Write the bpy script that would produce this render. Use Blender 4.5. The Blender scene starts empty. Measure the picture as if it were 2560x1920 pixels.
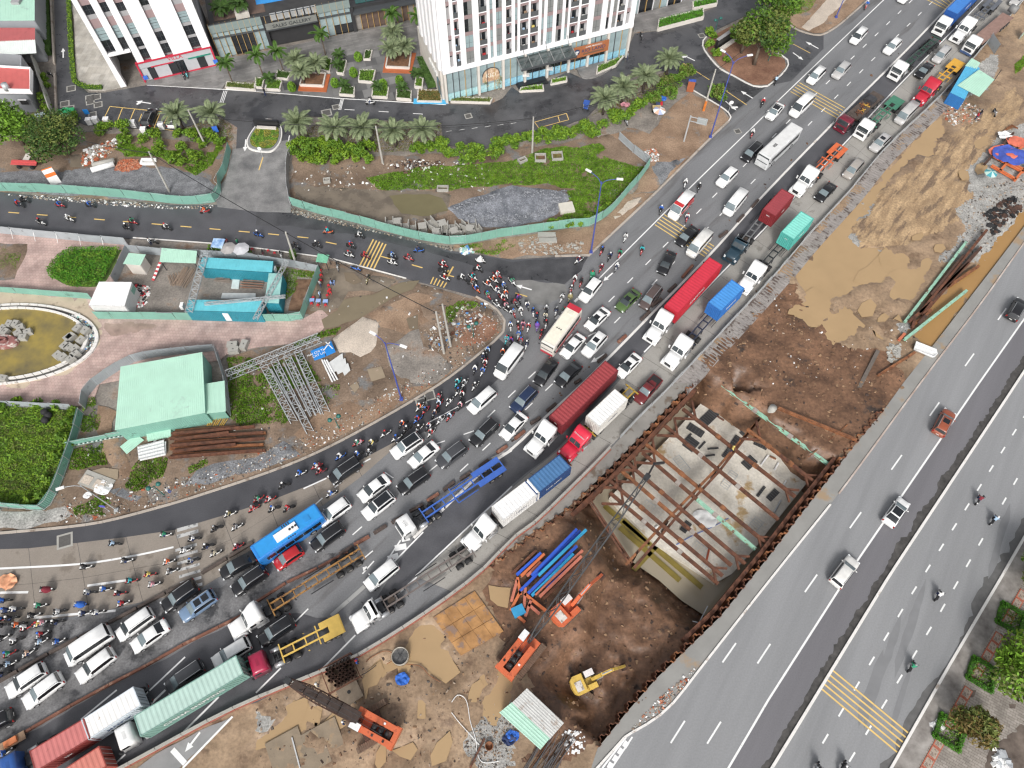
import bpy,math,random
from mathutils import Vector,Matrix,noise
from mathutils.geometry import delaunay_2d_cdt,tessellate_polygon
random.seed(7)
cos,sin,PI,RU=math.cos,math.sin,math.pi,random.uniform
R=math.radians
C=bpy.context.scene.collection
SC=bpy.context.scene
CAM_H,CAM_F,CAM_T=92.0,1775.0,R(29.0)
cam=bpy.data.cameras.new('camera');cam_o=bpy.data.objects.new('camera',cam);C.objects.link(cam_o)
cam.sensor_fit='HORIZONTAL';cam.angle=2*math.atan(1280/CAM_F)
cam.clip_start=0.5;cam.clip_end=3000
cam_o.location=(0,0,CAM_H);cam_o.rotation_euler=(CAM_T,0,0)
SC.camera=cam_o
w=bpy.data.worlds.new('World');SC.world=w;w.use_nodes= True
nt=w.node_tree;nt.nodes.clear()
sky=nt.nodes.new('ShaderNodeTexSky');sky.sky_type='NISHITA';sky.sun_disc= False
SUN_EL,SUN_AZ=41.0,184.0
sky.sun_elevation=R(SUN_EL);sky.sun_rotation=R(SUN_AZ)
sky.air_density=1.0;sky.dust_density=4.0;sky.ozone_density=1.0
hs=nt.nodes.new('ShaderNodeHueSaturation');hs.inputs['Saturation'].default_value=0.22
bg=nt.nodes.new('ShaderNodeBackground');bg.inputs['Strength'].default_value=0.105
wo=nt.nodes.new('ShaderNodeOutputWorld')
nt.links.new(sky.outputs[0],hs.inputs['Color']);nt.links.new(hs.outputs[0],bg.inputs['Color']);nt.links.new(bg.outputs[0],wo.inputs['Surface'])
sun=bpy.data.lights.new('sun','SUN');sun.energy=1.5;sun.angle=R(15);sun.color=(1.0,0.97,0.93)
sun_o=bpy.data.objects.new('sun',sun);C.objects.link(sun_o)
_el,_az=R(SUN_EL),R(SUN_AZ)
_d=Vector((sin(_az)*cos(_el),cos(_az)*cos(_el),sin(_el)))
sun_o.rotation_euler=_d.to_track_quat('Z','Y').to_euler()
SC.view_settings.view_transform='Standard';SC.view_settings.look='None'
SC.view_settings.exposure=0.62;SC.view_settings.gamma=1.0
SC.view_settings.use_curve_mapping= False
SC.render.engine='CYCLES'
try:
 SC.cycles.use_denoising= True;SC.cycles.max_bounces=6;SC.cycles.diffuse_bounces=3;SC.cycles.glossy_bounces=3
 SC.cycles.transmission_bounces=4;SC.cycles.transparent_max_bounces=6
 SC.cycles.filter_width=1.3
except Exception: pass
_c,_s=cos(CAM_T),sin(CAM_T)
def at(px,py,z=0.0):
 u=(px-1280)/CAM_F;v=(960-py)/CAM_F
 t=(CAM_H-z)/(_c-v*_s)
 return Vector((u*t,(_s+v*_c)*t,z))
K=640/2212
def G(n,*f,z=0.0):
 ox,oy=(n%4)*640,(n//4)*480
 return [at(ox+f[i]*K,oy+f[i+1]*K,z) for i in range(0,len(f),2)]
def G1(n,x,y,z=0.0): return G(n,x,y,z=z)[0]
def tag(o,label=None,cat=None,group=None,kind=None):
 if label:o['label']=label
 if cat:o['category']=cat
 if group:o['group']=group
 if kind:o['kind']=kind
 return o
def thing(name,label,cat,loc=(0,0,0),rz=0.0,group=None):
 o=bpy.data.objects.new(name, None);C.objects.link(o)
 o.location=loc;o.rotation_euler=(0,0,rz);o.empty_display_size=.2
 return tag(o,label,cat,group)
def put(name,me,parent=None,loc=None,rot=None,mat=None,scale=None):
 o=bpy.data.objects.new(name,me);C.objects.link(o)
 if parent is not None:o.parent=parent
 if loc is not None:o.location=loc
 if rot is not None:o.rotation_euler=rot
 if scale is not None:o.scale=scale
 if mat is not None and len(me.materials):
  ms=mat if isinstance(mat,(list,tuple)) else [mat]
  for i,m in enumerate(ms):
   if m is not None:
    s=o.material_slots[i];s.link='OBJECT';s.material=m
 return o
class MB:
 def __init__(s):s.v=[];s.f=[];s.m=[];s.cur=0;s.smooth= False;s.sm=[]
 def _add(s,vs,fs):
  b=len(s.v);s.v.extend([tuple(p) for p in vs])
  for f in fs:s.f.append([b+i for i in f]);s.m.append(s.cur);s.sm.append(s.smooth)
 def quad(s,a,b,c,d):s._add([a,b,c,d],[(0,1,2,3)])
 def box(s,cx,cy,cz,sx,sy,sz,rz=0.0,top=1.0,M=None):
  vs=[]
  for z,k in ((cz,1.0),(cz+sz,top)):
   for x,y in ((-1,-1),(1,-1),(1,1),(-1,1)):
    vs.append(Vector((x*sx/2*k,y*sy/2*k,z)))
  ca,sa=cos(rz),sin(rz)
  vs=[Vector((cx+p.x*ca-p.y*sa,cy+p.x*sa+p.y*ca,p.z)) for p in vs]
  if M is not None:vs=[M@p for p in vs]
  s._add(vs,[(3,2,1,0),(4,5,6,7),(0,1,5,4),(1,2,6,5),(2,3,7,6),(3,0,4,7)])
  return s
 def beam(s,a,b,w,h,up=(0,0,1)):
  a,b=Vector(a),Vector(b);d=(b-a).normalized();u=Vector(up)
  if abs(d.dot(u))>.98:u=Vector((1,0,0))
  sd=d.cross(u).normalized();u=sd.cross(d).normalized()
  vs=[p+sd*(i*w/2)+u*(j*h/2) for p in (a,b) for i,j in ((-1,-1),(1,-1),(1,1),(-1,1))]
  s._add(vs,[(0,1,2,3),(7,6,5,4),(0,4,5,1),(1,5,6,2),(2,6,7,3),(3,7,4,0)])
  return s
 def ibeam(s,a,b,w,h):
  a,b=Vector(a),Vector(b);t=h*.14
  off=Vector((0,0,h/2-t/2))
  s.beam(a+off,b+off,w,t);s.beam(a-off,b-off,w,t);s.beam(a,b,w*.22,h-2*t)
  return s
 def tube(s,a,b,r,r2=None,n=8,caps=True):
  a,b=Vector(a),Vector(b);d=(b-a)
  if d.length<1e-6: return s
  d.normalize();u=Vector((0,0,1)) if abs(d.z)<.95 else Vector((1,0,0))
  x=d.cross(u).normalized();y=d.cross(x);r2=r if r2 is None else r2
  vs=[]
  for p,q in ((a,r),(b,r2)):
   for i in range(n):
    t=2*PI*i/n;vs.append(p+(x*cos(t)+y*sin(t))*q)
  fs=[(i,(i+1)%n,n+(i+1)%n,n+i) for i in range(n)]
  if caps:fs+=[tuple(range(n))[::-1],tuple(range(n,2*n))]
  s._add(vs,fs); return s
 def path(s,pts,r,n=6):
  for a,b in zip(pts,pts[1:]):s.tube(a,b,r,n=n)
  return s
 def loft(s,rings,closed=True,caps=True):
  n=len(rings[0]);vs=[p for r in rings for p in r];fs=[]
  for i in range(len(rings)-1):
   for j in range(n if closed else n-1):
    k=(j+1)%n
    fs.append((i*n+j,i*n+k,(i+1)*n+k,(i+1)*n+j))
  if caps and closed:fs+=[tuple(range(n))[::-1],tuple(range((len(rings)-1)*n,len(rings)*n))]
  s._add(vs,fs); return s
 def lathe(s,prof,n=16,c=(0,0,0),axis='z'):
  rings=[]
  for r,z in prof:
   ring=[]
   for i in range(n):
    t=2*PI*i/n
    if axis=='z':ring.append(Vector((c[0]+r*cos(t),c[1]+r*sin(t),c[2]+z)))
    else:ring.append(Vector((c[0]+r*cos(t),c[1]+z,c[2]+r*sin(t))))
   rings.append(ring)
  return s.loft(rings)
 def ball(s,c,rx,ry,rz,n=8,m=5):
  prof=[(sin(PI*(i+.02)/(m+.04)),-cos(PI*(i+.02)/(m+.04))) for i in range(m+1)]
  rings=[[Vector((c[0]+rx*r*cos(2*PI*j/n),c[1]+ry*r*sin(2*PI*j/n),c[2]+rz*z)) for j in range(n)] for r,z in prof]
  return s.loft(rings)
 def sheet(s,poly,z=0.0):
  p3=[Vector((p[0],p[1],z)) for p in poly]
  tr=tessellate_polygon([p3])
  s._add(p3,[orient(p3,t) for t in tr]); return s
 def prism(s,poly,z0,z1):
  n=len(poly);a=area2(poly)
  if a<0:poly=list(poly)[::-1]
  s.sheet(poly,z1)
  vs=[Vector((p[0],p[1],z)) for z in (z0,z1) for p in poly]
  s._add(vs,[(i,(i+1)%n,n+(i+1)%n,n+i) for i in range(n)]); return s
 def wallrun(s,pts,h,t,z=0.0):
  return s.prism(ribbon(pts,t),z,z+h)
 def mesh(s,name,mats):
  me=bpy.data.meshes.new(name);me.from_pydata(s.v,[],s.f)
  for m in (mats if isinstance(mats,(list,tuple)) else [mats]):me.materials.append(m)
  if any(s.m):me.polygons.foreach_set('material_index',s.m)
  if any(s.sm):me.polygons.foreach_set('use_smooth',s.sm)
  me.update(); return me
 def build(s,name,mats,parent=None,loc=None,rot=None): return put(name,s.mesh(name,mats),parent,loc,rot)
def area2(p): return sum(p[i][0]*p[(i+1)%len(p)][1]-p[(i+1)%len(p)][0]*p[i][1] for i in range(len(p)))
def orient(p,t):
 a,b,c=(p[i] for i in t)
 return t if (b-a).cross(c-a).z>=0 else (t[0],t[2],t[1])
def V2(p): return Vector((p[0],p[1]))
def smoothline(pts,sub=6):
 pts=[Vector((p[0],p[1],p[2] if len(p)>2 else 0)) for p in pts];out=[]
 for i in range(len(pts)-1):
  p0=pts[max(i-1,0)];p1=pts[i];p2=pts[i+1];p3=pts[min(i+2,len(pts)-1)]
  for k in range(sub):
   t=k/sub
   out.append(.5*((2*p1)+(p2-p0)*t+(2*p0-5*p1+4*p2-p3)*t*t+(3*p1-p0-3*p2+p3)*t**3))
 out.append(pts[-1]); return out
def offset(pts,d):
 out=[]
 for i,p in enumerate(pts):
  a=pts[max(i-1,0)];b=pts[min(i+1,len(pts)-1)]
  t=V2(b)-V2(a);t.normalize();out.append(Vector((p[0]-t.y*d,p[1]+t.x*d,0)))
 return out
def ribbon(pts,w): return offset(pts,w/2)+offset(pts,-w/2)[::-1]
def plen(pts): return sum((V2(b)-V2(a)).length for a,b in zip(pts,pts[1:]))
def along(pts,s):
 for a,b in zip(pts,pts[1:]):
  L=(V2(b)-V2(a)).length
  if s<=L or b is pts[-1]:
   d=V2(b)-V2(a);d.normalize(); return Vector((a[0]+d.x*s,a[1]+d.y*s,0)),d
  s-=L
def wob(poly,amp=.4,step=1.0,seed=0.0,f=.35):
 out=[];n=len(poly)
 for i in range(n):
  a,b=V2(poly[i]),V2(poly[(i+1)%n]);k=max(1,int((b-a).length/step));d=(b-a);q=Vector((-d.y,d.x));q.normalize()
  for j in range(k):
   p=a+d*(j/k);o=noise.noise(Vector((p.x*f,p.y*f,seed)))*amp+noise.noise(Vector((p.x*f*3,p.y*f*3,seed+9)))*amp*.5
   out.append(Vector((p.x+q.x*o,p.y+q.y*o,0)))
 return out
def inside(p,poly):
 x,y=p[0],p[1];r= False;n=len(poly);j=n-1
 for i in range(n):
  xi,yi=poly[i][0],poly[i][1];xj,yj=poly[j][0],poly[j][1]
  if (yi>y)!=(yj>y) and x<(xj-xi)*(y-yi)/(yj-yi)+xi:r= not r
  j=i
 return r
def bbox(poly): return min(p[0] for p in poly),min(p[1] for p in poly),max(p[0] for p in poly),max(p[1] for p in poly)
def pdist(p,poly):
 m=1e9;q=V2(p)
 for i in range(len(poly)):
  a,b=V2(poly[i]),V2(poly[(i+1)%len(poly)]);d=b-a;L=d.length_squared
  t=0 if L<1e-9 else max(0,min(1,(q-a).dot(d)/L));m=min(m,(a+d*t-q).length)
 return m
def terrain(name,poly,mat,res,hf,parent=None,kind='structure',label=None,edge=None):
 b=[]
 n=len(poly)
 for i in range(n):
  p,q=V2(poly[i]),V2(poly[(i+1)%n]);k=max(1,int((q-p).length/(res*1.2)))
  for j in range(k):b.append(p+(q-p)*(j/k))
 x0,y0,x1,y1=bbox(poly);pts=list(b);rnd=random.Random(len(name)*31+int(x0))
 y=y0+res/2;row=0
 while y<y1:
  x=x0+(res/2 if row%2 else 0)
  while x<x1:
   p=Vector((x+rnd.uniform(-.25,.25)*res,y+rnd.uniform(-.25,.25)*res))
   if inside(p,poly):pts.append(p)
   x+=res
  y+=res*.87;row+=1
 vs,es,fs,_,_,_=delaunay_2d_cdt(pts,[(i,(i+1)%len(b)) for i in range(len(b))],[],1,1e-4)
 nb=len(b)
 me=bpy.data.meshes.new(name)
 zs=[Vector((p.x,p.y,(edge(p.x,p.y) if edge else hf(p.x,p.y)) if i<nb else hf(p.x,p.y))) for i,p in enumerate(vs)]
 me.from_pydata([tuple(z) for z in zs],[],[orient(zs,f) for f in fs]);me.materials.append(mat)
 me.polygons.foreach_set('use_smooth',[True]*len(me.polygons));me.update()
 o=put(name,me,parent);tag(o,label, None, None,kind); return o
def N(x,y,f,s=0.0): return noise.noise(Vector((x*f,y*f,s)))
_MC={}
def mat(name,col,rough=.6,var=.12,scale=1.5,bump=0.0,bscale=None,metal=0.0,col2=None,mix=.5,spec=.5,fine=.0,fscale=20.0,world=False,coat=0.0,rvar=0.0,wear=None,wscale=2.0,wamt=.55,streak=None):
 if name in _MC: return _MC[name]
 m=bpy.data.materials.new(name);m.use_nodes= True;n=m.node_tree.nodes;l=m.node_tree.links
 b=n['Principled BSDF'];b.inputs['Roughness'].default_value=rough;b.inputs['Metallic'].default_value=metal
 b.inputs['Specular IOR Level'].default_value=spec
 if coat:b.inputs['Coat Weight'].default_value=coat;b.inputs['Coat Roughness'].default_value=.08
 if world:src=n.new('ShaderNodeNewGeometry').outputs['Position']
 else:src=n.new('ShaderNodeTexCoord').outputs['Object']
 src0=src
 if streak:
  mp=n.new('ShaderNodeMapping');mp.vector_type='TEXTURE';mp.inputs['Rotation'].default_value=(0,0,streak[0]);mp.inputs['Scale'].default_value=(streak[1],1,1);l.new(src,mp.inputs['Vector']);src=mp.outputs[0]
 def nz(sc,det=4.0,raw=False):
  t=n.new('ShaderNodeTexNoise');t.inputs['Scale'].default_value=sc;t.inputs['Detail'].default_value=det;t.inputs['Roughness'].default_value=.62
  l.new(src0 if raw else src,t.inputs['Vector']); return t
 t1=nz(scale)
 r=n.new('ShaderNodeValToRGB');l.new(t1.outputs['Fac'],r.inputs['Fac'])
 c=Vector(col);c2=Vector(col2) if col2 else c*(1+var)
 e=r.color_ramp.elements;e[0].position=max(0,mix-.22);e[1].position=min(1,mix+.22)
 e[0].color=(*(c*(1-var)),1);e[1].color=(*(c2*(1+(var if col2 else 0))),1)
 out=r.outputs['Color']
 if wear:
  t3=nz(wscale,8.0);r3=n.new('ShaderNodeValToRGB');l.new(t3.outputs['Fac'],r3.inputs['Fac'])
  r3.color_ramp.elements[0].position=wamt;r3.color_ramp.elements[1].position=min(1,wamt+.08)
  mx=n.new('ShaderNodeMix');mx.data_type='RGBA';l.new(r3.outputs['Color'],mx.inputs[0]);l.new(out,mx.inputs[6]);mx.inputs[7].default_value=(*wear,1);out=mx.outputs[2]
 if fine:
  t2=nz(fscale,2.0, True)
  mp=n.new('ShaderNodeMapRange');l.new(t2.outputs['Fac'],mp.inputs['Value']);mp.inputs['From Min'].default_value=.3;mp.inputs['From Max'].default_value=.7
  mp.inputs['To Min'].default_value=1-fine;mp.inputs['To Max'].default_value=1+fine
  mx=n.new('ShaderNodeVectorMath');mx.operation='SCALE';l.new(out,mx.inputs[0]);l.new(mp.outputs[0],mx.inputs['Scale']);out=mx.outputs[0]
 l.new(out,b.inputs['Base Color'])
 if rvar:
  mp=n.new('ShaderNodeMapRange');l.new(t1.outputs['Fac'],mp.inputs['Value']);mp.inputs['From Min'].default_value=.35;mp.inputs['From Max'].default_value=.65
  mp.inputs['To Min'].default_value=max(.02,rough-rvar);mp.inputs['To Max'].default_value=min(1,rough+rvar);l.new(mp.outputs[0],b.inputs['Roughness'])
 if bump:
  t4=nz(bscale or scale*6,6.0, True);bp=n.new('ShaderNodeBump');bp.inputs['Strength'].default_value=min(1,bump);bp.inputs['Distance'].default_value=.06*max(1,bump)
  l.new(t4.outputs['Fac'],bp.inputs['Height']);l.new(bp.outputs[0],b.inputs['Normal'])
 m.diffuse_color=(*col,1);_MC[name]=m; return m
def paint(name,col,rough=.28,dirt=.1):
 return mat('paint_'+name,col,rough,var=dirt,scale=1.2,spec=.5,coat=.4)
def glassmat(name,col,rough=.08):
 return mat('glass_'+name,col,rough,var=.25,scale=.6,spec=.9)
W_ASPH=dict(world=True)
ASPH_L=mat('asphalt_pale',(.245,.248,.254),.62,.13,.45,.15,9,fine=.07,fscale=5,rvar=.12,streak=(R(56.5),22),**W_ASPH)
ASPH_M=mat('asphalt_grey',(.185,.187,.193),.55,.17,.4,.15,9,fine=.12,fscale=5,rvar=.15,wear=(.125,.122,.122),wscale=.3,wamt=.57,streak=(R(47),9),**W_ASPH)
ASPH_D=mat('asphalt_dark',(.042,.043,.047),.42,.25,.25,.2,9,col2=(.075,.075,.08),fine=.2,fscale=7,rvar=.18,**W_ASPH)
ASPH_B=mat('asphalt_new',(.088,.088,.096),.45,.2,.3,.15,9,fine=.12,fscale=6,rvar=.15,**W_ASPH)
ASPH_S=mat('asphalt_street',(.05,.051,.056),.38,.25,.16,.2,9,col2=(.09,.09,.095),fine=.15,fscale=5,rvar=.2,wear=(.04,.04,.044),wscale=.3,wamt=.55,**W_ASPH)
ASPH_W=mat('asphalt_worn',(.10,.098,.10),.45,.3,.3,.25,7,col2=(.2,.198,.2),fine=.25,fscale=4,rvar=.15,wear=(.05,.05,.053),wscale=.35,wamt=.54,**W_ASPH)
CONC=mat('concrete',(.33,.315,.29),.6,.10,.3,.12,6,fine=.08,fscale=5,wear=(.22,.205,.185),wscale=.5,wamt=.60,**W_ASPH)
CONC_W=mat('concrete_wet',(.27,.235,.2),.45,.10,.3,.12,6,fine=.08,fscale=5,wear=(.2,.17,.14),wscale=.3,wamt=.56,**W_ASPH)
CONC_O=mat('concrete_block',(.36,.35,.32),.75,.12,.8,.25,5,wear=(.2,.19,.17),wscale=1.2,wamt=.6)
KERB=mat('kerb_stone',(.42,.37,.32),.75,.15,.4,.2,6,wear=(.25,.2,.16),wscale=.6,wamt=.56,world=True)
KERB_W=mat('kerb_whitewash',(.72,.70,.67),.7,.08,.5,.1,6,wear=(.42,.36,.31),wscale=.5,wamt=.60,world=True)
LINE_W=mat('road_paint_white',(.78,.78,.77),.55,.06,.6,wear=(.42,.42,.42),wscale=1.6,wamt=.63,world=True)
LINE_Y=mat('road_paint_yellow',(.72,.50,.17),.55,.1,.6,wear=(.40,.33,.2),wscale=1.6,wamt=.62,world=True)
LINE_O=mat('road_paint_worn',(.5,.5,.49),.6,.1,.6,wear=(.2,.2,.2),wscale=1.8,wamt=.52,world=True)
DIRT=mat('dirt_brown',(.135,.092,.062),.85,.25,.18,.6,3,col2=(.235,.17,.122),fine=.22,fscale=3.5,wear=(.17,.165,.16),wscale=.25,wamt=.55,world=True)
DIRT_G=mat('dirt_grey',(.16,.145,.13),.8,.25,.2,.5,3,col2=(.27,.24,.21),fine=.22,fscale=4,wear=(.24,.16,.11),wscale=.2,wamt=.57,world=True)
MUD=mat('mud_tan',(.19,.125,.078),.45,.25,.14,.8,1.8,col2=(.34,.24,.155),fine=.2,fscale=2.5,rvar=.15,wear=(.17,.11,.07),wscale=.3,wamt=.56,world=True)
MUD_D=mat('mud_dark',(.085,.047,.03),.5,.3,.2,1.0,2.0,col2=(.195,.105,.06),fine=.28,fscale=2.2,rvar=.15,wear=(.05,.035,.028),wscale=.22,wamt=.60,world=True)
MUD_Y=mat('mud_ochre',(.27,.175,.10),.45,.2,.9,1.0,2.2,col2=(.44,.31,.18),fine=.25,fscale=3.0,rvar=.15,wear=(.19,.13,.085),wscale=.7,wamt=.53,world=True,streak=(.9,4))
GRAVEL=mat('gravel_grey',(.12,.125,.135),.85,.2,.6,.9,4,col2=(.22,.225,.235),fine=.35,fscale=5,world=True)
GRAVEL_L=mat('gravel_pale',(.27,.265,.25),.8,.2,.5,.9,3,col2=(.36,.35,.33),fine=.3,fscale=4,world=True)
WATER_M=mat('water_muddy',(.40,.275,.15),.12,.06,.2,world=True)
WATER_P=mat('water_puddle',(.19,.15,.105),.10,.12,.2,world=True)
WATER_O=mat('water_ochre',(.36,.21,.08),.12,.06,.2,world=True)
WATER_G=mat('water_olive',(.19,.155,.04),.12,.15,.25,col2=(.30,.235,.075),world=True)
WATER_K=mat('water_grey',(.335,.29,.215),.10,.05,.2,world=True)
GRASSG=mat('grass_ground',(.05,.10,.02),.9,.3,.4,.5,4,col2=(.10,.15,.035),world=True)
PINK= None
RUST=mat('rust',(.07,.03,.02),.75,.3,1.5,.3,8,col2=(.15,.06,.032),fine=.2,fscale=9)
RUST_O=mat('rust_orange',(.13,.052,.026),.75,.25,1.2,.3,8,col2=(.27,.11,.045),fine=.2,fscale=7)
RUST_D=mat('rust_dark',(.045,.028,.022),.7,.3,1.5,.3,8,col2=(.09,.045,.03))
STEEL=mat('galvanised_steel',(.5,.52,.53),.45,.12,1.5,metal=.3)
STEEL_D=mat('dark_steel',(.035,.037,.04),.5,.25,2.0)
BLACK=mat('black_rubber',(.018,.018,.019),.8,.2,3.0)
TINT=glassmat('tinted',(.012,.014,.017))
SCREEN=glassmat('windscreen',(.16,.20,.215),.07)
SCREEN_D=glassmat('windscreen_dark',(.04,.05,.055),.07)
WHITE=paint('white',(.80,.80,.79));
CHROME=mat('chrome_grey',(.55,.56,.57),.3,.1,2,metal=.6)
LAMP=mat('lamp_lens',(.75,.77,.78),.15,.05,2)
RED_L=mat('tail_lens',(.32,.015,.012),.2,.1,2)
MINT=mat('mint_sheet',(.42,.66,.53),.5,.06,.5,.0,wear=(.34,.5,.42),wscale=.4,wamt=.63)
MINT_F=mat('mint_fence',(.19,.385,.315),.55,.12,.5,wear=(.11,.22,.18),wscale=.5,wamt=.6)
GREY_F=mat('grey_fence',(.34,.37,.39),.5,.12,.6,wear=(.24,.25,.26),wscale=.7,wamt=.6)
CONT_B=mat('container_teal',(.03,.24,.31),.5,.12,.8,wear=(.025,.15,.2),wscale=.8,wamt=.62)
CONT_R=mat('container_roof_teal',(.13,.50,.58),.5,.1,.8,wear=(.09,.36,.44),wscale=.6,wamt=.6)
POLE_B=mat('pole_blue',(.06,.085,.33),.5,.15,1.5)
POLE_C=mat('pole_concrete',(.40,.385,.35),.8,.12,1.5)
FAB_W=mat('tarp_white',(.78,.78,.77),.6,.08,2)
WOOD=mat('timber',(.30,.20,.13),.8,.25,2.0)
BRICKM=mat('brick_orange',(.36,.10,.045),.8,.2,2.0)
WALL_W=mat('render_white',(.85,.84,.85),.7,.03,.5)
WALL_P=mat('render_mauve',(.30,.215,.215),.7,.05,.8)
WALL_GR=mat('render_grey',(.33,.325,.33),.7,.06,.8)
WALL_C=mat('render_cream',(.62,.58,.53),.75,.08,.6)
# ================================================================ the setting: ground, roads, markings
def PX(*f,z=0.0): return [at(f[i],f[i+1],z) for i in range(0,len(f),2)]
def ext(pts,a=0.0,b=0.0):
 pts=list(pts)
 if a:d=(pts[0]-pts[1]).normalized();pts.insert(0,pts[0]+d*a)
 if b:d=(pts[-1]-pts[-2]).normalized();pts.append(pts[-1]+d*b)
 return pts
def resample(pts,n):
 L=plen(pts); return [along(pts,L*i/n)[0] for i in range(n+1)]
def struct(name,mb,m,parent=None):
 o=mb.build(name,m,parent)
 if parent is None:o['kind']='structure'
 return o
KL=smoothline(ext(G(8,0,1290,500,1245,900,1190,1400,1060,1700,970,2200,805)+G(9,400,650,870,420,1590,0)+G(5,2000,1340,2130,1220,2160,1140,2070,1005,1900,905),25),4)
KB=ext(G(6,670,545)+G(2,1250,1659,1720,1190,1870,1050))
FR=smoothline(ext(PX(2464,110,2354,237,2209,376,2122,480,2015,596,1920,706,1685,957,1598,1044,1500,1148,1413,1235,1338,1307,1280,1350,1198,1434,1062,1535,900,1637,796,1683,640,1747,521,1804,318,1914),70,30),4)
DV=smoothline(ext(PX(2371,17,2253,139,2108,283,1920,476,1786,625,1656,758,1520,897,1454,962,1367,1040,1280,1123,1227,1160,1034,1345),60),4)
L2=smoothline(ext(PX(2409,49,2241,220,2122,347,1920,562,1830,656,1540,954,1399,1116,1280,1212,1039,1440,886,1587,796,1680),70),4)
EL=smoothline(ext(PX(2209,0,1940,257,1908,292,1714,480,1497,697),60),4)
SR=PX(2640,470,2560,567,2499,648,2348,844,2261,954,2209,1026)
PRL=PX(2209,1026,2122,1131,2065,1206,2001,1287,1920,1394,1801,1541,1726,1614,1642,1695,1569,1778,1494,1871)
PLL=PX(1727,958,1607,1084,1511,1183,1416,1272,1276,1371,1207,1423)
HL=smoothline(ext(PX(2560,607,2452,758,2299,960,2151,1162,2076,1261,1937,1434,1757,1663,1682,1758,1627,1804,1563,1842,1526,1883),70,30),4)
HM=ext(PX(2560,798,2446,960,2143,1402,1920,1751,1821,1920),70,25)
HK=ext(PX(2600,866,2539,960,2222,1440,1929,1920),70,25)
HR=ext(PX(2640,1205,2504,1440,2374,1660,2227,1920),60,25)
EARTH=FR[:1]+[p for p in FR if p.y>PLL[0].y+.5][1:]+PLL+[p for p in FR if p.y<PLL[-1].y-1.5]
EARTH=EARTH+[FR[-1]+Vector((40,-22,0)),PRL[-1]+Vector((-6,-14,0))]+PRL[::-1]+SR[::-1][1:]+[SR[0]+Vector((30,38,0))]
gm=MB();big=[Vector((-700,-500,-.12)),Vector((700,-500,-.12)),Vector((700,900,-.12)),Vector((-700,900,-.12))]
hole=[Vector((p.x,p.y,-.12)) for p in EARTH]
if area2(hole)>0:hole=hole[::-1]
allp=big+hole
gm._add(allp,[orient(allp,t) for t in tessellate_polygon([big,hole])])
struct('ground',gm,DIRT_G)
BOXP=[PLL[0],PLL[1],PLL[2]]+G(10,640,960,860,1240,1020,1500,z=-5)+G(14,1280,20,1480,200,1680,330,z=-5)+[PRL[4],PRL[3],PRL[2]]
PITB=G(10,330,1130,560,1280,700,1560)+G(14,560,430,400,560,150,880,420,1150,770,1440)+PRL[::-1][0:7]+PLL[2:4]
def SS(x):x=max(0.,min(1.,x)); return x*x*(3-2*x)
PUD=[]
def pud(level,m,poly):PUD.append((wob(poly,.7,1.2,len(PUD)*3.3,.3),level,m))
pud(-.28,WATER_M,G(3,1510,1015,1400,1090,1180,1330,880,1659)+G(7,700,150,250,680,300,850,420,950,640,870,800,800,990,650,930,480,800,490,700,380,730,270,880,130,950,0)+G(3,1030,1590,1110,1450,1250,1350,1430,1320,1440,1230,1520,1130))
pud(-.22,WATER_M,G(7,860,760,1120,530,1190,545,1120,640,1000,750))
pud(-.22,WATER_M,G(7,1110,850,1380,560,1420,590,1250,830,1150,870))
pud(-.22,WATER_M,G(7,1110,725,1130,640,1200,620,1180,700))
pud(-.22,WATER_M,G(7,890,1215,1020,1185,1000,1255,930,1275))
pud(-.22,WATER_M,G(7,1060,1030,1190,1060,1180,1110,1100,1140))
pud(-.22,WATER_M,G(7,330,1090,480,1050,440,1150,380,1170))
pud(-.30,WATER_O,G(7,2230,150,1800,640,1420,940,1400,1080,1290,1235,1400,1330,1960,610,2240,265))
pud(-.22,WATER_M,G(3,1820,1240,1920,1150,1890,1190,1840,1260))
pud(-.25,WATER_M,G(13,1400,500,1500,440,1590,500,1500,650,1490,700,1290,830,1120,760,1230,660,1330,560))
pud(-.25,WATER_M,G(13,1500,690,1640,650,1760,820,1630,940,1510,830))
pud(-.22,WATER_M,G(13,130,1320,430,1230,420,1330,170,1420,0,1530,0,1420))
pud(-.20,WATER_M,G(13,430,1190,560,1130,640,1180,560,1230,460,1290))
pud(-.22,WATER_M,G(13,2130,820,2212,860,2060,1230,1980,1180))
pud(-.20,WATER_M,G(13,1170,1500,1360,1430,1400,1500,1330,1600,1250,1560))
pud(-.20,WATER_M,G(13,880,950,1000,920,980,990,900,1040))
pud(-.20,WATER_M,G(13,1390,1160,1480,1130,1480,1180,1400,1200))
pud(-.20,WATER_M,G(13,2010,60,2212,100,2180,260,2020,200))
_rp=random.Random(8)
for n_,x_,y_ in ((7,560,1130),(7,700,1060),(7,1000,1080),(7,1200,830),(7,860,1000),(3,1850,1450),(3,1700,1500),(7,1300,380),(7,1480,480),(7,1010,560),(13,680,1250),(13,1080,1560),(13,1900,980),(13,360,1180),(13,1010,860),(13,1600,1500),(7,420,1010),(7,250,1020),(7,620,1190)):
 p_=G1(n_,x_,y_);r_=_rp.uniform(.6,1.5);a_=R(52)+_rp.uniform(-.4,.4);pud(-.2,WATER_M,[Vector((p_.x+cos(a_)*u*r_*1.9-sin(a_)*v*r_,p_.y+sin(a_)*u*r_*1.9+cos(a_)*v*r_,0)) for u,v in ((-1,0),(-.6,.8),(.2,1),(1,.3),(.7,-.7),(-.3,-1))])
_pb=[(p,bbox(p),l) for p,l,m in PUD];_bb=bbox(PITB);_bx=bbox(BOXP)
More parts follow.
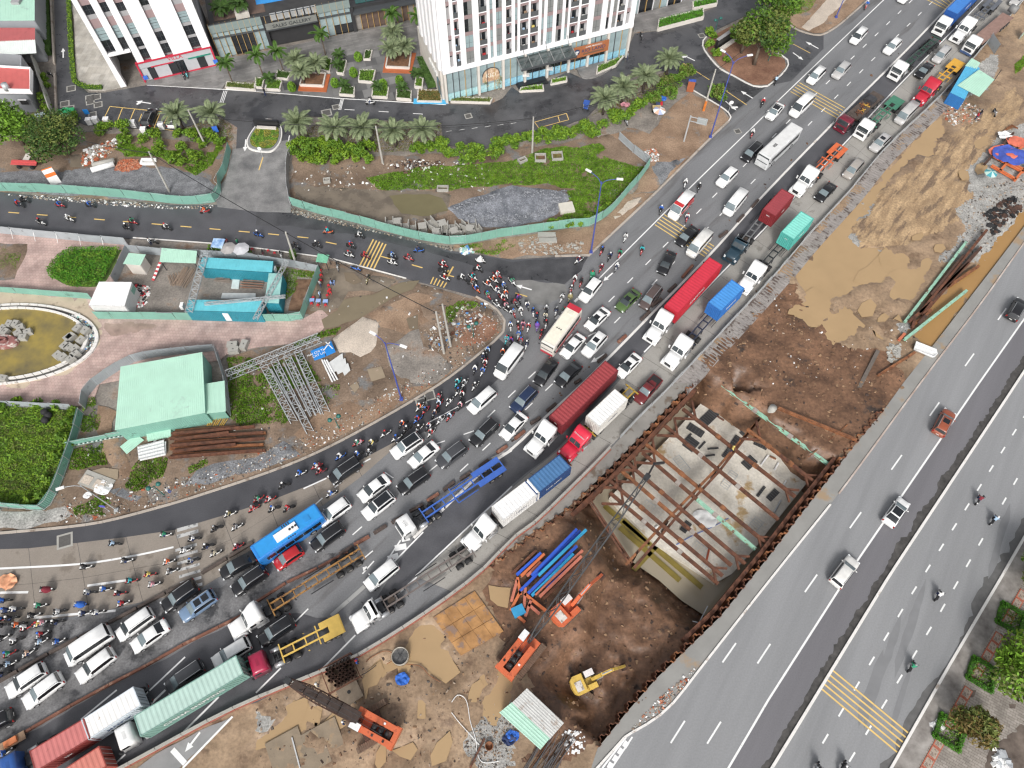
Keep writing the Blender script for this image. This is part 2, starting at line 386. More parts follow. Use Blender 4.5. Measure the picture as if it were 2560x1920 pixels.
def hf_earth(x,y):
 z=-.05+.10*N(x,y,.12,1)+.13*N(x,y,.45,2)+.07*N(x,y,1.3,3)+.04*N(x,y,3.1,4)
 p=(x,y)
 if _bb[0]<x<_bb[2] and _bb[1]<y<_bb[3] and inside(p,PITB):
  d=pdist(p,PITB);k=SS(d/3.0)
  dr=min(pdist(p,PRL[4:]),99)
  k=max(k,SS(1.4-dr/4)) if dr<5.6 and d>.02 else k
  z+=-(2.6+.55*N(x,y,.16,5)+.5*N(x,y,.5,6)+.25*N(x,y,1.2,7))*k
 if _bx[0]-9<x<_bx[2]+9 and _bx[1]-9<y<_bx[3]+9:
  if inside(p,BOXP):z=-6.9+.2*N(x,y,.5,8)
  else:
   d=pdist(p,BOXP)+.9*N(x,y,.25,9)+.5*N(x,y,.8,10)
   north=y>62 or (x>33 and y>50)
   f=8.5 if north else 4.5
   k=1-SS(d/f);z=z*(1-k)+(-6.3+.35*N(x,y,.8,11))*k
 for q,bb,l in _pb:
  if bb[0]-1.2<x<bb[2]+1.2 and bb[1]-1.2<y<bb[3]+1.2:
   d=pdist(p,q);d=(d if inside(p,q) else -d)+.55*N(x,y,.7,14)+.4*N(x,y,1.7,15)
   if d>-1.2:k=SS((d+1.1)/1.5);z=z*(1-k)+(l-.14+.2*N(x,y,.7,12)+.12*N(x,y,2,13))*k
 return z
earth=terrain('excavated_ground',EARTH,MUD,.5,hf_earth)
me=earth.data;me.materials.append(MUD_D);me.materials.append(MUD_Y);me.materials.append(GRAVEL_L);me.materials.append(DIRT)
DARKZ=wob(G(7,0,760,220,800,620,1330,1050,1380,1180,1659)+PRL+G(14,100,1659,300,1300,60,850,0,700)+G(13,2160,650,1960,120)+G(10,0,1400)+PLL[::-1][1:],1.5,1.5,3.0)
YELZ=wob(G(3,1500,1250,2150,750,2212,900)+G(7,1750,100,1500,330,1100,460,750,480,730,340,900,150,1000,0),1.5,1.5,5.0)
GRZ=[wob(q,1.0,1.0,7.0+i) for i,q in enumerate([G(7,1640,150,1900,-50,2240,-150,2230,250,1850,600,1700,640,1480,600,1580,480,1700,330),G(3,1980,1180,2212,1050,2230,1659,1760,1659,1750,1450),G(3,1480,820,1750,560,1980,470,1960,640,1880,760,1640,880),G(13,2000,1130,2212,1060,2230,1659,1950,1659,1780,1500,1900,1300),G(13,0,1150,160,1240,60,1330,0,1340),G(7,1110,1130,1230,1110,1250,1180,1130,1230),G(7,730,270,880,180,940,60,870,20,720,250),G(7,700,290,790,470,730,420),G(7,880,610,930,500,1080,560,950,640)])]
_bz=[(bbox(DARKZ),DARKZ,1),(bbox(YELZ),YELZ,2)]+[(bbox(q),q,3) for q in GRZ]
mi=[]
for pl in me.polygons:
 c=pl.center;k=0
 for bb,q,i in _bz:
  if bb[0]<c.x<bb[2] and bb[1]<c.y<bb[3] and inside(c,q):k=i
 mi.append(k)
me.polygons.foreach_set('material_index',mi)
def grow(q,d):
 n=len(q);s=1 if area2(q)>0 else -1;out=[]
 for i in range(n):t_=V2(q[(i+3)%n])-V2(q[i-3]);t_.normalize();out.append(Vector((q[i].x+t_.y*d*s,q[i].y-t_.x*d*s,0)))
 return out
for i,(q,l,m) in enumerate(PUD):
 o=MB().sheet(grow(q,2.1),l+i*.0012).build('puddle',m);tag(o,kind='structure')
o=MB().sheet(BOXP[:],-6.0).build('pit_water',WATER_K);tag(o,kind='structure')
AVE=KL[:-2]+G(5,2100,760)+G(6,380,590,670,545)+G(2,1250,1659,1720,1190,1890,1040,1880,1000)+G(3,0,740,80,680,170,570,140,500,400,305,480,300,600,230,740,110,870,0)+[G1(3,870,0)+Vector((62,62,0))]+FR
struct('avenue',MB().prism(AVE,-.11,0),ASPH_M)
struct('highway',MB().prism(HL+(HR[:-1]+[HR[-1]])[::-1],-.11,0),ASPH_L)
SHO=[HL[0]]+HL[1:];sh=SR+PRL[1:]+[PRL[-1]+Vector((-6,-14,0))]
sh=[SR[0]+Vector((30,38,0))]+sh
struct('highway_shoulder',MB().prism(HL+sh[::-1],-7.2,-.012),mat('shoulder_concrete',(.27,.265,.25),.5,.12,.25,.15,6,wear=(.33,.24,.155),wscale=.22,wamt=.575,world=True))
berm=[p for p in FR if PLL[-1].y-1<p.y<PLL[0].y+4]
struct('pit_berm',MB().prism([p+Vector((.1,.05,0)) for p in berm]+PLL[::-1],-7.2,-.006),mat('berm_concrete',(.25,.235,.215),.7,.15,.3,.2,5,wear=(.14,.11,.085),wscale=.5,wamt=.55,world=True))
NB=[p for p in FR if PLL[0].y-2<p.y<118]
rs=resample(NB,90)
rb=MB().prism(NB+offset(NB,2.6)[::-1],-.9,-.03);struct('ribbed_strip',rb,mat('strip_concrete',(.29,.265,.25),.7,.2,.4,.2,6,wear=(.11,.085,.075),wscale=.6,wamt=.5,world=True))
rib=MB().box(0,0,0,.2,2.0,.05).mesh('rib',mat('rib_concrete',(.25,.23,.215),.8,.15,1))
ribp=tag(thing('strip_ribs', None, None),kind='structure')
Lq=plen(NB);s_=2.0
while s_<Lq-1:
 p,d=along(NB,s_);put('rib',rib,ribp,(p.x-d.y*1.35,p.y+d.x*1.35,-.03),(0,0,math.atan2(d.y,d.x)));s_+=.6
def overlay(name,poly,m,z,wb=0.0,seed=0.0,step=1.2):
 o=MB().sheet(wob(poly,wb,step,seed) if wb else poly,z).build(name,m);o['kind']='structure'; return o
def zone(l1,l2,y0,y1):
 a=[p for p in l1 if y0<=p.y<=y1];b=[p for p in l2 if y0<=p.y<=y1]; return a+b[::-1]
overlay('truck_lane',DV+L2[::-1][4:],ASPH_B,.004)
overlay('bike_lane_asphalt',KL[:-14]+offset(KL,-5.2)[:-14][::-1],mat('asphalt_bike',(.07,.07,.077),.4,.15,.2,.15,8,fine=.1,fscale=7,rvar=.1,world=True),.004,.35,2.0)
overlay('worn_lanes',G(12,-300,560,0,440,700,360,1150,260,1500,160,1900,90,2212,-80)+G(9,330,1480,760,1460,400,1660)+G(12,2212,280,1500,640,820,1010,0,1480,-500,1800),ASPH_W,.008,.4,4.0)
overlay('worn_truck_lanes',G(12,-500,1830,0,1510,820,1030,1340,750,2212,300)+G(13,620,350,780,590,540,830,0,1080)+G(12,1800,1270,1050,1659,500,2000,-300,2300),ASPH_B,.008,.4,6.0)
def slabs(pname,la,lb,nx,length,m,z=.012,gap=.022):
 par=tag(thing(pname, None, None),kind='structure')
 n=max(2,int((plen(la)+plen(lb))/2/length));A=resample(la,n);B=resample(lb,n)
 bed=MB();bed.sheet(A+B[::-1],z-.004);put('joint_bed',bed.mesh('joint_bed',mat('joint_tar',(.07,.065,.06),.8,.2,1,world=True)),par)
 for i in range(n):
  for j in range(nx):
   q=[A[i].lerp(B[i],j/nx),A[i].lerp(B[i],(j+1)/nx),A[i+1].lerp(B[i+1],(j+1)/nx),A[i+1].lerp(B[i+1],j/nx)]
   c=sum(q,Vector())/4;q=[p+(c-p).normalized()*gap*1.4 for p in q]
   MB().prism(q,z-.004,z+.012+RU(-.002,.002)).build('slab',m,par)
 return par
_l2=[p for p in L2 if p.y>21];_fr=[p for p in FR if p.y>20]
slabs('concrete_truck_lanes',offset(_l2,.25),offset(_fr,-.12),2,5.0,CONC)
CB_U=smoothline(ext(G(8,0,1425,380,1410,900,1340,1380,1290,1700,1200,2212,1050)+G(9,430,890,900,660,1200,500),15),4)
CB_L=smoothline(ext(G(12,0,420,700,345,1150,245,1500,150,1900,60)+G(9,250,1170,560,1060,850,850,1220,530),15),4)
slabs('concrete_bike_lanes',CB_U,CB_L,2,6.2,CONC_W,z=.006)
STU=ext(G(4,0,0,700,75,1600,115,1900,110)+G(5,0,165,300,185,700,250,1200,370,1700,510,2212,585)+G(6,380,562,670,545),30)
STL=ext(G(4,0,345,1100,400,1830,445)+G(5,0,485,630,570,1300,748,1700,850,1900,905),30)
struct('side_street',MB().prism(STU+G(6,500,700)+G(5,2150,1000)+STL[::-1],-.11,.002),ASPH_B)
overlay('tar_patch',G(5,0,170,300,190,700,262,1200,385,1700,525,2212,600)+G(6,380,575,640,560,600,680,450,800,200,760)+G(5,2212,760,1900,640,1400,500,900,380,300,290,0,290),ASPH_D,.008,.5,8.0)
overlay('bare_patch',G(6,20,760,300,780,460,800,480,880,300,980,150,960,60,860),mat('asphalt_bare',(.2,.197,.19),.6,.2,.5,.2,8,world=True),.012,.5,9.0)
ENT=G(1,480,1659,290,1480,280,1250,370,1150,430,960)+G(0,2212,1000,2050,960,2060,1150,2010,1300,1990,1500,1850,1659)
GATE=G(0,2010,1290,1950,1550,1850,1659)+G(4,1880,130)+G(5,0,170,300,185)+G(5,300,30)+G(1,280,1659,280,1400,330,1200)
TST=ext(G(0,490,760,500,1000,750,1080,1500,1130,1900,1000,2050,1100,2040,1290)+G(1,290,1290,420,1000,1600,1060,1620,1250,2000,1290)+G(2,120,1210,650,1010,1000,640,1300,610,1580,780,1820,930,1890,1020,2010,1110)+G(3,0,760,0,740))
TSTU=G(2,2212,750,2080,745,1900,650,1790,590,1670,450,1645,370,1680,320,1760,260,2212,40,1990,-120,1700,-100,1760,60,1250,270,1060,290,960,510,720,650,590,670,480,620,80,810,0,750)+G(1,2130,850,2010,905,1640,900,700,850,0,800)+G(0,2212,790,1270,735,900,800,760,800,650,700,600,60,580,-250,460,-250)
struct('estate_street',MB().prism(TST+TSTU,-.11,-.002),ASPH_S)
struct('gate_road',MB().prism(GATE,-.11,.006),mat('asphalt_gate',(.15,.15,.152),.6,.25,.35,.2,6,col2=(.24,.235,.23),fine=.15,fscale=5,world=True))
SIDE2=G(3,0,740,80,680,165,580,160,510,0,420)+G(2,2100,400,2212,100)+G(3,0,220,160,195,250,260,400,305,480,300,480,420,200,700)
overlay('branch_street',SIDE2,ASPH_S,.009)
def kerbrun(name,pts,w,h,m,seg=1.2,z=0.0):
 par=tag(thing(name, None, None),kind='structure');L=plen(pts);n=max(1,int(L/seg))
 for i in range(n):
  a,_=along(pts,L*i/n+.015);b,_=along(pts,L*(i+1)/n-.015)
  MB().wallrun([a,b],h+RU(-.012,.012),w,z).build('kerb_stone',m,par)
 return par
kerbrun('curved_kerb',KL[4:],.32,.16,KERB,2.2)
kerbrun('junction_kerb',G(6,370,556,672,548),.35,.16,KERB,1.2)
kerbrun('avenue_kerb',KB,.35,.16,KERB,1.6)
kerbrun('verge_kerb',smoothline(G(2,1560,780,1820,935,1890,1010,1870,1050),5),.22,.15,KERB_W,1.2)
kerbrun('far_kerb',smoothline(G(3,160,195,250,260,400,305,480,298,600,228,740,110,900,-30),4),.3,.16,KERB,1.5)
kerbrun('tree_island_kerb',smoothline(G(3,0,742,80,682,165,585,160,510,0,422),4),.25,.16,KERB_W,1.5)
kerbrun('tree_island_kerb',smoothline(G(2,2212,745,2090,748,1900,650,1790,590,1670,450,1645,370,1680,320),4),.25,.16,KERB_W,1.5)
kerbrun('median_kerb',HK,.32,.18,KERB_W,2.5)
kerbrun('divider_kerb',[p for p in DV if p.y>25],.36,.12,KERB_W,2.5)
kerbrun('footway_kerb',HR,.30,.16,KERB_W,2.6)
kerbrun('shoulder_kerb',[p for p in HL if p.y>33],.22,.10,mat('kerb_reddish',(.40,.29,.235),.75,.2,.3,.2,6,col2=(.5,.45,.41),world=True),2.0)
kerbrun('shoulder_kerb',[p for p in HL if p.y<33.5],.26,.12,KERB_W,2.0)
kerbrun('street_kerb',G(4,1150,396,1830,445)+G(5,0,485,630,570,1300,748),.18,.13,KERB_W,2.2)
MARKS=tag(thing('road_markings', None, None),kind='structure')
_dc={}
def dash(p,d,ln,wd,m,z=.016):
 k=(round(ln,2),wd,m.name)
 if k not in _dc:_dc[k]=MB().sheet([Vector((-ln/2,-wd/2,0)),Vector((ln/2,-wd/2,0)),Vector((ln/2,wd/2,0)),Vector((-ln/2,wd/2,0))],0).mesh('lane_dash',m)
 put('lane_dash',_dc[k],MARKS,(p.x,p.y,z),(0,0,math.atan2(d.y,d.x)))
def dashrow(pts,ln,cyc,wd,m=LINE_W,s0=0.0,z=.016):
 s=s0;L=plen(pts)
 while s<L:p,d=along(pts,s);dash(p,d,ln,wd,m,z);s+=cyc
def line(pts,wd,m=LINE_W,z=.02,name='edge_line'): return MB().sheet(ribbon(pts,wd),z).build(name,m,MARKS)
def stripe(n,x0,y0,x1,y1,wd=.22,m=LINE_Y,z=.026,name='rumble_stripe'): return line(G(n,x0,y0,x1,y1),wd,m,z,name)
line(EL,.2);line(HM,.24,z=.012)
line([p for p in L2 if p.y>52],.22,z=.034);line(G(9,2212,885,1380,1659),.2,z=.034);line(G(13,860,510,540,835),.2,z=.034);line(G(13,1390,10,1160,215),.2,z=.034)
dashrow(ext(PX(2536,1080,2278,1487,2022,1916),57,0),1.3,3.77,.2,s0=.5,z=.012)
dashrow(ext(PX(2539,1203,2349,1533,2128,1896),57,0),1.3,3.77,.2,s0=.5,z=.012)
dashrow(ext(G(11,1390,285,650,1325)+G(15,265,215)+G(14,2075,825,1645,1515),61,0),3.0,11.35,.2,s0=2.5,z=.012)
dashrow(G(14,1935,580,1820,745,1440,1335,1240,1650),3.0,11.35,.2,s0=1.5,z=.012)
for a in ((540,800,1210,1355),(515,840,1190,1395),(490,880,1165,1435),(468,920,1140,1478),(445,960,1115,1522)):stripe(15,*a,wd=.2,z=.018)
r1=G(3,1235,10,725,503,60,1165)+G(6,1745,35,1172,612,925,860,800,985)
r2=G(3,1410,25,897,523,350,1080)+G(6,1728,272,1258,753,880,1137,395,1375)
dashrow(ext(r1,40),1.5,4.9,.17,s0=1,z=.018);dashrow(ext(r2,40),1.5,4.9,.17,s0=1,z=.018)
dashrow(G(6,510,1240,255,1505,110,1640)+G(9,2170,125,2025,265,1870,410,1550,520),1.6,4.4,.17,s0=.5,z=.018)
dashrow(G(6,620,1400)+G(9,2100,440,1780,740,1540,720,1220,980,890,1255,720,1405),1.6,4.4,.17,s0=3.5,z=.018)
dashrow(G(9,1160,795,960,660,720,860),1.5,9.2,.17,s0=0.2,z=.03)
dashrow(G(9,720,862,558,1000,478,1072),1.6,3.7,.18,z=.03)
dashrow(G(9,1000,1450,940,1500,700,1700)+G(13,510,225,120,615),2.4,10.5,.18,s0=1,z=.03)
dashrow(G(6,555,935,350,1120),.9,1.5,.4,s0=0,z=.03)
stripe(9,410,905,610,815,.2,LINE_W,name='lane_line');stripe(9,925,680,990,645,.2,LINE_W,name='lane_line')
stripe(9,1480,340,2000,60,.14,LINE_W,name='lane_line')
line(smoothline(G(8,0,1595,700,1555,1180,1480,1500,1410),5),.26,z=.03)
stripe(12,0,145,245,140,.3,LINE_W,.03,'lane_line');stripe(12,755,85,1090,38,.3,LINE_W,.03,'lane_line')
line(smoothline(G(12,290,362,700,325,1000,300),4),.3,z=.03)
for k in range(7):stripe(8,1540+(k-3)*8,1440+k*57,1725+(k-3)*8,1385+k*57,.38,LINE_W if k>4 else LINE_O,.03,'crossing_bar')
stripe(8,1530,1265,1710,1215,.5,LINE_O,.03,'crossing_bar');stripe(8,1530,1320,1715,1270,.5,LINE_O,.03,'crossing_bar')
for a,b in (((1250,1350),(1100,1575)),((1445,1280),(1190,1540))):line(G(9,*a,*b),.2,LINE_W,.036,'chevron_edge')
stripe(9,1200,1420,1300,1400,.8,LINE_W,.034,'chevron_bar');stripe(9,1140,1510,1230,1480,.7,LINE_W,.034,'chevron_bar')
stripe(9,1260,1350,1330,1335,.5,LINE_W,.034,'chevron_bar');stripe(9,2030,690,2212,575,.2,LINE_W,.034,'chevron_edge');stripe(9,2040,650,2150,600,.6,LINE_O,.034,'chevron_bar')
stripe(9,920,1640,1020,1530,.18,LINE_W,.036,'lane_line');stripe(9,925,1600,960,1590,.5,LINE_W,.036,'chevron_bar')
kerbrun('lane_kerb',G(13,940,88,650,345),.5,.1,mat('kerb_grey',(.36,.36,.35),.7,.1,.5,world=True),2.0)
stripe(13,215,795,0,1010,.2,LINE_W,.036,'lane_line')
stripe(12,2175,800,2115,830,.2,LINE_W,.036,'lane_line');stripe(12,1430,985,1300,1110,.25,LINE_W,.036,'lane_line')
stripe(12,1890,1045,1590,1345,.22,LINE_W,.036,'lane_line');stripe(12,1085,1540,1000,1620,.2,LINE_W,.036,'lane_line');stripe(12,1600,700,1250,1030,.2,LINE_W,.036,'lane_line')
stripe(12,1010,985,700,1240,.2,LINE_W,.036,'lane_line')
overlay('old_carriageway',G(12,1450,1480,1720,1340,2020,1210,1660,1560,1560,1659,1300,1800,1050,1750),mat('asphalt_old',(.25,.25,.25),.6,.15,.5,.2,6,world=True),.03,.3,3.0)
stripe(12,2010,1215,1580,1659,.25,LINE_W,.05,'lane_line');stripe(12,1490,1500,1600,1620,.6,LINE_W,.05,'stop_line')
for i in range(5):stripe(3,270-i*19,715+i*19,665-i*18,935+i*21,.2)
for i in range(5):stripe(3,1620-i*45,40+i*12-90,1600-i*18,50+i*9,.2) if i<1 else stripe(3,1570-i*50,-35+i*8,1610-i*18,25+i*14,.2)
for i in range(5):stripe(6,1315-i*20,195+i*22,1745-i*20,470+i*22,.2)
for i in range(5):stripe(5,1015+i*27,410+i*10,895+i*30,640+i*8,.24)
for i in range(2):stripe(5,1705-i*40,645+i*30,1650-i*20,740-i*10,.26)
for i in range(5):stripe(5,1535+i*28,735+i*12,1508+i*28,795+i*8,.2)
dashrow(ext(G(4,105,178,690,224,1280,272,2030,336)+G(5,110,362,415,393,700,452,845,490),20),1.9,5.05,.2,LINE_Y,s0=.1,z=.018)
dashrow(G(5,1125,568,1275,608,1420,650,1710,733),1.9,5.5,.2,LINE_Y,z=.018)
dashrow(G(6,80,888,230,935),2.0,5.2,.2,LINE_Y,z=.018)
def arrow(p,d,ln,m=LINE_W,z=.02,turn=0):
 n=Vector((-d.y,d.x));P= lambda a,b:Vector((p.x+d.x*a+n.x*b,p.y+d.y*a+n.y*b,0));h=ln*.38
 mb=MB();mb.sheet([P(-ln/2,-.12),P(ln/2-h,-.12),P(ln/2-h,.12),P(-ln/2,.12)],z);mb.sheet([P(ln/2-h,-.42),P(ln/2,0),P(ln/2-h,.42)],z+.001)
 if turn:mb.sheet([P(ln*.1,0),P(ln*.25,.9*turn),P(ln*.38,.75*turn),P(ln*.3,0)],z)
 mb.build('lane_arrow',m,MARKS)
def arrowpx(n,x0,y0,x1,y1,turn=0,m=LINE_W,z=.02):
 a,b=G(n,x0,y0,x1,y1);d=V2(b)-V2(a);L=d.length;d.normalize();arrow((a+b)/2,d,L,m,z,turn)
arrowpx(6,170,845,30,805);arrowpx(0,1305,895,1175,875,1);arrowpx(0,2125,1205,2115,1310);arrowpx(0,547,500,545,415)
arrowpx(2,1580,525,1465,470,1);arrowpx(2,2080,850,1975,785);arrowpx(2,1845,875,1940,955,1);arrowpx(3,435,420,325,360);arrowpx(3,215,455,305,520)
arrowpx(6,870,700,790,770,0,LINE_W,.03);arrowpx(6,800,1400,680,1475,0,LINE_W,.045);arrowpx(12,1730,1350,1600,1520,0,LINE_W,.06)
stripe(2,1480,545,1705,690,.16,LINE_Y,.02,'centre_line');stripe(2,1780,740,2030,908,.16,LINE_Y,.02,'centre_line');stripe(3,150,345,365,460,.16,LINE_Y,.02,'centre_line')
stripe(1,290,1170,275,1250,.2,LINE_W,.02,'centre_line');stripe(1,60,1360,25,1470,.2,LINE_Y,.02,'centre_line')
for dx in (0,17,34):stripe(0,1935+dx*.8,785,1900+dx*.8,890,.13,LINE_W,.02,'stop_line');stripe(1,735+dx*.6,858,712+dx*.6,950,.13,LINE_W,.02,'stop_line')
dashrow(G(1,795,948,1065,963,1335,980,1600,996),1.9,6.5,.16,LINE_W,s0=.3,z=.02)
line(G(0,1270,735,2212,790)+G(1,700,850,1640,905),.2,z=.02)
for x0,y0,x1,y1 in ((950,920,885,1050),(1060,930,1005,1070),(1165,940,1100,1095),(1390,960,1330,1105),(1450,1005,1400,1100),(1225,985,1200,1050)):stripe(0,x0,y0,x1,y1,.16,LINE_Y,.02,'bay_line')
stripe(0,950,920,1460,972,.16,LINE_Y,.021,'bay_line');stripe(0,1330,1105,1540,1135,.12,LINE_Y,.02,'bay_line')
for x0,y0,x1,y1 in ((195,1055,470,980),(230,1105,490,1035),(470,980,490,1035),(395,1000,415,1060),(195,1055,230,1105)):stripe(2,x0,y0,x1,y1,.13,LINE_Y,.02,'bay_line')
for i in range(6):stripe(1,1640+i*112,1140-i*14,1690+i*112,1130-i*14,.13,LINE_O,.02,'bay_line')
MANH=mat('cast_iron',(.10,.095,.09),.7,.2,3.0,.3,10)
def manhole(n,x,y,s=.9,par=None,rz=.3,m=MANH):
 p=G1(n,x,y);o=thing('manhole_cover', None, None,(p.x,p.y,.012),rz);tag(o,kind='structure')
 MB().box(0,0,0,s*1.35,s*1.35,.012).build('frame',CONC_O,o);MB().box(0,0,.012,s,s,.01).build('lid',m,o)
for a in ((0,615,765,1.3),(0,560,898,1.3),(0,848,905,1.2),(0,775,845,1.2),(0,780,880,1.2),(0,605,937,1.2),(0,800,990,1.1),(0,835,838,1.2),(8,560,1355,1.5),(9,1500,100,1.2),(9,1430,165,1.2),(1,1835,1003,1.0),(2,1950,1135,.9),(2,1640,308,1.0),(1,610,975,1.4),(1,690,925,1.0)):manhole(*a)
# ================================================================ cars
def body_ring(x,w,zl,zt):
 return [Vector((x,y,z)) for y,z in ((-w*.88,zl),(w*.88,zl),(w*.99,zl+.16),(w,(zl+zt)/2),(w*.97,zt-.13),(w*.88,zt-.025),(w*.45,zt+.012),(-w*.45,zt+.012),(-w*.88,zt-.025),(-w*.97,zt-.13),(-w,(zl+zt)/2),(-w*.99,zl+.16))]
def gh_ring(x,zb,zt,wb,wr):
 h=zt-zb;out=[]
 for y,z in ((1,0),(.90,.12),(.12,.86),(0,.93)):out.append((wr+(wb-wr)*y,zb+h*z))
 out+=[(wr*.90,zt-h*.01),(wr*.45,zt+.012*(h>.2))]
 pts=out+[(-a,b) for a,b in out[::-1]]
 return [Vector((x,a,b)) for a,b in pts]
SPEC={
'sedan':(4.75,1.84,1.46,.94,1.03,.96,.72,-.40,-.19,.07,.265),
'hatch':(3.95,1.72,1.52,.96,.96,.99,.78,-.485,-.37,.08,.285),
'suv':(4.72,1.88,1.70,1.06,1.06,1.08,.90,-.485,-.41,.08,.25),
'mpv':(4.72,1.84,1.74,1.04,1.04,1.04,.82,-.49,-.45,.13,.31),
'van':(5.75,2.04,2.42,1.35,1.35,1.30,.95,-.497,-.485,.245,.39),
'minibus':(5.5,1.95,2.22,1.25,1.25,1.22,.95,-.497,-.485,.28,.415),
'pickup':(5.2,1.88,1.80,1.10,1.08,1.12,.95,-.13,-.085,.10,.235)}
_CM={}
def car_meshes(kind):
 if kind in _CM: return _CM[kind]
 L,W,H,zb,zd,zh,zf,xr,xrt,xft,xfb=SPEC[kind];w=W/2;D={}
 P0=paint('base',(.5,.5,.5))
 mb=MB();mb.smooth= True
 st=[(-.5,.82,.42,zd*.80),(-.492,.93,.32,zd*.93),(-.46,.975,.26,zd*.99),(-.38,1,.22,zd),(-.2,1,.20,(zd+zb)/2+.02),(.05,1,.20,zb+.03),(xfb-.01,.995,.20,zh),(.36,.98,.21,zh*.55+zf*.45+.03),(.44,.94,.23,zf+.03),(.48,.85,.27,zf-.06),(.497,.70,.34,zf-.16)]
 st=sorted(st,key=lambda s:s[0])
 mb.loft([body_ring(a*L,w*b,c,d) for a,b,c,d in st])
 van=kind in ('van','minibus')
 wr=w*(.86 if van else .74);wb=w*.95;hr=H
 xm=(xrt+xft)/2
 gs=[(xr,zb+.0,.99,.93),(xr*.25+xrt*.75,H-.13 if not van else H-.09,1,.98),(xrt,H-.055,1,1),(xm-.08,H,1,1.0),(xm+.08,H,1,1.0),(xft,H-.05,1,.985),(xft+(xfb-xft)*.5,(H+zb)/2+.08,1,.97),(xfb,zb+.01,.97,.93)]
 if abs(gs[0][0]-gs[1][0])<.001:gs[1]=(gs[1][0]+.001,)+gs[1][1:]
 rings=[gh_ring(x*L,zb-.02,max(z,zb),wb*a,wr*b+(wb-wr)*(1-max(0,(z-zb))/(H-zb))*.8) for x,z,a,b in gs]
 mb.loft(rings,closed=False)
 if kind=='pickup':
  mb.smooth= False;mb.cur=1
  mb.box(-.315*L,0,zd-.02,.33*L,W*.80,.045);mb.cur=0
  for y in (-1,1):mb.box(-.315*L,y*w*.87,zd-.02,.35*L,.12,.12)
  mb.box(-.487*L,0,zd-.02,.08,W*.84,.12)
 D['body']=mb.mesh('body',[P0,BLACK])
 def patch(ra,rb,i0,i1,off,ta=0.,tb=1.):
  A=[ra[i].lerp(rb[i],ta) for i in range(i0,i1+1)];B=[ra[i].lerp(rb[i],tb) for i in range(i0,i1+1)]
  m=MB();m.smooth= True;m.loft([[p+off for p in A],[p+off for p in B]],closed=False); return m
 m=MB();m.smooth= True
 k0,k1,k2=rings[7],rings[6],rings[5]
 def strip(rs,i0,i1,off,sx=1.0):
  m=MB();m.smooth= True;m.loft([[Vector((p.x,p.y*sx,p.z))+off for p in r[i0:i1+1]] for r in rs],closed=False); return m
 D['windscreen']=strip([k2.copy() if False else [a.lerp(b,.12) for a,b in zip(k2,k1)],k1,[a.lerp(b,.86) for a,b in zip(k1,k0)]],3,8,Vector((.02,0,.02)),.97).mesh('windscreen',SCREEN)
 r0,r1,r2=rings[0],rings[1],rings[2]
 D['rear_window']=strip([[a.lerp(b,.22) for a,b in zip(r0,r1)],[a.lerp(b,.98) for a,b in zip(r0,r1)]] if van or kind in ('suv','mpv') else [[a.lerp(b,.15) for a,b in zip(r0,r1)],r1,[a.lerp(b,.5) for a,b in zip(r1,r2)]],3,8,Vector((-.02,0,.02)),.93).mesh('rear_window',TINT)
 for sd,(i0,i1) in ((1,(1,2)),(-1,(9,10))):
  rs=[[a.lerp(b,.75) for a,b in zip(rings[0],rings[1])],rings[2],rings[3],rings[4],rings[5],[a.lerp(b,.7) for a,b in zip(rings[5],rings[6])]]
  D['side_window'+str(sd)]=strip(rs,i0,i1,Vector((0,.012*sd,0))).mesh('side_window',TINT)
 wr_=.33 if not van else .36
 wm=MB();wm.smooth= True;wm.lathe([(0.01,-.1),(wr_*.62,-.11),(wr_*.66,-.12),(wr_,-.10),(wr_,.10),(wr_*.66,.12),(wr_*.62,.11),(.01,.1)],14,axis='y')
 for i in range(len(wm.f)):
  pass
 wm.m=[1 if (i//14) in (0,1,5,6) else 0 for i in range(len(wm.f))]
 D['wheel']=wm.mesh('wheel',[BLACK,CHROME])
 D['headlight']=MB().box(0,0,-.07,.20,.40,.13).mesh('headlight',LAMP)
 D['tail_light']=MB().box(0,0,-.16,.10,.20,.32).mesh('tail_light',RED_L)
 mm=MB();mm.smooth= True;mm.ball((0,0,0),.08,.13,.09,8,4);D['mirror']=mm.mesh('mirror',P0)
 D['plate']=MB().box(0,0,0,.02,.45,.12).mesh('number_plate',mat('plate_white',(.7,.7,.66),.5))
 D['grille']=MB().box(0,0,0,.05,W*.5,.16).mesh('grille',STEEL_D)
 D['sunroof']=MB().box(0,0,0,.8,wr*1.25,.012).mesh('sunroof',TINT)
 D['glassroof']=MB().box(0,0,0,(xft-xrt)*L*.92,wr*1.7,.014).mesh('glass_roof',TINT)
 rr=MB();rr.beam((xrt*L,0,0),(xft*L-.1,0,0),.05,.05);D['rail']=rr.mesh('roof_rail',CHROME)
 D['info']=(L,W,H,zb,zd,zf,xrt,xft,xfb,wr,wr_)
 _CM[kind]=D; return D
COL=dict(white=(.80,.80,.79),pearl=(.70,.69,.66),silver=(.47,.46,.45),grey=(.20,.20,.205),black=(.014,.014,.016),darkblue=(.016,.03,.075),red=(.42,.02,.025),maroon=(.14,.02,.022),green=(.075,.13,.04),brown=(.095,.07,.065),copper=(.30,.08,.04),steelblue=(.16,.24,.36),darkgrey=(.055,.057,.063),bronze=(.36,.33,.30))
def head(a,b):
 d=V2(a)-V2(b); return math.atan2(d.y,d.x)
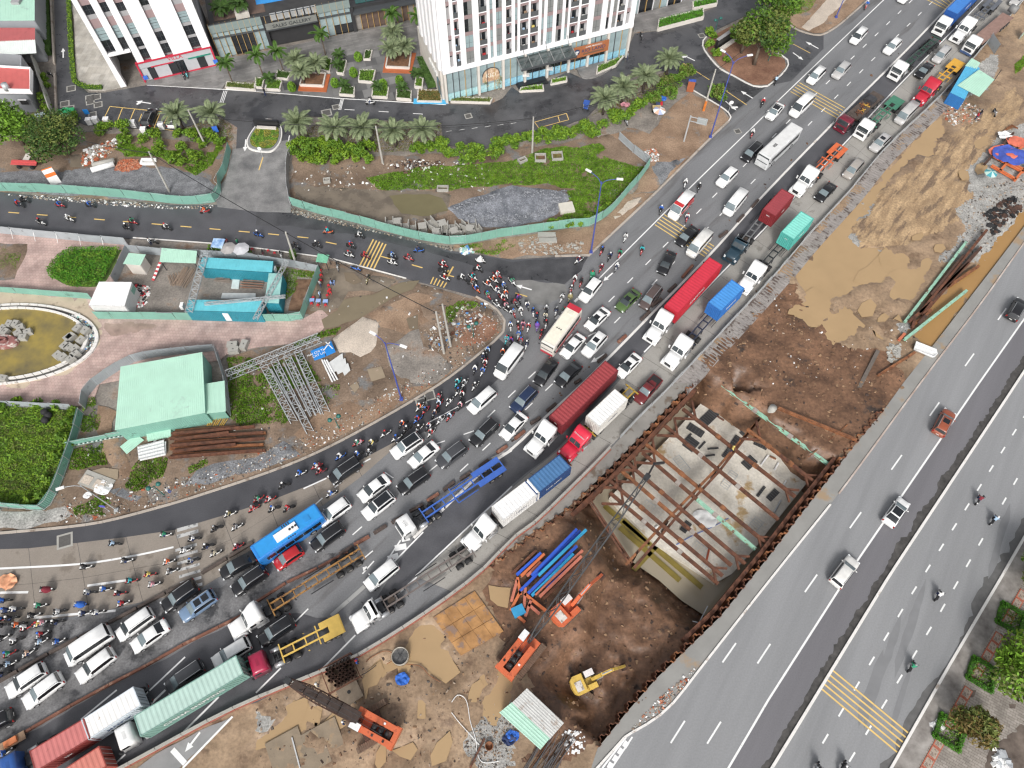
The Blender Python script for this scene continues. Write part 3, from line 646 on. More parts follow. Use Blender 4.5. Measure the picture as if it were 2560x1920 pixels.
def car(n,xf,yf,n2,xr,yr,kind,col,ctx,roof='',name=None,z=.75):
 a,b=G1(n,xf,yf,z),G1(n2,xr,yr,z);c=(a+b)/2;c.z=.03
 D=car_meshes(kind);L,W,H,zb,zd,zf,xrt,xft,xfb,wr,rw=D['info']
 cw={'sedan':'sedan','hatch':'hatchback','suv':'SUV','mpv':'people carrier','van':'high-roof van','minibus':'minibus','pickup':'pickup truck'}[kind]
 t=thing(name or {'sedan':'sedan_car','hatch':'hatchback_car','suv':'sport_utility_car','mpv':'people_carrier','van':'passenger_van','minibus':'minibus','pickup':'pickup_truck'}[kind],f'{colname(col)} {cw} {ctx}','van' if kind in ('van','minibus') else ('pickup' if kind=='pickup' else 'car'),c,head(a,b),'cars in the traffic queue')
 pm=paint(col,COL[col])
 put('body',D['body'],t,mat=[pm]);put('windscreen',D['windscreen'],t,mat=[SCREEN if random.random()<.7 else SCREEN_D]);put('rear_window',D['rear_window'],t)
 for s in (1,-1):
  put('side_window',D['side_window%d'%s],t)
  put('headlight',D['headlight'],t,(L*.462,s*W*.35,zf-.10),(0,0,-s*.35))
  put('tail_light',D['tail_light'],t,(-L*.487,s*W*.42,zd*.84))
  put('mirror',D['mirror'],t,(xfb*L-.35,s*(W/2+.09),zb+.08),mat=[pm])
  for x in (.305,-.295):put('wheel',D['wheel'],t,(x*L,s*(W/2-.09),rw))
 put('grille',D['grille'],t,(L*.49,0,.5));put('number_plate',D['plate'],t,(-L*.502,0,.62))
 xm=(xrt+xft)/2*L
 if roof=='s':put('sunroof',D['sunroof'],t,(xm+.45,0,H+.012))
 if roof=='ss':put('sunroof',D['sunroof'],t,(xm+.5,0,H+.012));put('sunroof',D['sunroof'],t,(xm-.5,0,H+.012))
 if roof=='g':put('glass_roof',D['glassroof'],t,(xm,0,H+.012))
 if kind in ('suv','mpv') and roof!='n':
  for s in (1,-1):put('roof_rail',D['rail'],t,(0,s*wr*.93,H+.0))
 return t
def colname(c): return dict(steelblue='blue-grey',darkblue='dark blue',darkgrey='dark grey',pearl='pearl white',bronze='light bronze').get(c,c)
CARS=[
(3,715,385,3,845,245,'mpv','white','farthest along the lane beside the white edge line'),
(3,1000,475,3,1145,335,'suv','white','alone in the middle lane left of the empty chassis trucks'),
(3,560,685,3,700,540,'suv','silver','beside a white people carrier, before the far yellow stripes'),
(3,345,725,3,480,590,'mpv','white','touching the far yellow rumble stripes with its front'),
(3,1145,10,3,1240,-80,'suv','white','cut off by the top edge of the picture'),
(3,1430,545,3,1560,410,'mpv','silver','right behind a black sedan beside the yellow flat trailer'),
(3,1290,665,3,1410,550,'sedan','black','beside the red long-nose truck with the yellow trailer'),
(3,1110,1070,3,1265,915,'minibus','silver','in the lane along the works fence beside the green skeletal trailer'),
(3,890,1310,3,1040,1165,'suv','silver','with dark sunroof by the ribbed concrete strip','s'),
(3,665,1540,3,800,1390,'mpv','bronze','along the works fence ahead of the orange trailer'),
(7,425,70,3,565,1590,'sedan','black','along the works fence behind the teal container'),
(3,180,1025,3,385,830,'van','white','on the far yellow stripes right behind the white bus'),
(3,-5,1035,3,120,890,'sedan','white','with black glass roof beside the white edge line','g'),
(3,2110,45,3,2200,-60,'suv','silver','in the picture\'s top corner beyond the trucks'),
(2,1990,1395,2,2150,1245,'mpv','black','beside the front of the long white bus'),
(2,1790,1600,2,1920,1470,'suv','white','following the red and white ambulance','n'),
(6,1840,205,6,2005,5,'minibus','white','hugging the divider beside the dark red container'),
(6,1440,445,6,1580,315,'sedan','black','on the middle yellow stripes behind the ambulance'),
(6,1525,560,6,1700,360,'minibus','pearl','straddling the middle yellow stripes beside the divider'),
(6,1300,680,6,1370,545,'sedan','black','just past the middle yellow stripes, alone in its lane'),
(6,610,930,6,740,770,'suv','white','behind the red and cream bus by the junction','n'),
(6,925,1010,6,1075,865,'sedan','green','with dark sunroof beside a brown people carrier','s'),
(6,1130,995,6,1260,830,'mpv','brown','squeezed between a green sedan and the divider'),
(6,665,1165,6,805,1030,'sedan','white','beside the tail of the red and cream bus','s'),
(6,455,1405,6,590,1255,'sedan','white','beside the front of the red and cream bus'),
(6,640,1400,6,780,1240,'suv','white','with black sunroof next to a white sedan by the bus','s'),
(6,230,1640,6,350,1475,'sedan','black','next to the sedan with a teal sunshade, kerb side'),
(6,410,1650,6,560,1500,'sedan','black','with a teal sunshade behind its windscreen'),
(6,930,1575,6,1080,1425,'sedan','white','with dark sunroof behind the long dark red container','s'),
(10,1080,150,6,1260,1610,'pickup','maroon','with a loaded bed beside the pit fence'),
(5,2090,1600,6,60,1360,'van','white','hemmed in by motorbikes at the island kerb'),
(9,1860,225,9,2040,65,'mpv','white','alongside the swarm of motorbikes after the island'),
(9,1880,510,9,2060,335,'suv','black','behind a dark grey SUV near the end of the divider'),
(10,25,215,10,175,60,'suv','darkblue','near the divider beside the long dark red container'),
(9,2140,455,10,95,275,'sedan','white','between a dark blue and a black SUV near the divider'),
(9,1190,610,9,1410,460,'suv','white','with black panoramic roof beside the motorbike lane','g'),
(9,1350,690,9,1540,535,'sedan','white','between the black-roofed white SUV and a dark grey SUV'),
(9,1590,690,9,1790,540,'suv','darkgrey','right of a white sedan, beside the dark barrier blocks'),
(9,645,835,9,890,670,'mpv','black','large, straddling the motorbike lane line near the kerb'),
(9,905,985,9,1130,815,'sedan','white','side by side with a white SUV with black roof'),
(9,935,1145,9,1180,955,'suv','white','with black glass roof beside a white sedan and blue chassis','g'),
(9,1260,910,9,1460,770,'suv','black','following close beside two white cars, mid carriageway'),
(9,555,1195,9,790,1020,'suv','white','directly behind the blue bus'),
(9,510,1400,9,725,1245,'suv','black','right of the blue bus, behind the red hatchback'),
(9,180,1565,9,380,1430,'hatch','red','alongside the blue bus'),
(8,1940,1630,8,2170,1500,'sedan','black','in front of the blue bus with a white rear panel'),
(12,2025,130,9,75,1610,'suv','black','ahead of the red hatchback'),
(12,1420,270,12,1690,80,'suv','black','beside the blue-grey SUV, by the dark barrier blocks'),
(12,1570,355,12,1850,160,'suv','steelblue','with two dark roof windows','ss'),
(12,1030,515,12,1300,320,'mpv','white','behind the white high-roof van, barrier side'),
(12,1165,610,12,1420,430,'sedan','white','beside a white people carrier, before the rusty barrier'),
(12,595,720,12,940,490,'van','white','long, beside the dark barrier next to the motorbikes'),
(12,700,870,12,955,675,'suv','white','right of the white high-roof van at the rusty barrier','n'),
(12,75,1005,12,380,800,'suv','white','nearest the lower corner along the dark barrier'),
(12,225,1100,12,520,880,'suv','white','nearest the rusty barrier, twin of the SUV beside it'),
(12,-190,1350,12,55,1225,'suv','black','cut off by the picture edge beside the rusty barrier'),
(12,1880,740,12,2120,590,'suv','white','behind the mint container, ahead of a white truck'),
(12,1450,975,12,1740,775,'mpv','darkgrey','beside the mint container trailer'),
(13,30,570,13,320,380,'suv','black','with dark sunroof between the rusty and the yellow trailers','s'),
(13,965,90,13,1200,-104,'mpv','white','by the white chevron, between two empty trailers'),
(11,1570,240,11,1470,425,'suv','copper','with sunroof on the open highway','s'),
(11,1190,995,11,1030,1215,'sedan','white','with black roof astride the highway lane line','g'),
(11,745,1510,15,575,75,'suv','pearl','astride the highway lane line below the pit'),
(7,2205,920,7,2090,1110,'suv','black','at the picture edge on the open highway'),
(0,1320,950,0,1262,1085,'suv','black','parked in the yellow bay between the palms'),
(0,1525,975,0,1480,1090,'hatch','white','parked half hidden under a palm crown'),
]
for c in CARS:car(*c)
def on_vehicle(o,z):o.location.z+=z
def ambulance():
 a,b=G1(6,1360,240,.9),G1(6,1555,20,.9);c=(a+b)/2;c.z=.03
 D=car_meshes('van');L,W,H,zb,zd,zf,xrt,xft,xfb,wr,rw=D['info']
 t=thing('ambulance','white and red ambulance van entering the middle yellow stripes','ambulance',c,head(a,b))
 put('body',D['body'],t,mat=[paint('white',COL['white'])]);put('windscreen',D['windscreen'],t);put('rear_window',D['rear_window'],t)
 RD=paint('ambred',(.55,.03,.035))
 for s in (1,-1):
  put('side_window',D['side_window%d'%s],t);put('mirror',D['mirror'],t,(xfb*L-.35,s*(W/2+.09),zb+.08));put('headlight',D['headlight'],t,(L*.462,s*W*.35,zf-.1),(0,0,-s*.35));put('tail_light',D['tail_light'],t,(-L*.487,s*W*.42,zd*.84))
  for x in (.305,-.295):put('wheel',D['wheel'],t,(x*L,s*(W/2-.09),rw))
  MB().box(-.4,s*(W/2+.012),.75,L*.75,.02,.55).build('red_band',RD,t);MB().box(-1.2,s*(W/2-.0),1.55,L*.3,.1,.5).build('red_band',RD,t)
 MB().box(1.05,0,H-.02,.75,W*.82,.06).build('red_roof_panel',RD,t);MB().box(1.05,0,H+.04,.2,W*.55,.10).build('light_bar',mat('amb_lamp',(.5,.05,.05),.2),t)
ambulance()
def bus(n,xf,yf,n2,xr,yr,L,W,H,roofc,bodyc,label,accent=None,z=2.5,front=None):
 a,b=G1(n,xf,yf,z),G1(n2,xr,yr,z);d=(a-b).normalized();c=(a+b)/2;c.z=.0
 t=thing('bus',label,'bus',c,head(a,b));BM=paint('bus_'+label.split()[0]+'b',bodyc);RM=paint('bus_'+label.split()[0]+'r',roofc)
 mb=MB();mb.smooth= False
 def ring(x,w,zl,zt,r=.22): return [Vector((x,y,zz)) for y,zz in ((-w,zl),(w,zl),(w,zt-r),(w-r*.35,zt-r*.3),(w-r,zt),(-w+r,zt),(-w+r*.35,zt-r*.3),(-w,zt-r))]
 w=W/2
 mb.loft([ring(-L/2,w*.94,.4,H-.12),ring(-L/2+.12,w,.34,H),ring(L/2-.35,w,.34,H),ring(L/2-.1,w*.97,.36,H-.12),ring(L/2,w*.9,.42,H*.62)])
 mb.build('body',BM,t)
 MB().prism([Vector((-L/2+.25,-w+.24,0)),Vector((L/2-.55,-w+.24,0)),Vector((L/2-.55,w-.24,0)),Vector((-L/2+.25,w-.24,0))],H-.05,H+.02).build('roof',RM,t)
 n_=int((L-1.6)/1.25);
 for s in (1,-1):
  for i in range(n_):
   x=-L/2+.7+(i+.5)*(L-1.7)/n_
   MB().box(x,s*(w+.006),H*.47,(L-1.7)/n_-.09,.03,H*.30).build('side_window',TINT,t)
  for x in (L*.29,-L*.27):
   o=put('wheel',WHEEL_T,t,(x,s*(w-.12),.48))
  MB().ball((L/2-.05,s*(w+.22),H*.7),.07,.16,.2).build('mirror',STEEL_D,t)
  MB().box(L/2-.06,s*w*.68,.7,.12,.36,.2).build('headlight',LAMP,t)
  MB().box(-L/2+.0,s*w*.75,.9,.08,.2,.4).build('tail_light',RED_L,t)
  if accent:MB().box(-.3,s*(w+.01),.45,L*.9,.025,.55).build('side_stripe',accent,t)
 wm=MB();wm.quad((L/2-.085,-w*.88,H*.93),(L/2+.012,-w*.84,H*.5),(L/2+.012,w*.84,H*.5),(L/2-.085,w*.88,H*.93));wm.build('windscreen',SCREEN_D,t)
 if accent:MB().box(L/2-.02,0,.42,.1,W*.9,.5).build('front_panel',accent,t);MB().box(-L/2+.5,0,H-.0,1.0,W*.93,.05).build('rear_roof_panel',accent,t)
 MB().box(-L/2-.0,0,H*.5,.06,W*.75,H*.34).build('rear_window',TINT,t)
 return t
tw=MB();tw.smooth= True;tw.lathe([(.02,-.13),(.26,-.14),(.30,-.16),(.50,-.14),(.50,.14),(.30,.16),(.26,.14),(.02,.13)],16,axis='y');tw.m=[1 if (i//16) in (0,1,5,6) else 0 for i in range(len(tw.f))]
WHEEL_T=tw.mesh('wheel',[BLACK,CHROME])
td=MB();td.smooth= True;td.lathe([(.02,-.10),(.24,-.26),(.30,-.30),(.51,-.28),(.51,.28),(.30,.30),(.24,.26),(.02,.10)],16,axis='y');td.m=[1 if (i//16) in (0,1,5,6) else 0 for i in range(len(td.f))]
WHEEL_D=td.mesh('wheel',[BLACK,mat('hub_grey',(.16,.15,.14),.6)])
b1=bus(2,2150,1385,3,265,1080,10.6,2.5,3.05,(.68,.68,.67),(.62,.63,.63),'white city bus beside a black people carrier')
for i in range(4):MB().box(1.5+i*.26,0,3.07,.12,.5,.05).build('roof_vent',STEEL_D,b1)
b2=bus(6,335,1290,6,520,1040,8.4,2.35,2.95,(.78,.74,.62),(.66,.62,.56),'red and cream bus at the motorbike crush',paint('busred',(.48,.03,.05)))
for i in range(3):MB().lathe([(.11,0),(.11,.04)],10,(.8,-.35+i*.35,2.98)).build('roof_vent',STEEL_D,b2)
MB().box(-2.6,0,2.97,.7,.8,.1).build('roof_hatch',paint('bus_cream',(.7,.67,.56)),b2)
b3=bus(9,70,1420,9,470,1150,9.6,2.45,3.0,(.03,.28,.66),(.02,.19,.55),'blue city bus beside a red hatchback')
MB().box(.1,.1,3.02,3.1,1.15,.22).build('air_conditioner',paint('white',COL['white']),b3)
for i in range(3):MB().lathe([(.17,0),(.17,.03)],12,(-.55-.0+(i-1)*.42-.35,.1,3.24)).build('fan',STEEL_D,b3)
for i in range(4):MB().box(.2-i*.3,-.85,3.02,.16,.3,.03).build('roof_vent',STEEL_D,b3);MB().box(.2-i*.3,1.0,3.02,.16,.2,.03).build('roof_vent',STEEL_D,b3)
MB().box(-2.9,.15,3.02,.8,.8,.08).build('roof_hatch',paint('bus_blueh',(.03,.25,.6)),b3)
# ================================================================ trucks, trailers, containers
def tractor(n,xf,yf,n2,xr,yr,kind,col,label,z=1.3,name='truck_tractor',accent=None):
 a,b=G1(n,xf,yf,z),G1(n2,xr,yr,z);d=(a-b).normalized();h=head(a,b)
 PM=paint('truck_'+('%02d%02d%02d'%tuple(int(c*99) for c in col)),col);PA=paint('truck_'+('%02d%02d%02d'%tuple(int(c*99) for c in accent)),accent) if accent else PM
 t=thing(name,label,'truck',(a.x,a.y,0),h,'trucks in the queue')
 def ring(x,w,zl,zt,r=.2): return [Vector((x,y,q)) for y,q in ((-w,zl),(w,zl),(w,zt-r),(w-r*.3,zt-r*.3),(w-r,zt),(-w+r,zt),(-w+r*.3,zt-r*.3),(-w,zt-r))]
 if kind in ('long','longday'):
  m=MB();m.smooth= True;m.loft([ring(-2.0,1.02,.95,1.95),ring(-1.2,.98,.9,1.86),ring(-.5,.92,.8,1.70),ring(-.12,.80,.75,1.5),ring(0,.62,.8,1.28)]);m.build('hood',PM,t)
  for s in (1,-1):
   m=MB();m.smooth= True;m.loft([[Vector((x,s*(.72+y),q)) for y,q in ((0,.5),(.45,.55),(.47,1.0),(.3,zt),(0,zt+.05))] for x,zt in ((-1.75,1.05),(-1.4,1.32),(-.8,1.38),(-.3,1.2),(-.08,.95))]);m.build('fender',PM,t)
   MB().box(-.22,s*.92,.95,.3,.34,.28,s*-.3).build('headlight',LAMP,t)
   put('wheel',WHEEL_T,t,(-1.1,s*1.02,.5))
   MB().box(-2.25,s*1.45,1.7,.12,.22,.6).build('mirror',STEEL_D if kind=='longday' else PM,t)
   m=MB();m.smooth= True;m.tube((-4.5,s*.95,.75),(-2.9,s*.95,.75),.33,n=12);m.build('fuel_tank',CHROME,t)
  MB().box(-.03,0,.72,.1,1.0,.62).build('grille',STEEL_D,t);MB().box(-.06,0,.42,.3,2.3,.34).build('bumper',PM,t)
  top=2.75;zr=3.75 if kind=='long' else 2.85;xe=-4.35 if kind=='long' else -3.45
  m=MB();m.smooth= True
  m.loft([ring(-1.98,1.06,.9,1.98),ring(-2.45,1.1,.85,2.68),ring(-2.75,1.14,.85,2.82),ring(-3.3,1.17,.85,zr-.35 if kind=='long' else 2.85),ring(xe+.5,1.2,.85,zr),ring(xe,1.2,.85,zr)],caps=True);m.build('cab',PM,t)
  for s in (1,-1):
   for y0,y1 in ((.04,.92),):
    m=MB();m.quad((-2.06,s*y0,2.05),(-2.06,s*y1,2.03),(-2.47,s*(y1-.02),2.63),(-2.47,s*y0,2.69)) if s>0 else m.quad((-2.06,s*y1,2.03),(-2.06,s*y0,2.05),(-2.47,s*y0,2.69),(-2.47,s*(y1-.02),2.63));o=m.build('windscreen',SCREEN_D,t);o.location=(.03,0,.03)
   MB().box(-2.85,s*1.15,1.95,.75,.06,.55).build('side_window',TINT,t)
   if kind=='long':MB().box(-3.9,s*1.2,2.1,.4,.03,.4).build('sleeper_window',TINT,t)
   m=MB();m.tube((xe-.12,s*1.0,.7),(xe-.12,s*1.0,3.3),.08);m.build('exhaust_stack',CHROME,t)
  xb=xe-2.9
 else:
  zr=3.35 if kind=='cab' else 2.75
  m=MB();m.smooth= True
  m.loft([ring(0,1.08,.55,1.75),ring(-.06,1.16,.5,2.0),ring(-.35,1.2,.5,2.72,.25),ring(-.75,1.22,.5,2.9 if kind=='cab' else 2.78,.3),ring(-1.5,1.22,.5,zr,.3),ring(-2.0,1.22,.6,zr-.05,.25)]);m.build('cab',PM,t)
  m=MB();m.quad((-.03,-1.02,1.8),(-.03,1.02,1.8),(-.30,1.0,2.6),(-.30,-1.0,2.6));o=m.build('windscreen',SCREEN_D,t);o.location=(.03,0,.02)
  MB().box(-.01,0,.95,.06,1.5,.55).build('grille',STEEL_D,t);MB().box(.02,0,.38,.16,2.3,.42).build('bumper',PA,t)
  MB().box(-1.0,0,zr-.55 if kind=='cab' else 2.72,.7,.9,.05).build('roof_hatch',paint('hatch_'+('%02d'%int(col[0]*99)),tuple(c*.8 for c in col)),t)
  for s in (1,-1):
   MB().box(.03,s*.9,.62,.08,.36,.2).build('headlight',LAMP,t)
   MB().box(-.75,s*1.2,1.75,.8,.05,.65).build('side_window',TINT,t);MB().box(.0,s*1.42,1.6,.12,.2,.7).build('mirror',STEEL_D,t)
   put('wheel',WHEEL_T,t,(-1.25,s*1.02,.5))
   m=MB();m.smooth= True;m.tube((-3.7,s*.9,.72),(-2.5,s*.9,.72),.32,n=10);m.build('fuel_tank',CHROME if random.random()<.5 else STEEL_D,t)
  xe=-2.0;xb=-5.6
 ch=MB()
 for s in (1,-1):ch.beam((xe+.5,s*.42,.85),(xb-.5,s*.42,.85),.12,.28)
 for q in range(4):ch.beam((xe-.4-q*.8,-.42,.85),(xe-.4-q*.8,.42,.85),.12,.2)
 ch.box(xe-.45,0,.98,.6,1.2,.12);ch.build('chassis',STEEL_D,t)
 fw=MB();fw.lathe([(.5,0),(.5,.1),(.2,.12)],14,(xb+.95,0,1.05));fw.build('fifth_wheel',mat('grease',(.06,.045,.035),.4),t)
 for x in (xb+.3,xb+1.65):
  for s in (1,-1):put('wheel',WHEEL_D,t,(x,s*.88,.51))
 t['king']=xb+.95
 return t
def skeleton(t,L,m,name,label,style='bare',wheels=3,deckm=None):
 k=t['king'];rz=t.rotation_euler.z;o=thing(name,label,'trailer',t.location.copy(),rz,'trailers in the queue')
 x0=k+.9;x1=x0-L;f=MB();zt=1.28
 for s in (1,-1):f.beam((x0,s*.48,zt),(x1,s*.48,zt),.16,.26)
 f.build('main_rails',m,o)
 nc=int(L/1.45)
 for i in range(nc+1):
  x=x0+(x1-x0)*i/nc;ends=i in (0,nc) or (style!='bare' and i%3==0)
  MB().beam((x,-1.18 if ends else -.5,zt),(x,1.18 if ends else .5,zt),.14,.2).build('cross_member',m,o)
 if style=='flat':
  MB().box((x0+x1)/2,0,zt+.12,L,2.4,.1).build('deck',deckm or m,o)
 if style in ('tail','half'):
  xl=x1+L*.34
  for s in (1,-1):MB().box((x1+xl)/2,s*.88,zt+.0,xl-x1,.66,.12).build('tail_deck',m,o)
  if style=='half':MB().box((x1+xl)/2-L*.06,0,zt+.125,(xl-x1)*.62,2.4,.05).build('tail_deck',m,o)
 for i in range(wheels):
  for s in (1,-1):put('wheel',WHEEL_D,o,(x1+1.0+i*1.3,s*.88,.51))
 for s in (1,-1):
  MB().beam((x0-2.9,s*.55,.35),(x0-2.9,s*.55,1.2),.14,.14).build('landing_leg',STEEL_D,o)
  MB().beam((x1+4.6,s*1.1,.75),(x1+L*.62,s*1.1,.75),.04,.35).build('side_guard',m if style!='bare' else STEEL_D,o)
  MB().box(x1-.03,s*.85,.9,.06,.3,.16).build('tail_light',RED_L,o)
 MB().box(x1+1.0+2.6,0,.8,.1,1.9,.1).build('axle_frame',STEEL_D,o)
 return o
_CON={}
def cont_meshes(ft):
 if ft in _CON: return _CON[ft]
 L=12.19 if ft==40 else 6.06;W,H=2.44,2.59;D={}
 def corr(n,x0,x1,dep):
  out=[];st=(x1-x0)/n
  for i in range(n):x=x0+i*st;out+=[(x,0),(x+st*.30,0),(x+st*.5,-dep),(x+st*.80,-dep)]
  return out+[(x1,0)]
 P0=paint('cont',(.5,.2,.2),.5)
 pr=corr(int(L/.29),-L/2+.12,L/2-.12,.045);m=MB()
 for (a,o1),(b,o2) in zip(pr,pr[1:]):m.quad((a,o1,.16),(b,o2,.16),(b,o2,H-.1),(a,o1,H-.1))
 D['side']=m.mesh('side_wall',P0)
 pr=corr(int(L/.55),-L/2+.12,L/2-.12,.03);m=MB()
 for (a,o1),(b,o2) in zip(pr,pr[1:]):m.quad((a,-W/2+.05,o1),(b,-W/2+.05,o2),(b,W/2-.05,o2),(a,W/2-.05,o1))
 D['roof']=m.mesh('roof',P0)
 pr=corr(8,-W/2+.1,W/2-.1,.045);m=MB()
 for (a,o1),(b,o2) in zip(pr,pr[1:]):m.quad((o1,a,.16),(o2,b,.16),(o2,b,H-.1),(o1,a,H-.1))
 D['front']=m.mesh('front_wall',P0)
 m=MB()
 for s in (1,-1):
  for z in (.08,H-.06):m.beam((-L/2,s*(W/2-.05),z),(L/2,s*(W/2-.05),z),.11,.14)
  for e in (1,-1):
   m.beam((e*(L/2-.07),s*(W/2-.07),0),(e*(L/2-.07),s*(W/2-.07),H),.15,.15);m.box(e*(L/2-.09),s*(W/2-.08),H-.11,.18,.17,.13)
 for e in (1,-1):
  for z in (.08,H-.06):m.beam((e*(L/2-.06),-W/2,z),(e*(L/2-.06),W/2,z),.12,.14)
 m.box(0,0,.1,L-.2,W-.2,.06);D['frame']=m.mesh('frame',P0)
 D['door']=MB().box(0,0,.16,.05,W/2-.12,H-.3).mesh('door',P0)
 D['bar']=MB().tube((0,0,.12),(0,0,H-.12),.03,n=6).mesh('locking_bar',STEEL)
 D['dim']=(L,W,H);_CON[ft]=D; return D
def text(parent,s,size,loc,rot,m,name='lettering',align='CENTER',ext=.004,sx=1.0):
 cu=bpy.data.curves.new(name,'FONT');cu.body=s;cu.size=size;cu.align_x=align;cu.align_y='CENTER';cu.extrude=ext;cu.offset=.008*size;cu.resolution_u=2
 cu.materials.append(m);q=bpy.data.objects.new(name,cu);C.objects.link(q);me=bpy.data.meshes.new_from_object(q);bpy.data.objects.remove(q);me.name=name
 o=put(name,me,parent,loc,rot);o.scale=(sx,1,1); return o
TXT_W=mat('lettering_white',(.75,.75,.74),.6,.05);TXT_N=mat('lettering_navy',(.03,.05,.12),.6,.05)
def container(ft,front,rear,col,label,roofcol=None,txt=None,txtm=None,z0=1.42,fronttxt=None,size=.62,h=None,off=0.0,doors=True,roofwear=None):
 D=cont_meshes(ft);L,W,H=D['dim'];a,b=front,rear;c=(a+b)/2;hd=head(a,b) if h is None else h
 if off is not None and h is not None:c=a-Vector((cos(hd),sin(hd),0))*L/2
 t=thing('shipping_container',label,'container',(c.x,c.y,z0),hd,'containers on trailers')
 key='%02d%02d%02d'%tuple(int(q*99) for q in col)
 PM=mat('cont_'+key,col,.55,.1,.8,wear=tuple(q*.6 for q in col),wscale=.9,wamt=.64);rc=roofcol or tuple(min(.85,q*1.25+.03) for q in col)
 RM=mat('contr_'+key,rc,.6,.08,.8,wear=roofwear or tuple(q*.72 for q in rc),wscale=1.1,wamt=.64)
 for s in (1,-1):put('side_wall',D['side'],t,(0,s*(W/2-.012),0),(0,0,0 if s>0 else PI),mat=[PM])
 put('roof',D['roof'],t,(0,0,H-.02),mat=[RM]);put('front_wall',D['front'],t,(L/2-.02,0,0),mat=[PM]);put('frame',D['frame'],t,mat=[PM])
 for s in (1,-1):put('door',D['door'],t,(-L/2+.04,s*W/4,0),mat=[PM])
 for y in (-.85,-.35,.35,.85):put('locking_bar',D['bar'],t,(-L/2-.02,y,0))
 if txt:text(t,txt,size,(0-off,W/2+.012,H*.55),(R(90),0,R(180)),txtm or TXT_W)
 if fronttxt:text(t,fronttxt,.3,(L/2+.012,0,H*.72),(R(90),0,R(90)),txtm or TXT_W)
 return t
def cpx(n,x,y,z=4.0): return G1(n,x,y,z)
WT=(.80,.80,.79)
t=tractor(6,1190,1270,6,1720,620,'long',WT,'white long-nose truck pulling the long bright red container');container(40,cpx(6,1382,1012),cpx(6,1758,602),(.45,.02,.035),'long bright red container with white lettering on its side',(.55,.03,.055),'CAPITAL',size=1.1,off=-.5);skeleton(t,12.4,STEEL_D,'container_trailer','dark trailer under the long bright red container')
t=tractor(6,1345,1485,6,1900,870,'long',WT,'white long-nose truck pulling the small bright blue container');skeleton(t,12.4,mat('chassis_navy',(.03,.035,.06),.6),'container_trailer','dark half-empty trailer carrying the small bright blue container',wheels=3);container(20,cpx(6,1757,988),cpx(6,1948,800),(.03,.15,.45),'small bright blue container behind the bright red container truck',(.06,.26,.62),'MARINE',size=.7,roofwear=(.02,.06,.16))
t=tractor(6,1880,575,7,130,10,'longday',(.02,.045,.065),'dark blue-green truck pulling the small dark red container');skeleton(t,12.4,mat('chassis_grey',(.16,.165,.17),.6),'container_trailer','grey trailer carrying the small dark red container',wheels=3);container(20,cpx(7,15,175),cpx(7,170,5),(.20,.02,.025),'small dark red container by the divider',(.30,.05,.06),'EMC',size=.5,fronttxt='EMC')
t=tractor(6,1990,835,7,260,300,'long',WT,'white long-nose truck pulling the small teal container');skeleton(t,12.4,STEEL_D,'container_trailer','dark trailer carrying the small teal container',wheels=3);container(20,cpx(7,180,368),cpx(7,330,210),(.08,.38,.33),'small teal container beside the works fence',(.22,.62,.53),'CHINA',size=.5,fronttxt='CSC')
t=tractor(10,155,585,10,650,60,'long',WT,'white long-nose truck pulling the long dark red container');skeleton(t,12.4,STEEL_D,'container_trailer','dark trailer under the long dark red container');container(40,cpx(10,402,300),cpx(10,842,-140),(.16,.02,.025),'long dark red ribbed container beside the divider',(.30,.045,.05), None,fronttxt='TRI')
t=tractor(10,445,625,10,950,130,'long',(.58,.02,.05),'red long-nose truck pulling the small white container');container(20,cpx(10,712,312),cpx(10,932,102),(.62,.60,.56),'small white container behind the red long-nose truck',(.80,.79,.77),'HANJIN',TXT_N,size=.55);skeleton(t,9.4,mat('chassis_yellow',(.42,.28,.05),.6,.2),'container_trailer','yellow-tailed trailer under the small white container',wheels=2)
text(t,'TRANSIMEX',.34,(-3.0,0,3.42),(R(-18),0,R(90)),TXT_W)
t=tractor(9,1815,1400,10,330,770,'long',WT,'white long-nose truck pulling a white and a dark blue container');skeleton(t,12.6,RUST,'container_trailer','rusty trailer under the white and dark blue containers')
container(20,cpx(9,2125,1090),cpx(10,150,910),(.66,.65,.63),'small white container in front of the dark blue one',(.82,.81,.80),'HANJIN',TXT_N,size=.5);container(20,cpx(10,182,885),cpx(10,442,680),(.02,.055,.16),'small dark blue container beside the pit fence',(.06,.16,.33),'TOTAL DEPOT',size=.42,roofwear=(.16,.17,.18))
t=tractor(9,1240,1275,9,2040,740,'cablow',WT,'white cab-over truck pulling the bright blue empty trailer');skeleton(t,12.6,mat('chassis_blue',(.05,.13,.46),.5,.1),'skeletal_trailer','bright blue empty skeletal trailer','tail',2)
text(t,'N I L',.42,(-1.0,0,2.79),(0,0,R(-90)),mat('lettering_grey',(.3,.3,.3),.6))
t=tractor(12,1990,490,9,860,1480,'long',WT,'white long-nose truck pulling the rusty yellow empty trailer');skeleton(t,12.6,mat('chassis_ochre',(.33,.17,.05),.65,.25,2,wear=(.1,.05,.03),wscale=3,wamt=.52),'skeletal_trailer','rusty yellow empty skeletal trailer beside the rusty barrier','bare',3)
t=tractor(13,835,420,9,1750,1500,'longday',WT,'white short-cab truck pulling the grey empty trailer');skeleton(t,12.6,mat('chassis_taupe',(.15,.125,.115),.65,.25,2),'skeletal_trailer','grey-brown empty skeletal trailer beside the pit fence','bare',2)
t=tractor(13,-40,800,13,690,430,'cablow',(.34,.02,.06),'dark red cab-over truck pulling the yellow empty trailer');skeleton(t,7.7,mat('chassis_gold',(.62,.42,.10),.55,.1),'skeletal_trailer','yellow empty trailer with plated tail by the works fence','half',2)
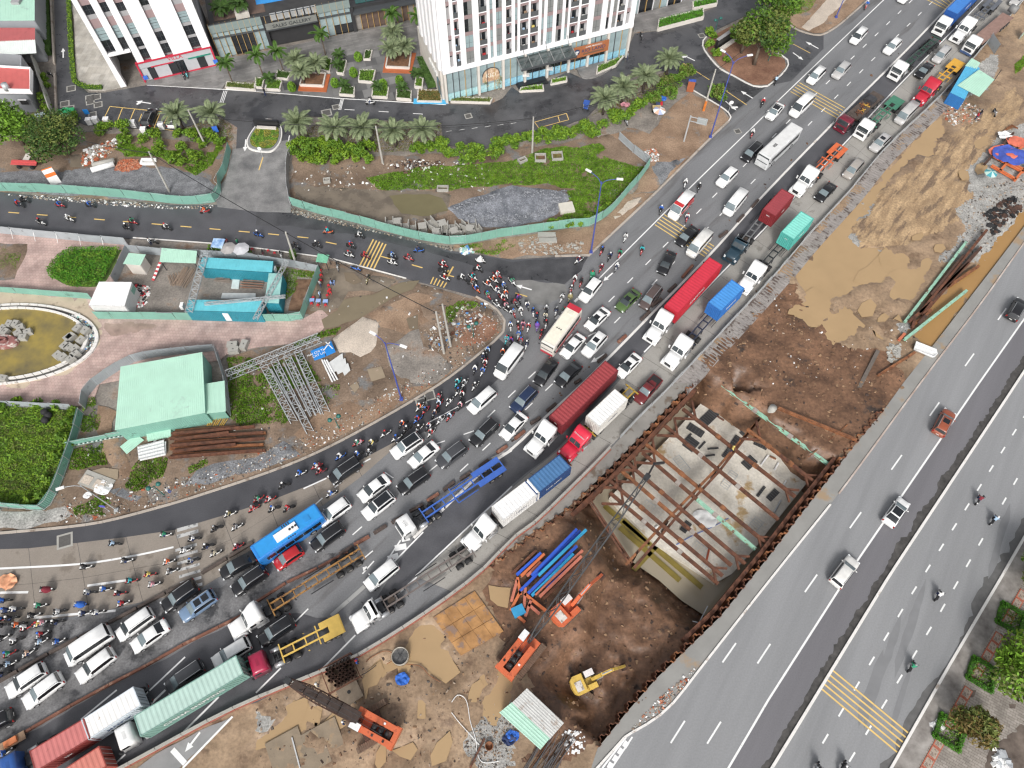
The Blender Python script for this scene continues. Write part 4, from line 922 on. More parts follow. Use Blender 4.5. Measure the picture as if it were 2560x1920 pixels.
t=tractor(12,1035,1435,12,2060,820,'cablow',WT,'white cab-over truck pulling the long mint container');container(40,cpx(12,1207,1285),cpx(12,2050,780),(.19,.33,.285),'long mint container lettered CHINA SHIPPING',(.42,.57,.51),'CHINA SHIPPING',size=.95,off=-.3);skeleton(t,12.4,mat('chassis_green',(.08,.26,.2),.6),'container_trailer','green trailer under the long mint container')
t=tractor(12,40,1690,12,1160,1080,'cablow',(.03,.10,.33),'blue cab-over truck at the bottom edge pulling two containers');skeleton(t,12.6,STEEL_D,'container_trailer','dark trailer under the white and faded red containers')
container(20,cpx(12,757,1314),cpx(12,1160,1052),(.55,.60,.64),'small white container lettered MAERSK behind the faded red one',(.80,.79,.77),'MAERSK',TXT_N,size=.8,roofwear=(.45,.33,.22));container(20,cpx(12,285,1600),cpx(12,747,1320),(.24,.045,.04),'small faded red container next to the MAERSK container',(.52,.17,.16),'TEX',size=.5)
hd=head(cpx(12,747,1320),cpx(12,1160,1052))
container(20,cpx(12,890,1555)+Vector((cos(hd),sin(hd),0))*6.06,cpx(12,890,1555),(.30,.06,.045),'faded red container cut off by the bottom edge',(.55,.19,.15), None)
tq=thing('container_trailer','dark trailer under the cut-off faded red container','trailer',tuple(cpx(12,890,1555)*1.0)[:2]+(0,),hd,'trailers in the queue')
for s in (1,-1):
 MB().beam((0,s*.48,1.28),(6.2,s*.48,1.28),.16,.26).build('main_rails',STEEL_D,tq)
 for x in (.9,2.2):put('wheel',WHEEL_D,tq,(x,s*.88,.51))
t=tractor(3,240,1650,3,690,1215,'long',WT,'white long-nose truck pulling the orange empty trailer');skeleton(t,9.6,mat('chassis_orange',(.62,.14,.05),.55,.12),'skeletal_trailer','orange empty skeletal trailer with plated tail','tail',2)
t=tractor(3,625,1100,3,1050,735,'cablow',(.16,.015,.03),'dark red flatbed truck carrying scrap on its deck');fb=skeleton(t,9.0,RUST_D,'flatbed','dark rusty flatbed deck behind the dark red cab','flat',2,mat('deck_brown',(.085,.065,.055),.8,.3,1.5))
t=tractor(3,795,1160,3,1190,800,'cab',WT,'white cab-over truck pulling the green empty trailer');skeleton(t,9.8,mat('chassis_dkgreen',(.06,.2,.13),.6,.12),'skeletal_trailer','green empty skeletal trailer with ladder frame','half',2)
t=tractor(3,1090,650,3,1480,310,'cab',WT,'white cab-over truck pulling the dark green empty trailer');skeleton(t,12.4,mat('chassis_bottle',(.035,.07,.055),.6,.15),'skeletal_trailer','dark green empty skeletal trailer beside the divider','bare',3)
t=tractor(3,1300,865,3,1700,490,'long',(.45,.02,.04),'red long-nose truck pulling the yellow plated trailer');skeleton(t,10.4,mat('chassis_amber',(.66,.36,.05),.55,.1),'skeletal_trailer','amber empty trailer with plated tail behind the red truck','half',2)
t=tractor(3,1475,262,3,1800,-60,'cab',WT,'white cab-over truck pulling the far blue container');hd=t.rotation_euler.z;container(40,t.location+Vector((cos(hd),sin(hd),0))*-2.6,Vector((0,0,0)),(.02,.09,.32),'long blue container at the far end of the queue',(.05,.20,.55),'COSCO',size=.7,h=hd);skeleton(t,12.4,STEEL_D,'container_trailer','dark trailer under the far long blue container')
t=tractor(3,1625,330,3,1960,10,'long',WT,'white long-nose truck pulling the far grey empty trailer');skeleton(t,12.4,mat('chassis_slate',(.12,.13,.15),.6,.15),'skeletal_trailer','slate grey empty trailer at the far end of the queue','tail',3)
t=tractor(3,1725,430,3,2080,130,'cab',WT,'white cab-over truck with blue bumper pulling the brown lowbed',accent=(.05,.09,.2));lb=skeleton(t,12.0,mat('deck_rustpink',(.27,.17,.14),.75,.2),'flat_trailer','brown flat trailer carrying a steel drum','flat',3,mat('deck_rustpink',(.27,.17,.14),.75,.2))
def deckpos(t,x,y,z):
 rz=t.rotation_euler.z; return Vector((t.location.x+cos(rz)*x-sin(rz)*y,t.location.y+sin(rz)*x+cos(rz)*y,z))
m=MB();m.smooth= True;m.tube((-.5,-.8,.75),(-.5,.8,.75),.75,n=16);m.build('steel_drum',mat('drum_grey',(.2,.2,.2),.5), None,deckpos(lb,-16.5,0,1.5),(0,0,lb.rotation_euler.z));tag(bpy.context.scene.collection.objects[-1],'grey steel drum lying on the brown flat trailer','drum')
o=MB().box(0,0,0,1.6,1.7,.7).box(0,0,.7,1.2,1.4,.35,top=.8).build('machine_hood',mat('machine_black',(.05,.05,.055),.35), None,deckpos(fb,-9.6,0,1.5),(0,0,fb.rotation_euler.z));tag(o,'black machine hood standing on the dark rusty flatbed','machine')
for i in range(7):
 m=MB();r_=random.Random(i);m.beam((-.6,0,.1),(.7,r_.uniform(-.3,.3),.14),.16,.12);m.beam((0,-.4,.2),(.2,.5,.22),.12,.1)
 o=m.build('scrap_beam',[RUST,RUST_O,mat('scrap_yellow',(.5,.3,.06),.6)][i%3], None,deckpos(fb,-5.0-i*.62,r_.uniform(-.6,.6),1.52),(0,0,r_.uniform(0,3)));tag(o,'scrap steel piece lying on the dark rusty flatbed','scrap','scrap on the flatbed')
 # ================================================================ motorbikes and riders
def ZP(f,x,y,z):
 if isinstance(f,int): return G1(f,x,y,z)
 ox,oy={'A':(1140,640),'B':(0,1440),'C':(960,860)}[f]; return at(ox+x*.144665,oy+y*.144665,z)
JC=dict(white=(.74,.74,.73),black=(.022,.022,.025),grey=(.3,.31,.32),red=(.45,.03,.035),maroon=(.2,.02,.035),orange=(.7,.14,.04),blue=(.03,.13,.5),navy=(.025,.04,.11),teal=(.04,.42,.46),green=(.03,.26,.14),purple=(.16,.07,.33),pink=(.62,.28,.33),yellow=(.68,.55,.16),cream=(.66,.6,.45),khaki=(.3,.26,.13),brown=(.16,.09,.06),lightblue=(.38,.52,.68),peach=(.66,.46,.34))
def jm(c): return mat('cloth_'+c,JC[c],.8,.12,4)
def bm(c): return mat('bike_'+c,JC[c],.3,.08,3,coat=.3)
SKINM=mat('skin',(.42,.25,.17),.6,.08,4)
m=MB();m.smooth= True
def rg(x,w,z0,z1): return [Vector((x,y,z)) for y,z in ((-w*.6,z0),(w*.6,z0),(w,(z0+z1)/2),(w*.55,z1),(-w*.55,z1),(-w,(z0+z1)/2))]
m.loft([rg(-.88,.03,.74,.80),rg(-.75,.11,.60,.82),rg(-.4,.16,.45,.78),rg(-.1,.15,.36,.70),rg(.1,.13,.30,.46),rg(.3,.14,.34,.55),rg(.42,.2,.45,.95),rg(.5,.15,.55,1.02),rg(.58,.05,.62,.95)])
m.loft([rg(.35,.06,.5,.6),rg(.6,.08,.56,.66),rg(.9,.05,.42,.5)]);BIKE_B=m.mesh('body',bm('white'))
BIKE_S=MB().box(-.38,0,.76,.72,.27,.08,top=.85).mesh('seat',BLACK)
m=MB();m.tube((.42,-.34,1.02),(.42,.34,1.02),.025,n=6)
for s in (1,-1):m.tube((.42,s*.3,1.0),(.40,s*.36,1.18),.01,n=4);m.box(.40,s*.38,1.16,.03,.13,.08)
BIKE_H=m.mesh('handlebar',STEEL_D)
m=MB();m.smooth= True;m.lathe([(.03,-.06),(.17,-.05),(.28,-.05),(.28,.05),(.17,.05),(.03,.06)],12,axis='y');BIKE_W=m.mesh('wheel',BLACK)
BIKE_L=MB().box(.57,0,.82,.06,.16,.12).mesh('headlight',LAMP)
def skin_mesh(name,nodes,edges,mats,pick):
 me=bpy.data.meshes.new(name);me.from_pydata([n[:3] for n in nodes],edges,[]);o=bpy.data.objects.new(name,me);C.objects.link(o)
 sk=o.modifiers.new('s','SKIN');sd=me.skin_vertices[0].data
 for i,n in enumerate(nodes):sd[i].radius=(n[3],n[3] if len(n)<5 else n[4]);sd[i].use_root=(i==0)
 sk.use_smooth_shade= True;sb=o.modifiers.new('d','SUBSURF');sb.levels=1;sb.render_levels=1
 dg=bpy.context.evaluated_depsgraph_get();dg.update();r=bpy.data.meshes.new_from_object(o.evaluated_get(dg));bpy.data.objects.remove(o)
 r.materials.clear()
 for q in mats:r.materials.append(q)
 r.polygons.foreach_set('material_index',[pick(p.center) for p in r.polygons]);r.polygons.foreach_set('use_smooth',[True]*len(r.polygons));r.name=name; return r
SEAT_N=[(-.2,0,.9,.17,.15),(-.12,0,1.12,.16,.13),(-.02,0,1.36,.19,.13),(.03,0,1.50,.07),(.06,0,1.64,.11,.12),(-.02,.2,1.40,.085),(.16,.31,1.14,.06),(.40,.3,1.04,.045),(-.02,-.2,1.40,.085),(.16,-.31,1.14,.06),(.40,-.3,1.04,.045),
(-.14,.11,.86,.11),(.26,.2,.82,.085),(.12,.2,.42,.06),(.28,.2,.34,.05),(-.14,-.11,.86,.11),(.26,-.2,.82,.085),(.12,-.2,.42,.06),(.28,-.2,.34,.05)]
SEAT_E=[(0,1),(1,2),(2,3),(3,4),(2,5),(5,6),(6,7),(2,8),(8,9),(9,10),(0,11),(11,12),(12,13),(13,14),(0,15),(15,16),(16,17),(17,18)]
STAND_N=[(0,0,.95,.16,.13),(0,0,1.15,.15,.12),(0,0,1.38,.19,.12),(.01,0,1.52,.065),(.03,0,1.66,.10,.115),(0,.21,1.42,.08),(.05,.27,1.14,.055),(.2,.25,.95,.042),(0,-.21,1.42,.08),(.03,-.28,1.14,.055),(.12,-.28,.9,.042),(0,.1,.88,.1),(.06,.11,.48,.07),(-.02,.11,.1,.055),(.14,.11,.05,.05),(0,-.1,.88,.1),(-.03,-.11,.48,.07),(-.08,-.11,.1,.055),(.08,-.11,.05,.05)]
def pk(c): return 2 if (c.z>1.52 or (abs(c.y)>.22 and c.x>.34 and c.z<1.15)) else (1 if c.z<.98 and not abs(c.y)>.27 else 0)
def pk2(c): return 2 if (c.z>1.53 or (abs(c.y)>.2 and c.z<.96 and c.z>.8 and c.x>.08)) else (1 if c.z<1.0 and abs(c.y)<.22 else 0)
PM_=[jm('white'),jm('black'),SKINM]
RIDER=skin_mesh('person',SEAT_N,SEAT_E,PM_,pk);STAND=skin_mesh('person',STAND_N,SEAT_E,PM_,pk2)
m=MB();m.smooth= True;m.ball((0,0,0),.155,.14,.145,10,6);m.box(.10,0,-.02,.12,.2,.02);HELM=m.mesh('helmet',jm('white'))
m=MB();m.smooth= True
m.loft([[Vector((cx+rx*cos(a),ry*sin(a),z)) for a in [2*PI*k/14 for k in range(14)]] for cx,rx,ry,z in ((-.12,.62,.42,.62),(-.08,.5,.38,.95),(-.03,.3,.3,1.3),(.0,.18,.24,1.46),(.03,.08,.09,1.54))],caps=False);CAPE=m.mesh('rain_cape',jm('blue'))
BIKES={
'on the side street':[(4,155,100,1,.2,'red','black'),(4,200,62,1,.2,'black','black'),(4,510,105,1,.15,'blue','red'),(4,770,105,1,.15,'blue','black'),(4,345,255,1,.3,'black','white'),(4,590,225,1,.3,'white','white'),(4,1140,250,1,.3,'green','red'),(4,1090,300,1,.3,'black','black'),(4,1430,300,1,.2,'white','black'),(4,1765,155,-1,.05,'orange','red'),
(5,15,360,1,.3,'navy','blue'),(5,620,335,-1,.05,'teal','orange'),(5,890,370,1,.2,'white','black'),(5,335,460,1,.3,'black','black'),(5,520,450,1,.3,'black','black'),(5,815,455,1,.3,'red','black'),(5,800,535,1,.3,'grey','white'),(5,940,545,1,.4,'red','maroon'),(5,1175,548,1,.3,'lightblue','black'),(5,1175,602,1,.3,'white','white'),(5,1315,565,1,.3,'maroon','red'),(5,1405,495,-1,.05,'navy','blue'),(5,1615,620,1,.4,'white','red'),(5,1610,672,1,.3,'black','black'),(5,1630,735,1,.3,'red','white')],
'at the island tip':[('A',375,215,1,.3,'white','black'),('A',100,370,1,.2,'white','black'),('A',285,350,1,.5,'teal','white'),('A',275,455,1,.3,'brown','black'),('A',345,555,1,.7,'blue','orange'),('A',545,470,1,.4,'orange','white'),('A',650,395,1,.5,'orange','white'),('A',710,315,1,.5,'white','red'),('A',965,425,.8,.7,'green','white'),('A',815,505,.9,.7,'blue','black'),('A',700,580,1,.7,'white','white'),('A',855,640,.6,1,'orange','white'),('A',540,660,.7,.9,'green','red'),('A',800,715,.8,.7,'white','red'),('A',695,815,.9,.6,'black','white'),('A',1075,720,.5,1,'purple','black'),('A',855,845,.8,.7,'pink','black'),('A',1010,805,.8,.8,'maroon','black'),('A',1225,835,.5,1,'white','black'),('A',900,925,.9,.5,'black','white'),('A',990,965,.5,1,'grey','red'),('A',1115,935,.4,1,'white','white'),('A',1335,950,0,1,'black','white'),('A',1400,1030,-.4,1,'black','black'),('A',1565,905,-.3,1,'grey','black'),('A',1550,1030,-.4,1,'cream','black'),('A',1735,935,-.4,1,'black','white'),('A',1880,935,-.7,1,'green','white'),('A',1560,1155,-.2,1,'black','white'),('A',1405,1195,-.1,1,'purple','purple','c'),('A',1480,1325,-.5,1,'black','red'),('A',940,1195,0,1,'white','white'),('A',1070,1180,.1,1,'black','red'),('A',1160,1175,-.1,1,'pink','red'),('A',1255,1215,-.3,1,'red','white'),('A',1090,1345,-.4,1,'blue','white'),('A',880,1425,-.4,1,'teal','teal'),('A',955,1455,-.3,1,'purple','black'),('A',1125,1455,-.2,1,'red','white'),('A',1225,1510,-.4,1,'black','white'),('A',1840,710,-.5,1,'white','white'),('A',1975,700,-.5,1,'khaki','khaki','c'),('A',420,62,1,.2,'white','white','c')],
'along the avenue edge':[('A',2130,60,-.9,.4,'maroon','white'),('A',2060,390,-.6,1,'white','red'),('A',2165,440,-.4,1,'black','red'),('A',2000,560,-.6,1,'black','red'),(6,1290,145,-.4,1,'blue','black'),(6,1515,215,-.3,1,'white','red'),(6,985,385,-.5,1,'white','white'),(6,1125,495,-.4,1,'teal','red'),(6,780,500,-.5,1,'black','red'),(6,850,550,-.6,1,'navy','black'),(6,935,525,-.5,1,'green','red'),(6,910,640,-.6,1,'white','grey'),(6,775,650,-.6,1,'maroon','red'),(6,695,710,-.7,1,'green','green','c'),(2,1500,1575,-.3,1,'white','white'),(2,1618,1610,-.3,1,'black','black'),(2,2080,1145,-.5,1,'white','red'),(2,2170,880,-.3,1,'red','black'),(3,855,40,-.4,1,'blue','red'),(3,70,690,.3,-1,'lightblue','black')],
'beside the curved kerb':[('C',2060,130,-.4,1,'orange','black'),('C',1800,105,-.5,1,'lightblue','black'),('C',1720,205,-.5,1,'black','black'),('C',1755,315,-.5,1,'white','red'),('C',1580,420,-.6,1,'white','black'),('C',1715,455,-.6,1,'blue','white'),('C',1280,650,-.8,1,'teal','teal'),('C',1400,665,-.7,.9,'grey','white'),('C',1580,710,-.9,1,'black','white'),('C',1290,800,-.7,.9,'black','white'),('C',1360,860,-.7,1,'white','black'),('C',955,905,-.6,1,'maroon','white'),('C',960,1020,-.7,1,'lightblue','red'),('C',1135,980,-.9,.9,'white','white'),('C',1330,1050,-.8,.8,'pink','black'),('C',620,1070,-.9,.9,'orange','white'),('C',720,1135,-.8,.8,'black','red','p'),('C',890,1185,-.7,.8,'brown','black'),('C',1145,1240,-.7,.8,'lightblue','red'),('C',980,1300,-.9,.8,'grey','white'),('C',590,1285,-.9,.7,'red','blue'),('C',330,1365,-.9,.7,'orange','black'),('C',400,1455,-.9,.7,'black','black'),('C',610,1440,-.9,.7,'black','white'),('C',790,1410,-.8,.8,'white','black'),('C',820,1515,-.8,.8,'red','white'),('C',30,1535,-1,.6,'black','white'),('C',220,1612,-.9,.5,'black','white')],
'on the concrete bend':[(9,880,505,-1,.5,'green','red','p'),(9,1005,502,-1,.6,'yellow','black'),(9,985,585,-1,.6,'black','black'),(9,880,602,-1,.6,'blue','black'),(9,730,620,-1,.5,'white','blue'),(9,525,705,-1,.5,'white','red','p'),(9,560,748,-1,.5,'red','maroon'),(9,385,765,-1,.5,'blue','white'),(9,240,870,-1,.5,'black','black'),(9,650,942,-1,.6,'blue','white'),(9,20,985,-1,.5,'green','red'),(9,120,990,-1,.5,'white','red'),(9,150,1072,-1,.5,'white','black'),(9,280,1067,-1,.6,'red','black'),(9,-20,1068,-1,.5,'red','red'),(8,1985,1117,-1,.3,'khaki','white'),(8,1865,1242,-1,.4,'black','black'),(8,2045,1228,-1,.5,'grey','white'),(8,1425,1297,-1,.2,'green','white'),(8,980,1377,-1,.1,'lightblue','black'),(8,1670,1333,-1,.2,'white','black'),(8,1790,1397,-1,.4,'black','black'),(8,1600,1432,-1,.4,'white','white'),(8,1860,1457,-1,.5,'cream','white'),(8,2055,1397,-1,.5,'maroon','red'),(8,1455,1532,-1,.3,'orange','white'),(8,1660,1522,-1,.4,'grey','black'),(8,1480,1612,-1,.4,'black','white'),(8,735,1577,-1,.2,'black','white'),(8,1090,1522,-1,.2,'black','white'),(8,1290,1642,-1,.2,'yellow','red'),(12,1130,38,-1,.3,'teal','red'),(12,1325,68,-1,.3,'pink','white')],
'by the lower corner':[('B',780,235,-1,.15,'maroon','white','c'),('B',1535,278,-1,.2,'grey','black'),('B',1810,222,-1,.2,'blue','white'),('B',2060,292,-1,.3,'black','red'),('B',2120,465,-1,.4,'red','white'),('B',680,505,-1,.2,'green','white'),('B',1370,492,-1,.2,'blue','blue','c'),('B',1010,612,-1,.3,'white','black'),('B',970,790,-1,.4,'black','black'),('B',1450,642,-1,.3,'navy','white'),('B',1680,622,-1,.3,'white','white'),('B',570,672,-1,.3,'black','white'),('B',110,582,-1,.4,'navy','white'),('B',260,568,-1,.3,'white','black'),('B',50,420,-1,.2,'blue','black'),('B',170,722,-1,.3,'black','black'),('B',300,835,-1,.4,'orange','black'),('B',440,885,-1,.5,'white','red'),('B',680,822,-1,.4,'yellow','white','p'),('B',10,740,-1,.3,'blue','red'),('B',25,845,-1,.2,'black','black'),('B',720,1000,-1,.5,'red','white'),('B',700,1125,-1,.5,'lightblue','white'),('B',260,1112,-1,.5,'white','black'),('B',1000,1122,-1,.5,'blue','white'),('B',35,1062,-1,.5,'black','white'),('B',150,1335,-1,.5,'green','red'),('B',480,1320,-1,.6,'peach','white'),('B',155,1512,-1,.5,'lightblue','white'),('B',45,1565,-1,.4,'black','white'),(12,10,845,-1,.5,'black','black'),(12,40,1525,-1,.6,'blue','white')],
'on the highway':[(11,1830,992,.5,-1,'maroon','white'),(11,1960,1168,.6,-1,'lightblue','black'),(15,1480,162,.6,-1,'white','black'),(15,1250,778,.6,-1,'green','black'),(15,655,1648,.5,-1,'black','black'),(15,425,1662,.5,-1,'grey','black')],
'on the estate street':[(1,985,875,-1,.02,'white','white')]}
_seen={}
ORD=['','second ','third ','fourth ','fifth ','sixth ','seventh ','eighth ','ninth ','tenth ']
rb=random.Random(3)
def rider_at(loc,rz,jc,label,cape=False,helm=None,group='motorbike riders'):
 o=put('person',RIDER, None,loc,(0,0,rz),[jm(jc),jm(rb.choice(['black','navy','grey','black'])),SKINM]);tag(o,label,'person',group)
 put('helmet',HELM,o,(.05,0,1.68),mat=[jm(helm or rb.choice(['white','white','black','grey','red','blue','white','black']))])
 if cape:put('rain_cape',CAPE,o,mat=[jm(jc)])
 return o
def bike_at(loc,rz,bc,label,group='motorbikes in the traffic'):
 t=thing('motorbike',label,'motorbike',loc,rz,group)
 put('body',BIKE_B,t,mat=[bm(bc)]);put('seat',BIKE_S,t);put('handlebar',BIKE_H,t);put('headlight',BIKE_L,t)
 for x in (.68,-.62):put('wheel',BIKE_W,t,(x,0,.28))
 return t
for zone_,lst in BIKES.items():
 for e in sorted(lst,key=lambda e:ZP(e[0],e[1],e[2],.8).x):
  f,x,y,dx,dy,jc,bc=e[:7];fl=e[7] if len(e)>7 else ''
  p=ZP(f,x,y,.85);q=ZP(f,x+dx*30,y+dy*30,.85);rz=head(q,p)+rb.uniform(-.08,.08);p.z=.03
  jn={'lightblue':'light blue'}.get(jc,jc);bn={'lightblue':'light blue'}.get(bc,bc)
  k=(zone_,jc,bc,fl=='c');i=_seen.get(k,0);_seen[k]=i+1
  pre=(ORD[i]+'from left, ') if i else ''
  wear_='rain cape' if fl=='c' else 'top'
  bike_at(p,rz,bc,f'{pre}{bn} motorbike under rider in {jn} {wear_} {zone_}')
  rider_at(p,rz,jc,f'{pre}rider in {jn} {wear_} on {bn} motorbike {zone_}',fl=='c')
  if fl=='p':rider_at(p+Vector((-cos(rz),-sin(rz),0))*.42,rz,rb.choice(['white','grey','pink','maroon']),f'passenger behind rider in {jn} {wear_} {zone_}')
for i,(n,x,y,dx,dy,bc,lb) in enumerate([(5,702,640,.2,1,'grey','grey motorbike parked by the green awning'),(5,862,662,1,.3,'blue','blue motorbike parked on the muddy verge below the street'),(5,967,752,-.4,1,'khaki','khaki motorbike parked beside the brown puddle'),(5,60,535,.2,1,'maroon','dark red motorbike parked behind the blue site cabins'),(4,1320,430,1,.1,'black','black motorbike parked outside the corner fence'),(0,1612,640,.3,1,'teal','teal scooter parked before the red-framed shop'),(0,1585,655,.3,1,'black','black motorbike parked beside the teal scooter'),(2,1115,310,.3,1,'black','black motorbike parked at the steps right of the tower'),(3,1960,1050-80,.3,1,'grey','grey motorbike parked on rubble by the blue hut'),(2,985,1050,.4,.8,'grey','grey motorbike parked in the hedge by the palms'),(0,430,640,.6,.3,'black','black motorbike parked with green bags by the lane wall'),(0,1035,1065,1,.1,'red','red motorbike parked among white bins'),(5,215,545,.3,1,'white','white motorbike parked by red stools behind the cabins')]):
 p=G1(n,x,y,.5);q=G1(n,x+dx*30,y+dy*30,.5);p.z=.03;bike_at(p,head(q,p),bc,lb,'parked motorbikes')
def stander(n,x,y,jc,label,z=0.0,rz=0.0,helm='yellow',leg='navy'):
 p=G1(n,x,y,z+.9);p.z=z;o=put('person',STAND, None,p,(0,0,rz),[jm(jc),jm(leg),SKINM]);tag(o,label,'person')
 if helm:put('helmet',HELM,o,(.03,0,1.70),mat=[jm(helm)])
 else:m=MB();m.smooth= True;m.ball((0,0,0),.12,.12,.1,8,5);put('hair',m.mesh('hair',jm('black')),o,(.0,0,1.71))
 # ================================================================ the pit: sheet piles, bracing, slab
def pilewall(label,pts,z0,z1,side):
 par=thing('sheet_pile_wall',label,'pile wall',(0,0,0),0,'sheet pile walls');L=plen(pts);n=int(L/.82)
 w=.82;sec=[(-w/2,.0),(-w/2+.14,.0),(-w/2+.24,.34),(w/2-.24,.34),(w/2-.14,.0),(w/2,.0)]
 m=MB();t=.045
 for (a,b),(c,d) in zip(sec,sec[1:]):m.prism(ribbon([Vector((a,b,0)),Vector((c,d,0))],t),0,z1-z0)
 me=m.mesh('sheet_pile',RUST)
 for i in range(n):
  p,d=along(pts,L*(i+.5)/n);put('sheet_pile',me,par,(p.x,p.y,z0+RU(-.12,.12)),(0,0,math.atan2(d.y,d.x)+(0 if i%2==0 else PI)),mat=[RUST if random.random()<.7 else RUST_O])
 return par
_pl=ext(PLL,0,0)
pilewall('rusty sheet pile wall along the truck lanes side of the pit',offset(_pl,.30),-7,.3,1)
pilewall('rusty sheet pile wall along the highway side of the pit',offset(PRL,-.30),-7,.3,-1)
def steel(name,label,cat,segs,w,h,m,i=True,group=None):
 mb=MB()
 for a,b in segs:(mb.ibeam if i else mb.beam)(a,b,w,h)
 o=mb.build(name,m); return tag(o,label,cat,group)
for lab,ln,off in (('rusty waler beam along the truck lanes wall of the pit',PLL[:4],1.0),('rusty waler beam along the highway wall of the pit',PRL[1:7],-1.0)):
 q=offset(ln,off);t=thing('waler_beam',lab,'beam',(0,0,0))
 for a,b in zip(q,q[1:]):
  for dz in (-.7,-1.5):MB().ibeam(a+Vector((0,0,dz)),b+Vector((0,0,dz)),.5,.5).build('beam_length',RUST,t)
ST=[((10,1810,15),(11,515,690),'mint-painted', None),((10,1475,215),(11,235,975),'rusty',1),((10,1320,360),(11,90,1172),'rusty',2),((10,1120,490),(10,2212,1390),'rusty',3),((10,1130,580),(10,2115,1420),'half green',4),((10,960,650),(10,2015,1555),'rusty',5),((10,950,740),(10,1905,1560),'rusty',6),((10,800,800),(14,1820,0),'rusty',7),((10,850,930),(14,1790,60),'rusty',8),((10,2030,390),(11,400,850),'rusty',9)]
GREENP=mat('paint_worn_mint',(.28,.50,.38),.6,.2,1.2,wear=(.16,.07,.04),wscale=1.6,wamt=.56)
WORD=['first','second','third','fourth','fifth','sixth','seventh','eighth','ninth','tenth','eleventh','twelfth']
for i,(a,b,c,k) in enumerate(ST):
 A,B=G1(*a,z=-1.0),G1(*b,z=-1.0);A.z=B.z=-1.0-.5*(k in (4,6,8))
 lab={'mint-painted':'mint-painted strut at the far end of the pit','half green':'strut with a green-painted half across the pit slab'}.get(c,f'{WORD[i]} rusty strut across the pit counted from its far end')
 t=thing('pit_strut',lab,'strut',(0,0,0),0,'struts across the pit')
 d=(B-A).normalized();Md=A.lerp(B,.5)
 MB().ibeam(A,Md,.42,.45).build('beam_length',GREENP if c=='mint-painted' else (RUST if i%3 else RUST_O),t);MB().ibeam(Md,B,.42,.45).build('beam_length',GREENP if c!='rusty' else RUST,t)
 for f in (.33,.66):p=A.lerp(B,f);MB().beam(p-d*.35,p+d*.35,.5,.56).build('splice_plate',RUST_O if i%2 else mat('plate_pale',(.34,.3,.27),.6,.2),t)
 if k:
  n=Vector((-d.y,d.x,0))
  for s in (1,-1):MB().ibeam(A+d*2.4,A+n*s*2.0+d*.15,.3,.32).build('knee_brace',RUST,t);(MB().ibeam(B-d*1.6,B+n*s*1.2-d*.15,.25,.3).build('knee_brace',RUST,t) if k%2 else 0)
t=thing('spine_beam','rusty twin spine beam running lengthwise under the struts','beam')
for o_ in (0,1):
 q=G(10,985+o_*70,1560+o_*30,1390+o_*40,1120+o_*20,1765+o_*25,735+o_*20,2140,300,z=-1.6)
 for a,b in zip(q,q[1:]):MB().ibeam(a,b,.34,.4).build('beam_length',RUST if o_ else RUST_O,t)
for kp,(x,y) in enumerate(((1075,1470),(1330,1215),(1600,905),(1770,740),(1905,590),(2110,330))):
 a=G1(10,x,y,-1.6);steel('king_post',f'{WORD[kp]} rusty king post under the spine beam from its near end','post',[(Vector((a.x,a.y,-6.5)),Vector((a.x,a.y,-.7+.5*(x%3))))],.35,.35,RUST_D, True,'king posts in the pit')
a,b=G1(11,70,232,0),G1(11,745,505,-.3);a.z=.9;b.z=.5;steel('loose_beam','rusty beam slung from a pile head at the far pit end','beam',[(a,b)],.4,.42,RUST_O)
m=MB();m.smooth= True;m.tube((a.x-.6,a.y+.2,-3),(a.x-.6,a.y+.2,.7),.55,n=12);tag(m.build('pile_head',CONC_O),'round concrete pile head at the far pit corner','pile')
a,b=G(11,720,195,810,0);
steel('loose_beam','grey timber beam leaning on the far bank','beam',[(G1(11,700,200,-.4),G1(7,950,1370,.2))],.55,.3,mat('timber_grey',(.13,.11,.095),.85,.2), False)
steel('loose_beam','rusty beam lying by the white tub','beam',[(G1(7,950,1585,.2),G1(7,1270,1385,.2))],.35,.3,RUST_O)
steel('loose_beam','thin rusty bar bridging the far pit bank','beam',[(G1(11,350,630,-.6),G1(11,690,350,.1))],.14,.14,RUST_O, False)
steel('loose_beam','rusty pipe hung beside the waler at the near pit end','beam',[(G1(10,500,1065,-.4),G1(10,700,890,-.4))],.35,.35,mat('pipe_tan',(.30,.2,.13),.7,.2), False)
for i,(x0,y0,x1,y1) in enumerate(((640,980,1020,1560),(670,990,1040,1545))):steel('loose_beam',f'{"inner" if i else "outer"} rusty rail sloping down the bank beside the crane boom','beam',[(G1(10,x0,y0,-1.5),G1(10,x1,y1,-4.0))],.22,.25,RUST, True)
SLAB=G(10,1735,55,2212,405,z=-5)+G(11,455,708,250,960,0,1270,z=-5)+G(10,2090,1430,1900,1640,z=-5)+G(14,1760,60,z=-5)+G(10,1230,1370,840,985,1000,820,1400,420,z=-5)
SLABM=mat('slab_concrete',(.56,.515,.43),.55,.12,.3,.15,5,col2=(.70,.665,.60),wear=(.44,.31,.16),wscale=.3,wamt=.56,fine=.12,fscale=3,world=True)
struct('tunnel_slab',MB().prism(SLAB,-6.6,-5),SLABM)
for a,b in (((800,1055),(1180,1395)),((930,1240),(1450,1700)),((960,1180),(1640,1760)),((1050,1610),(1290,1350))):
 tag(MB().beam(G1(10,*a,-6),G1(10,*b,-6),.75,.3).build('wall_stub',mat('olive_silt',(.2,.155,.035),.4,.15,1)),kind='structure')
FORM=mat('formwork_black',(.035,.035,.037),.6,.2,2)
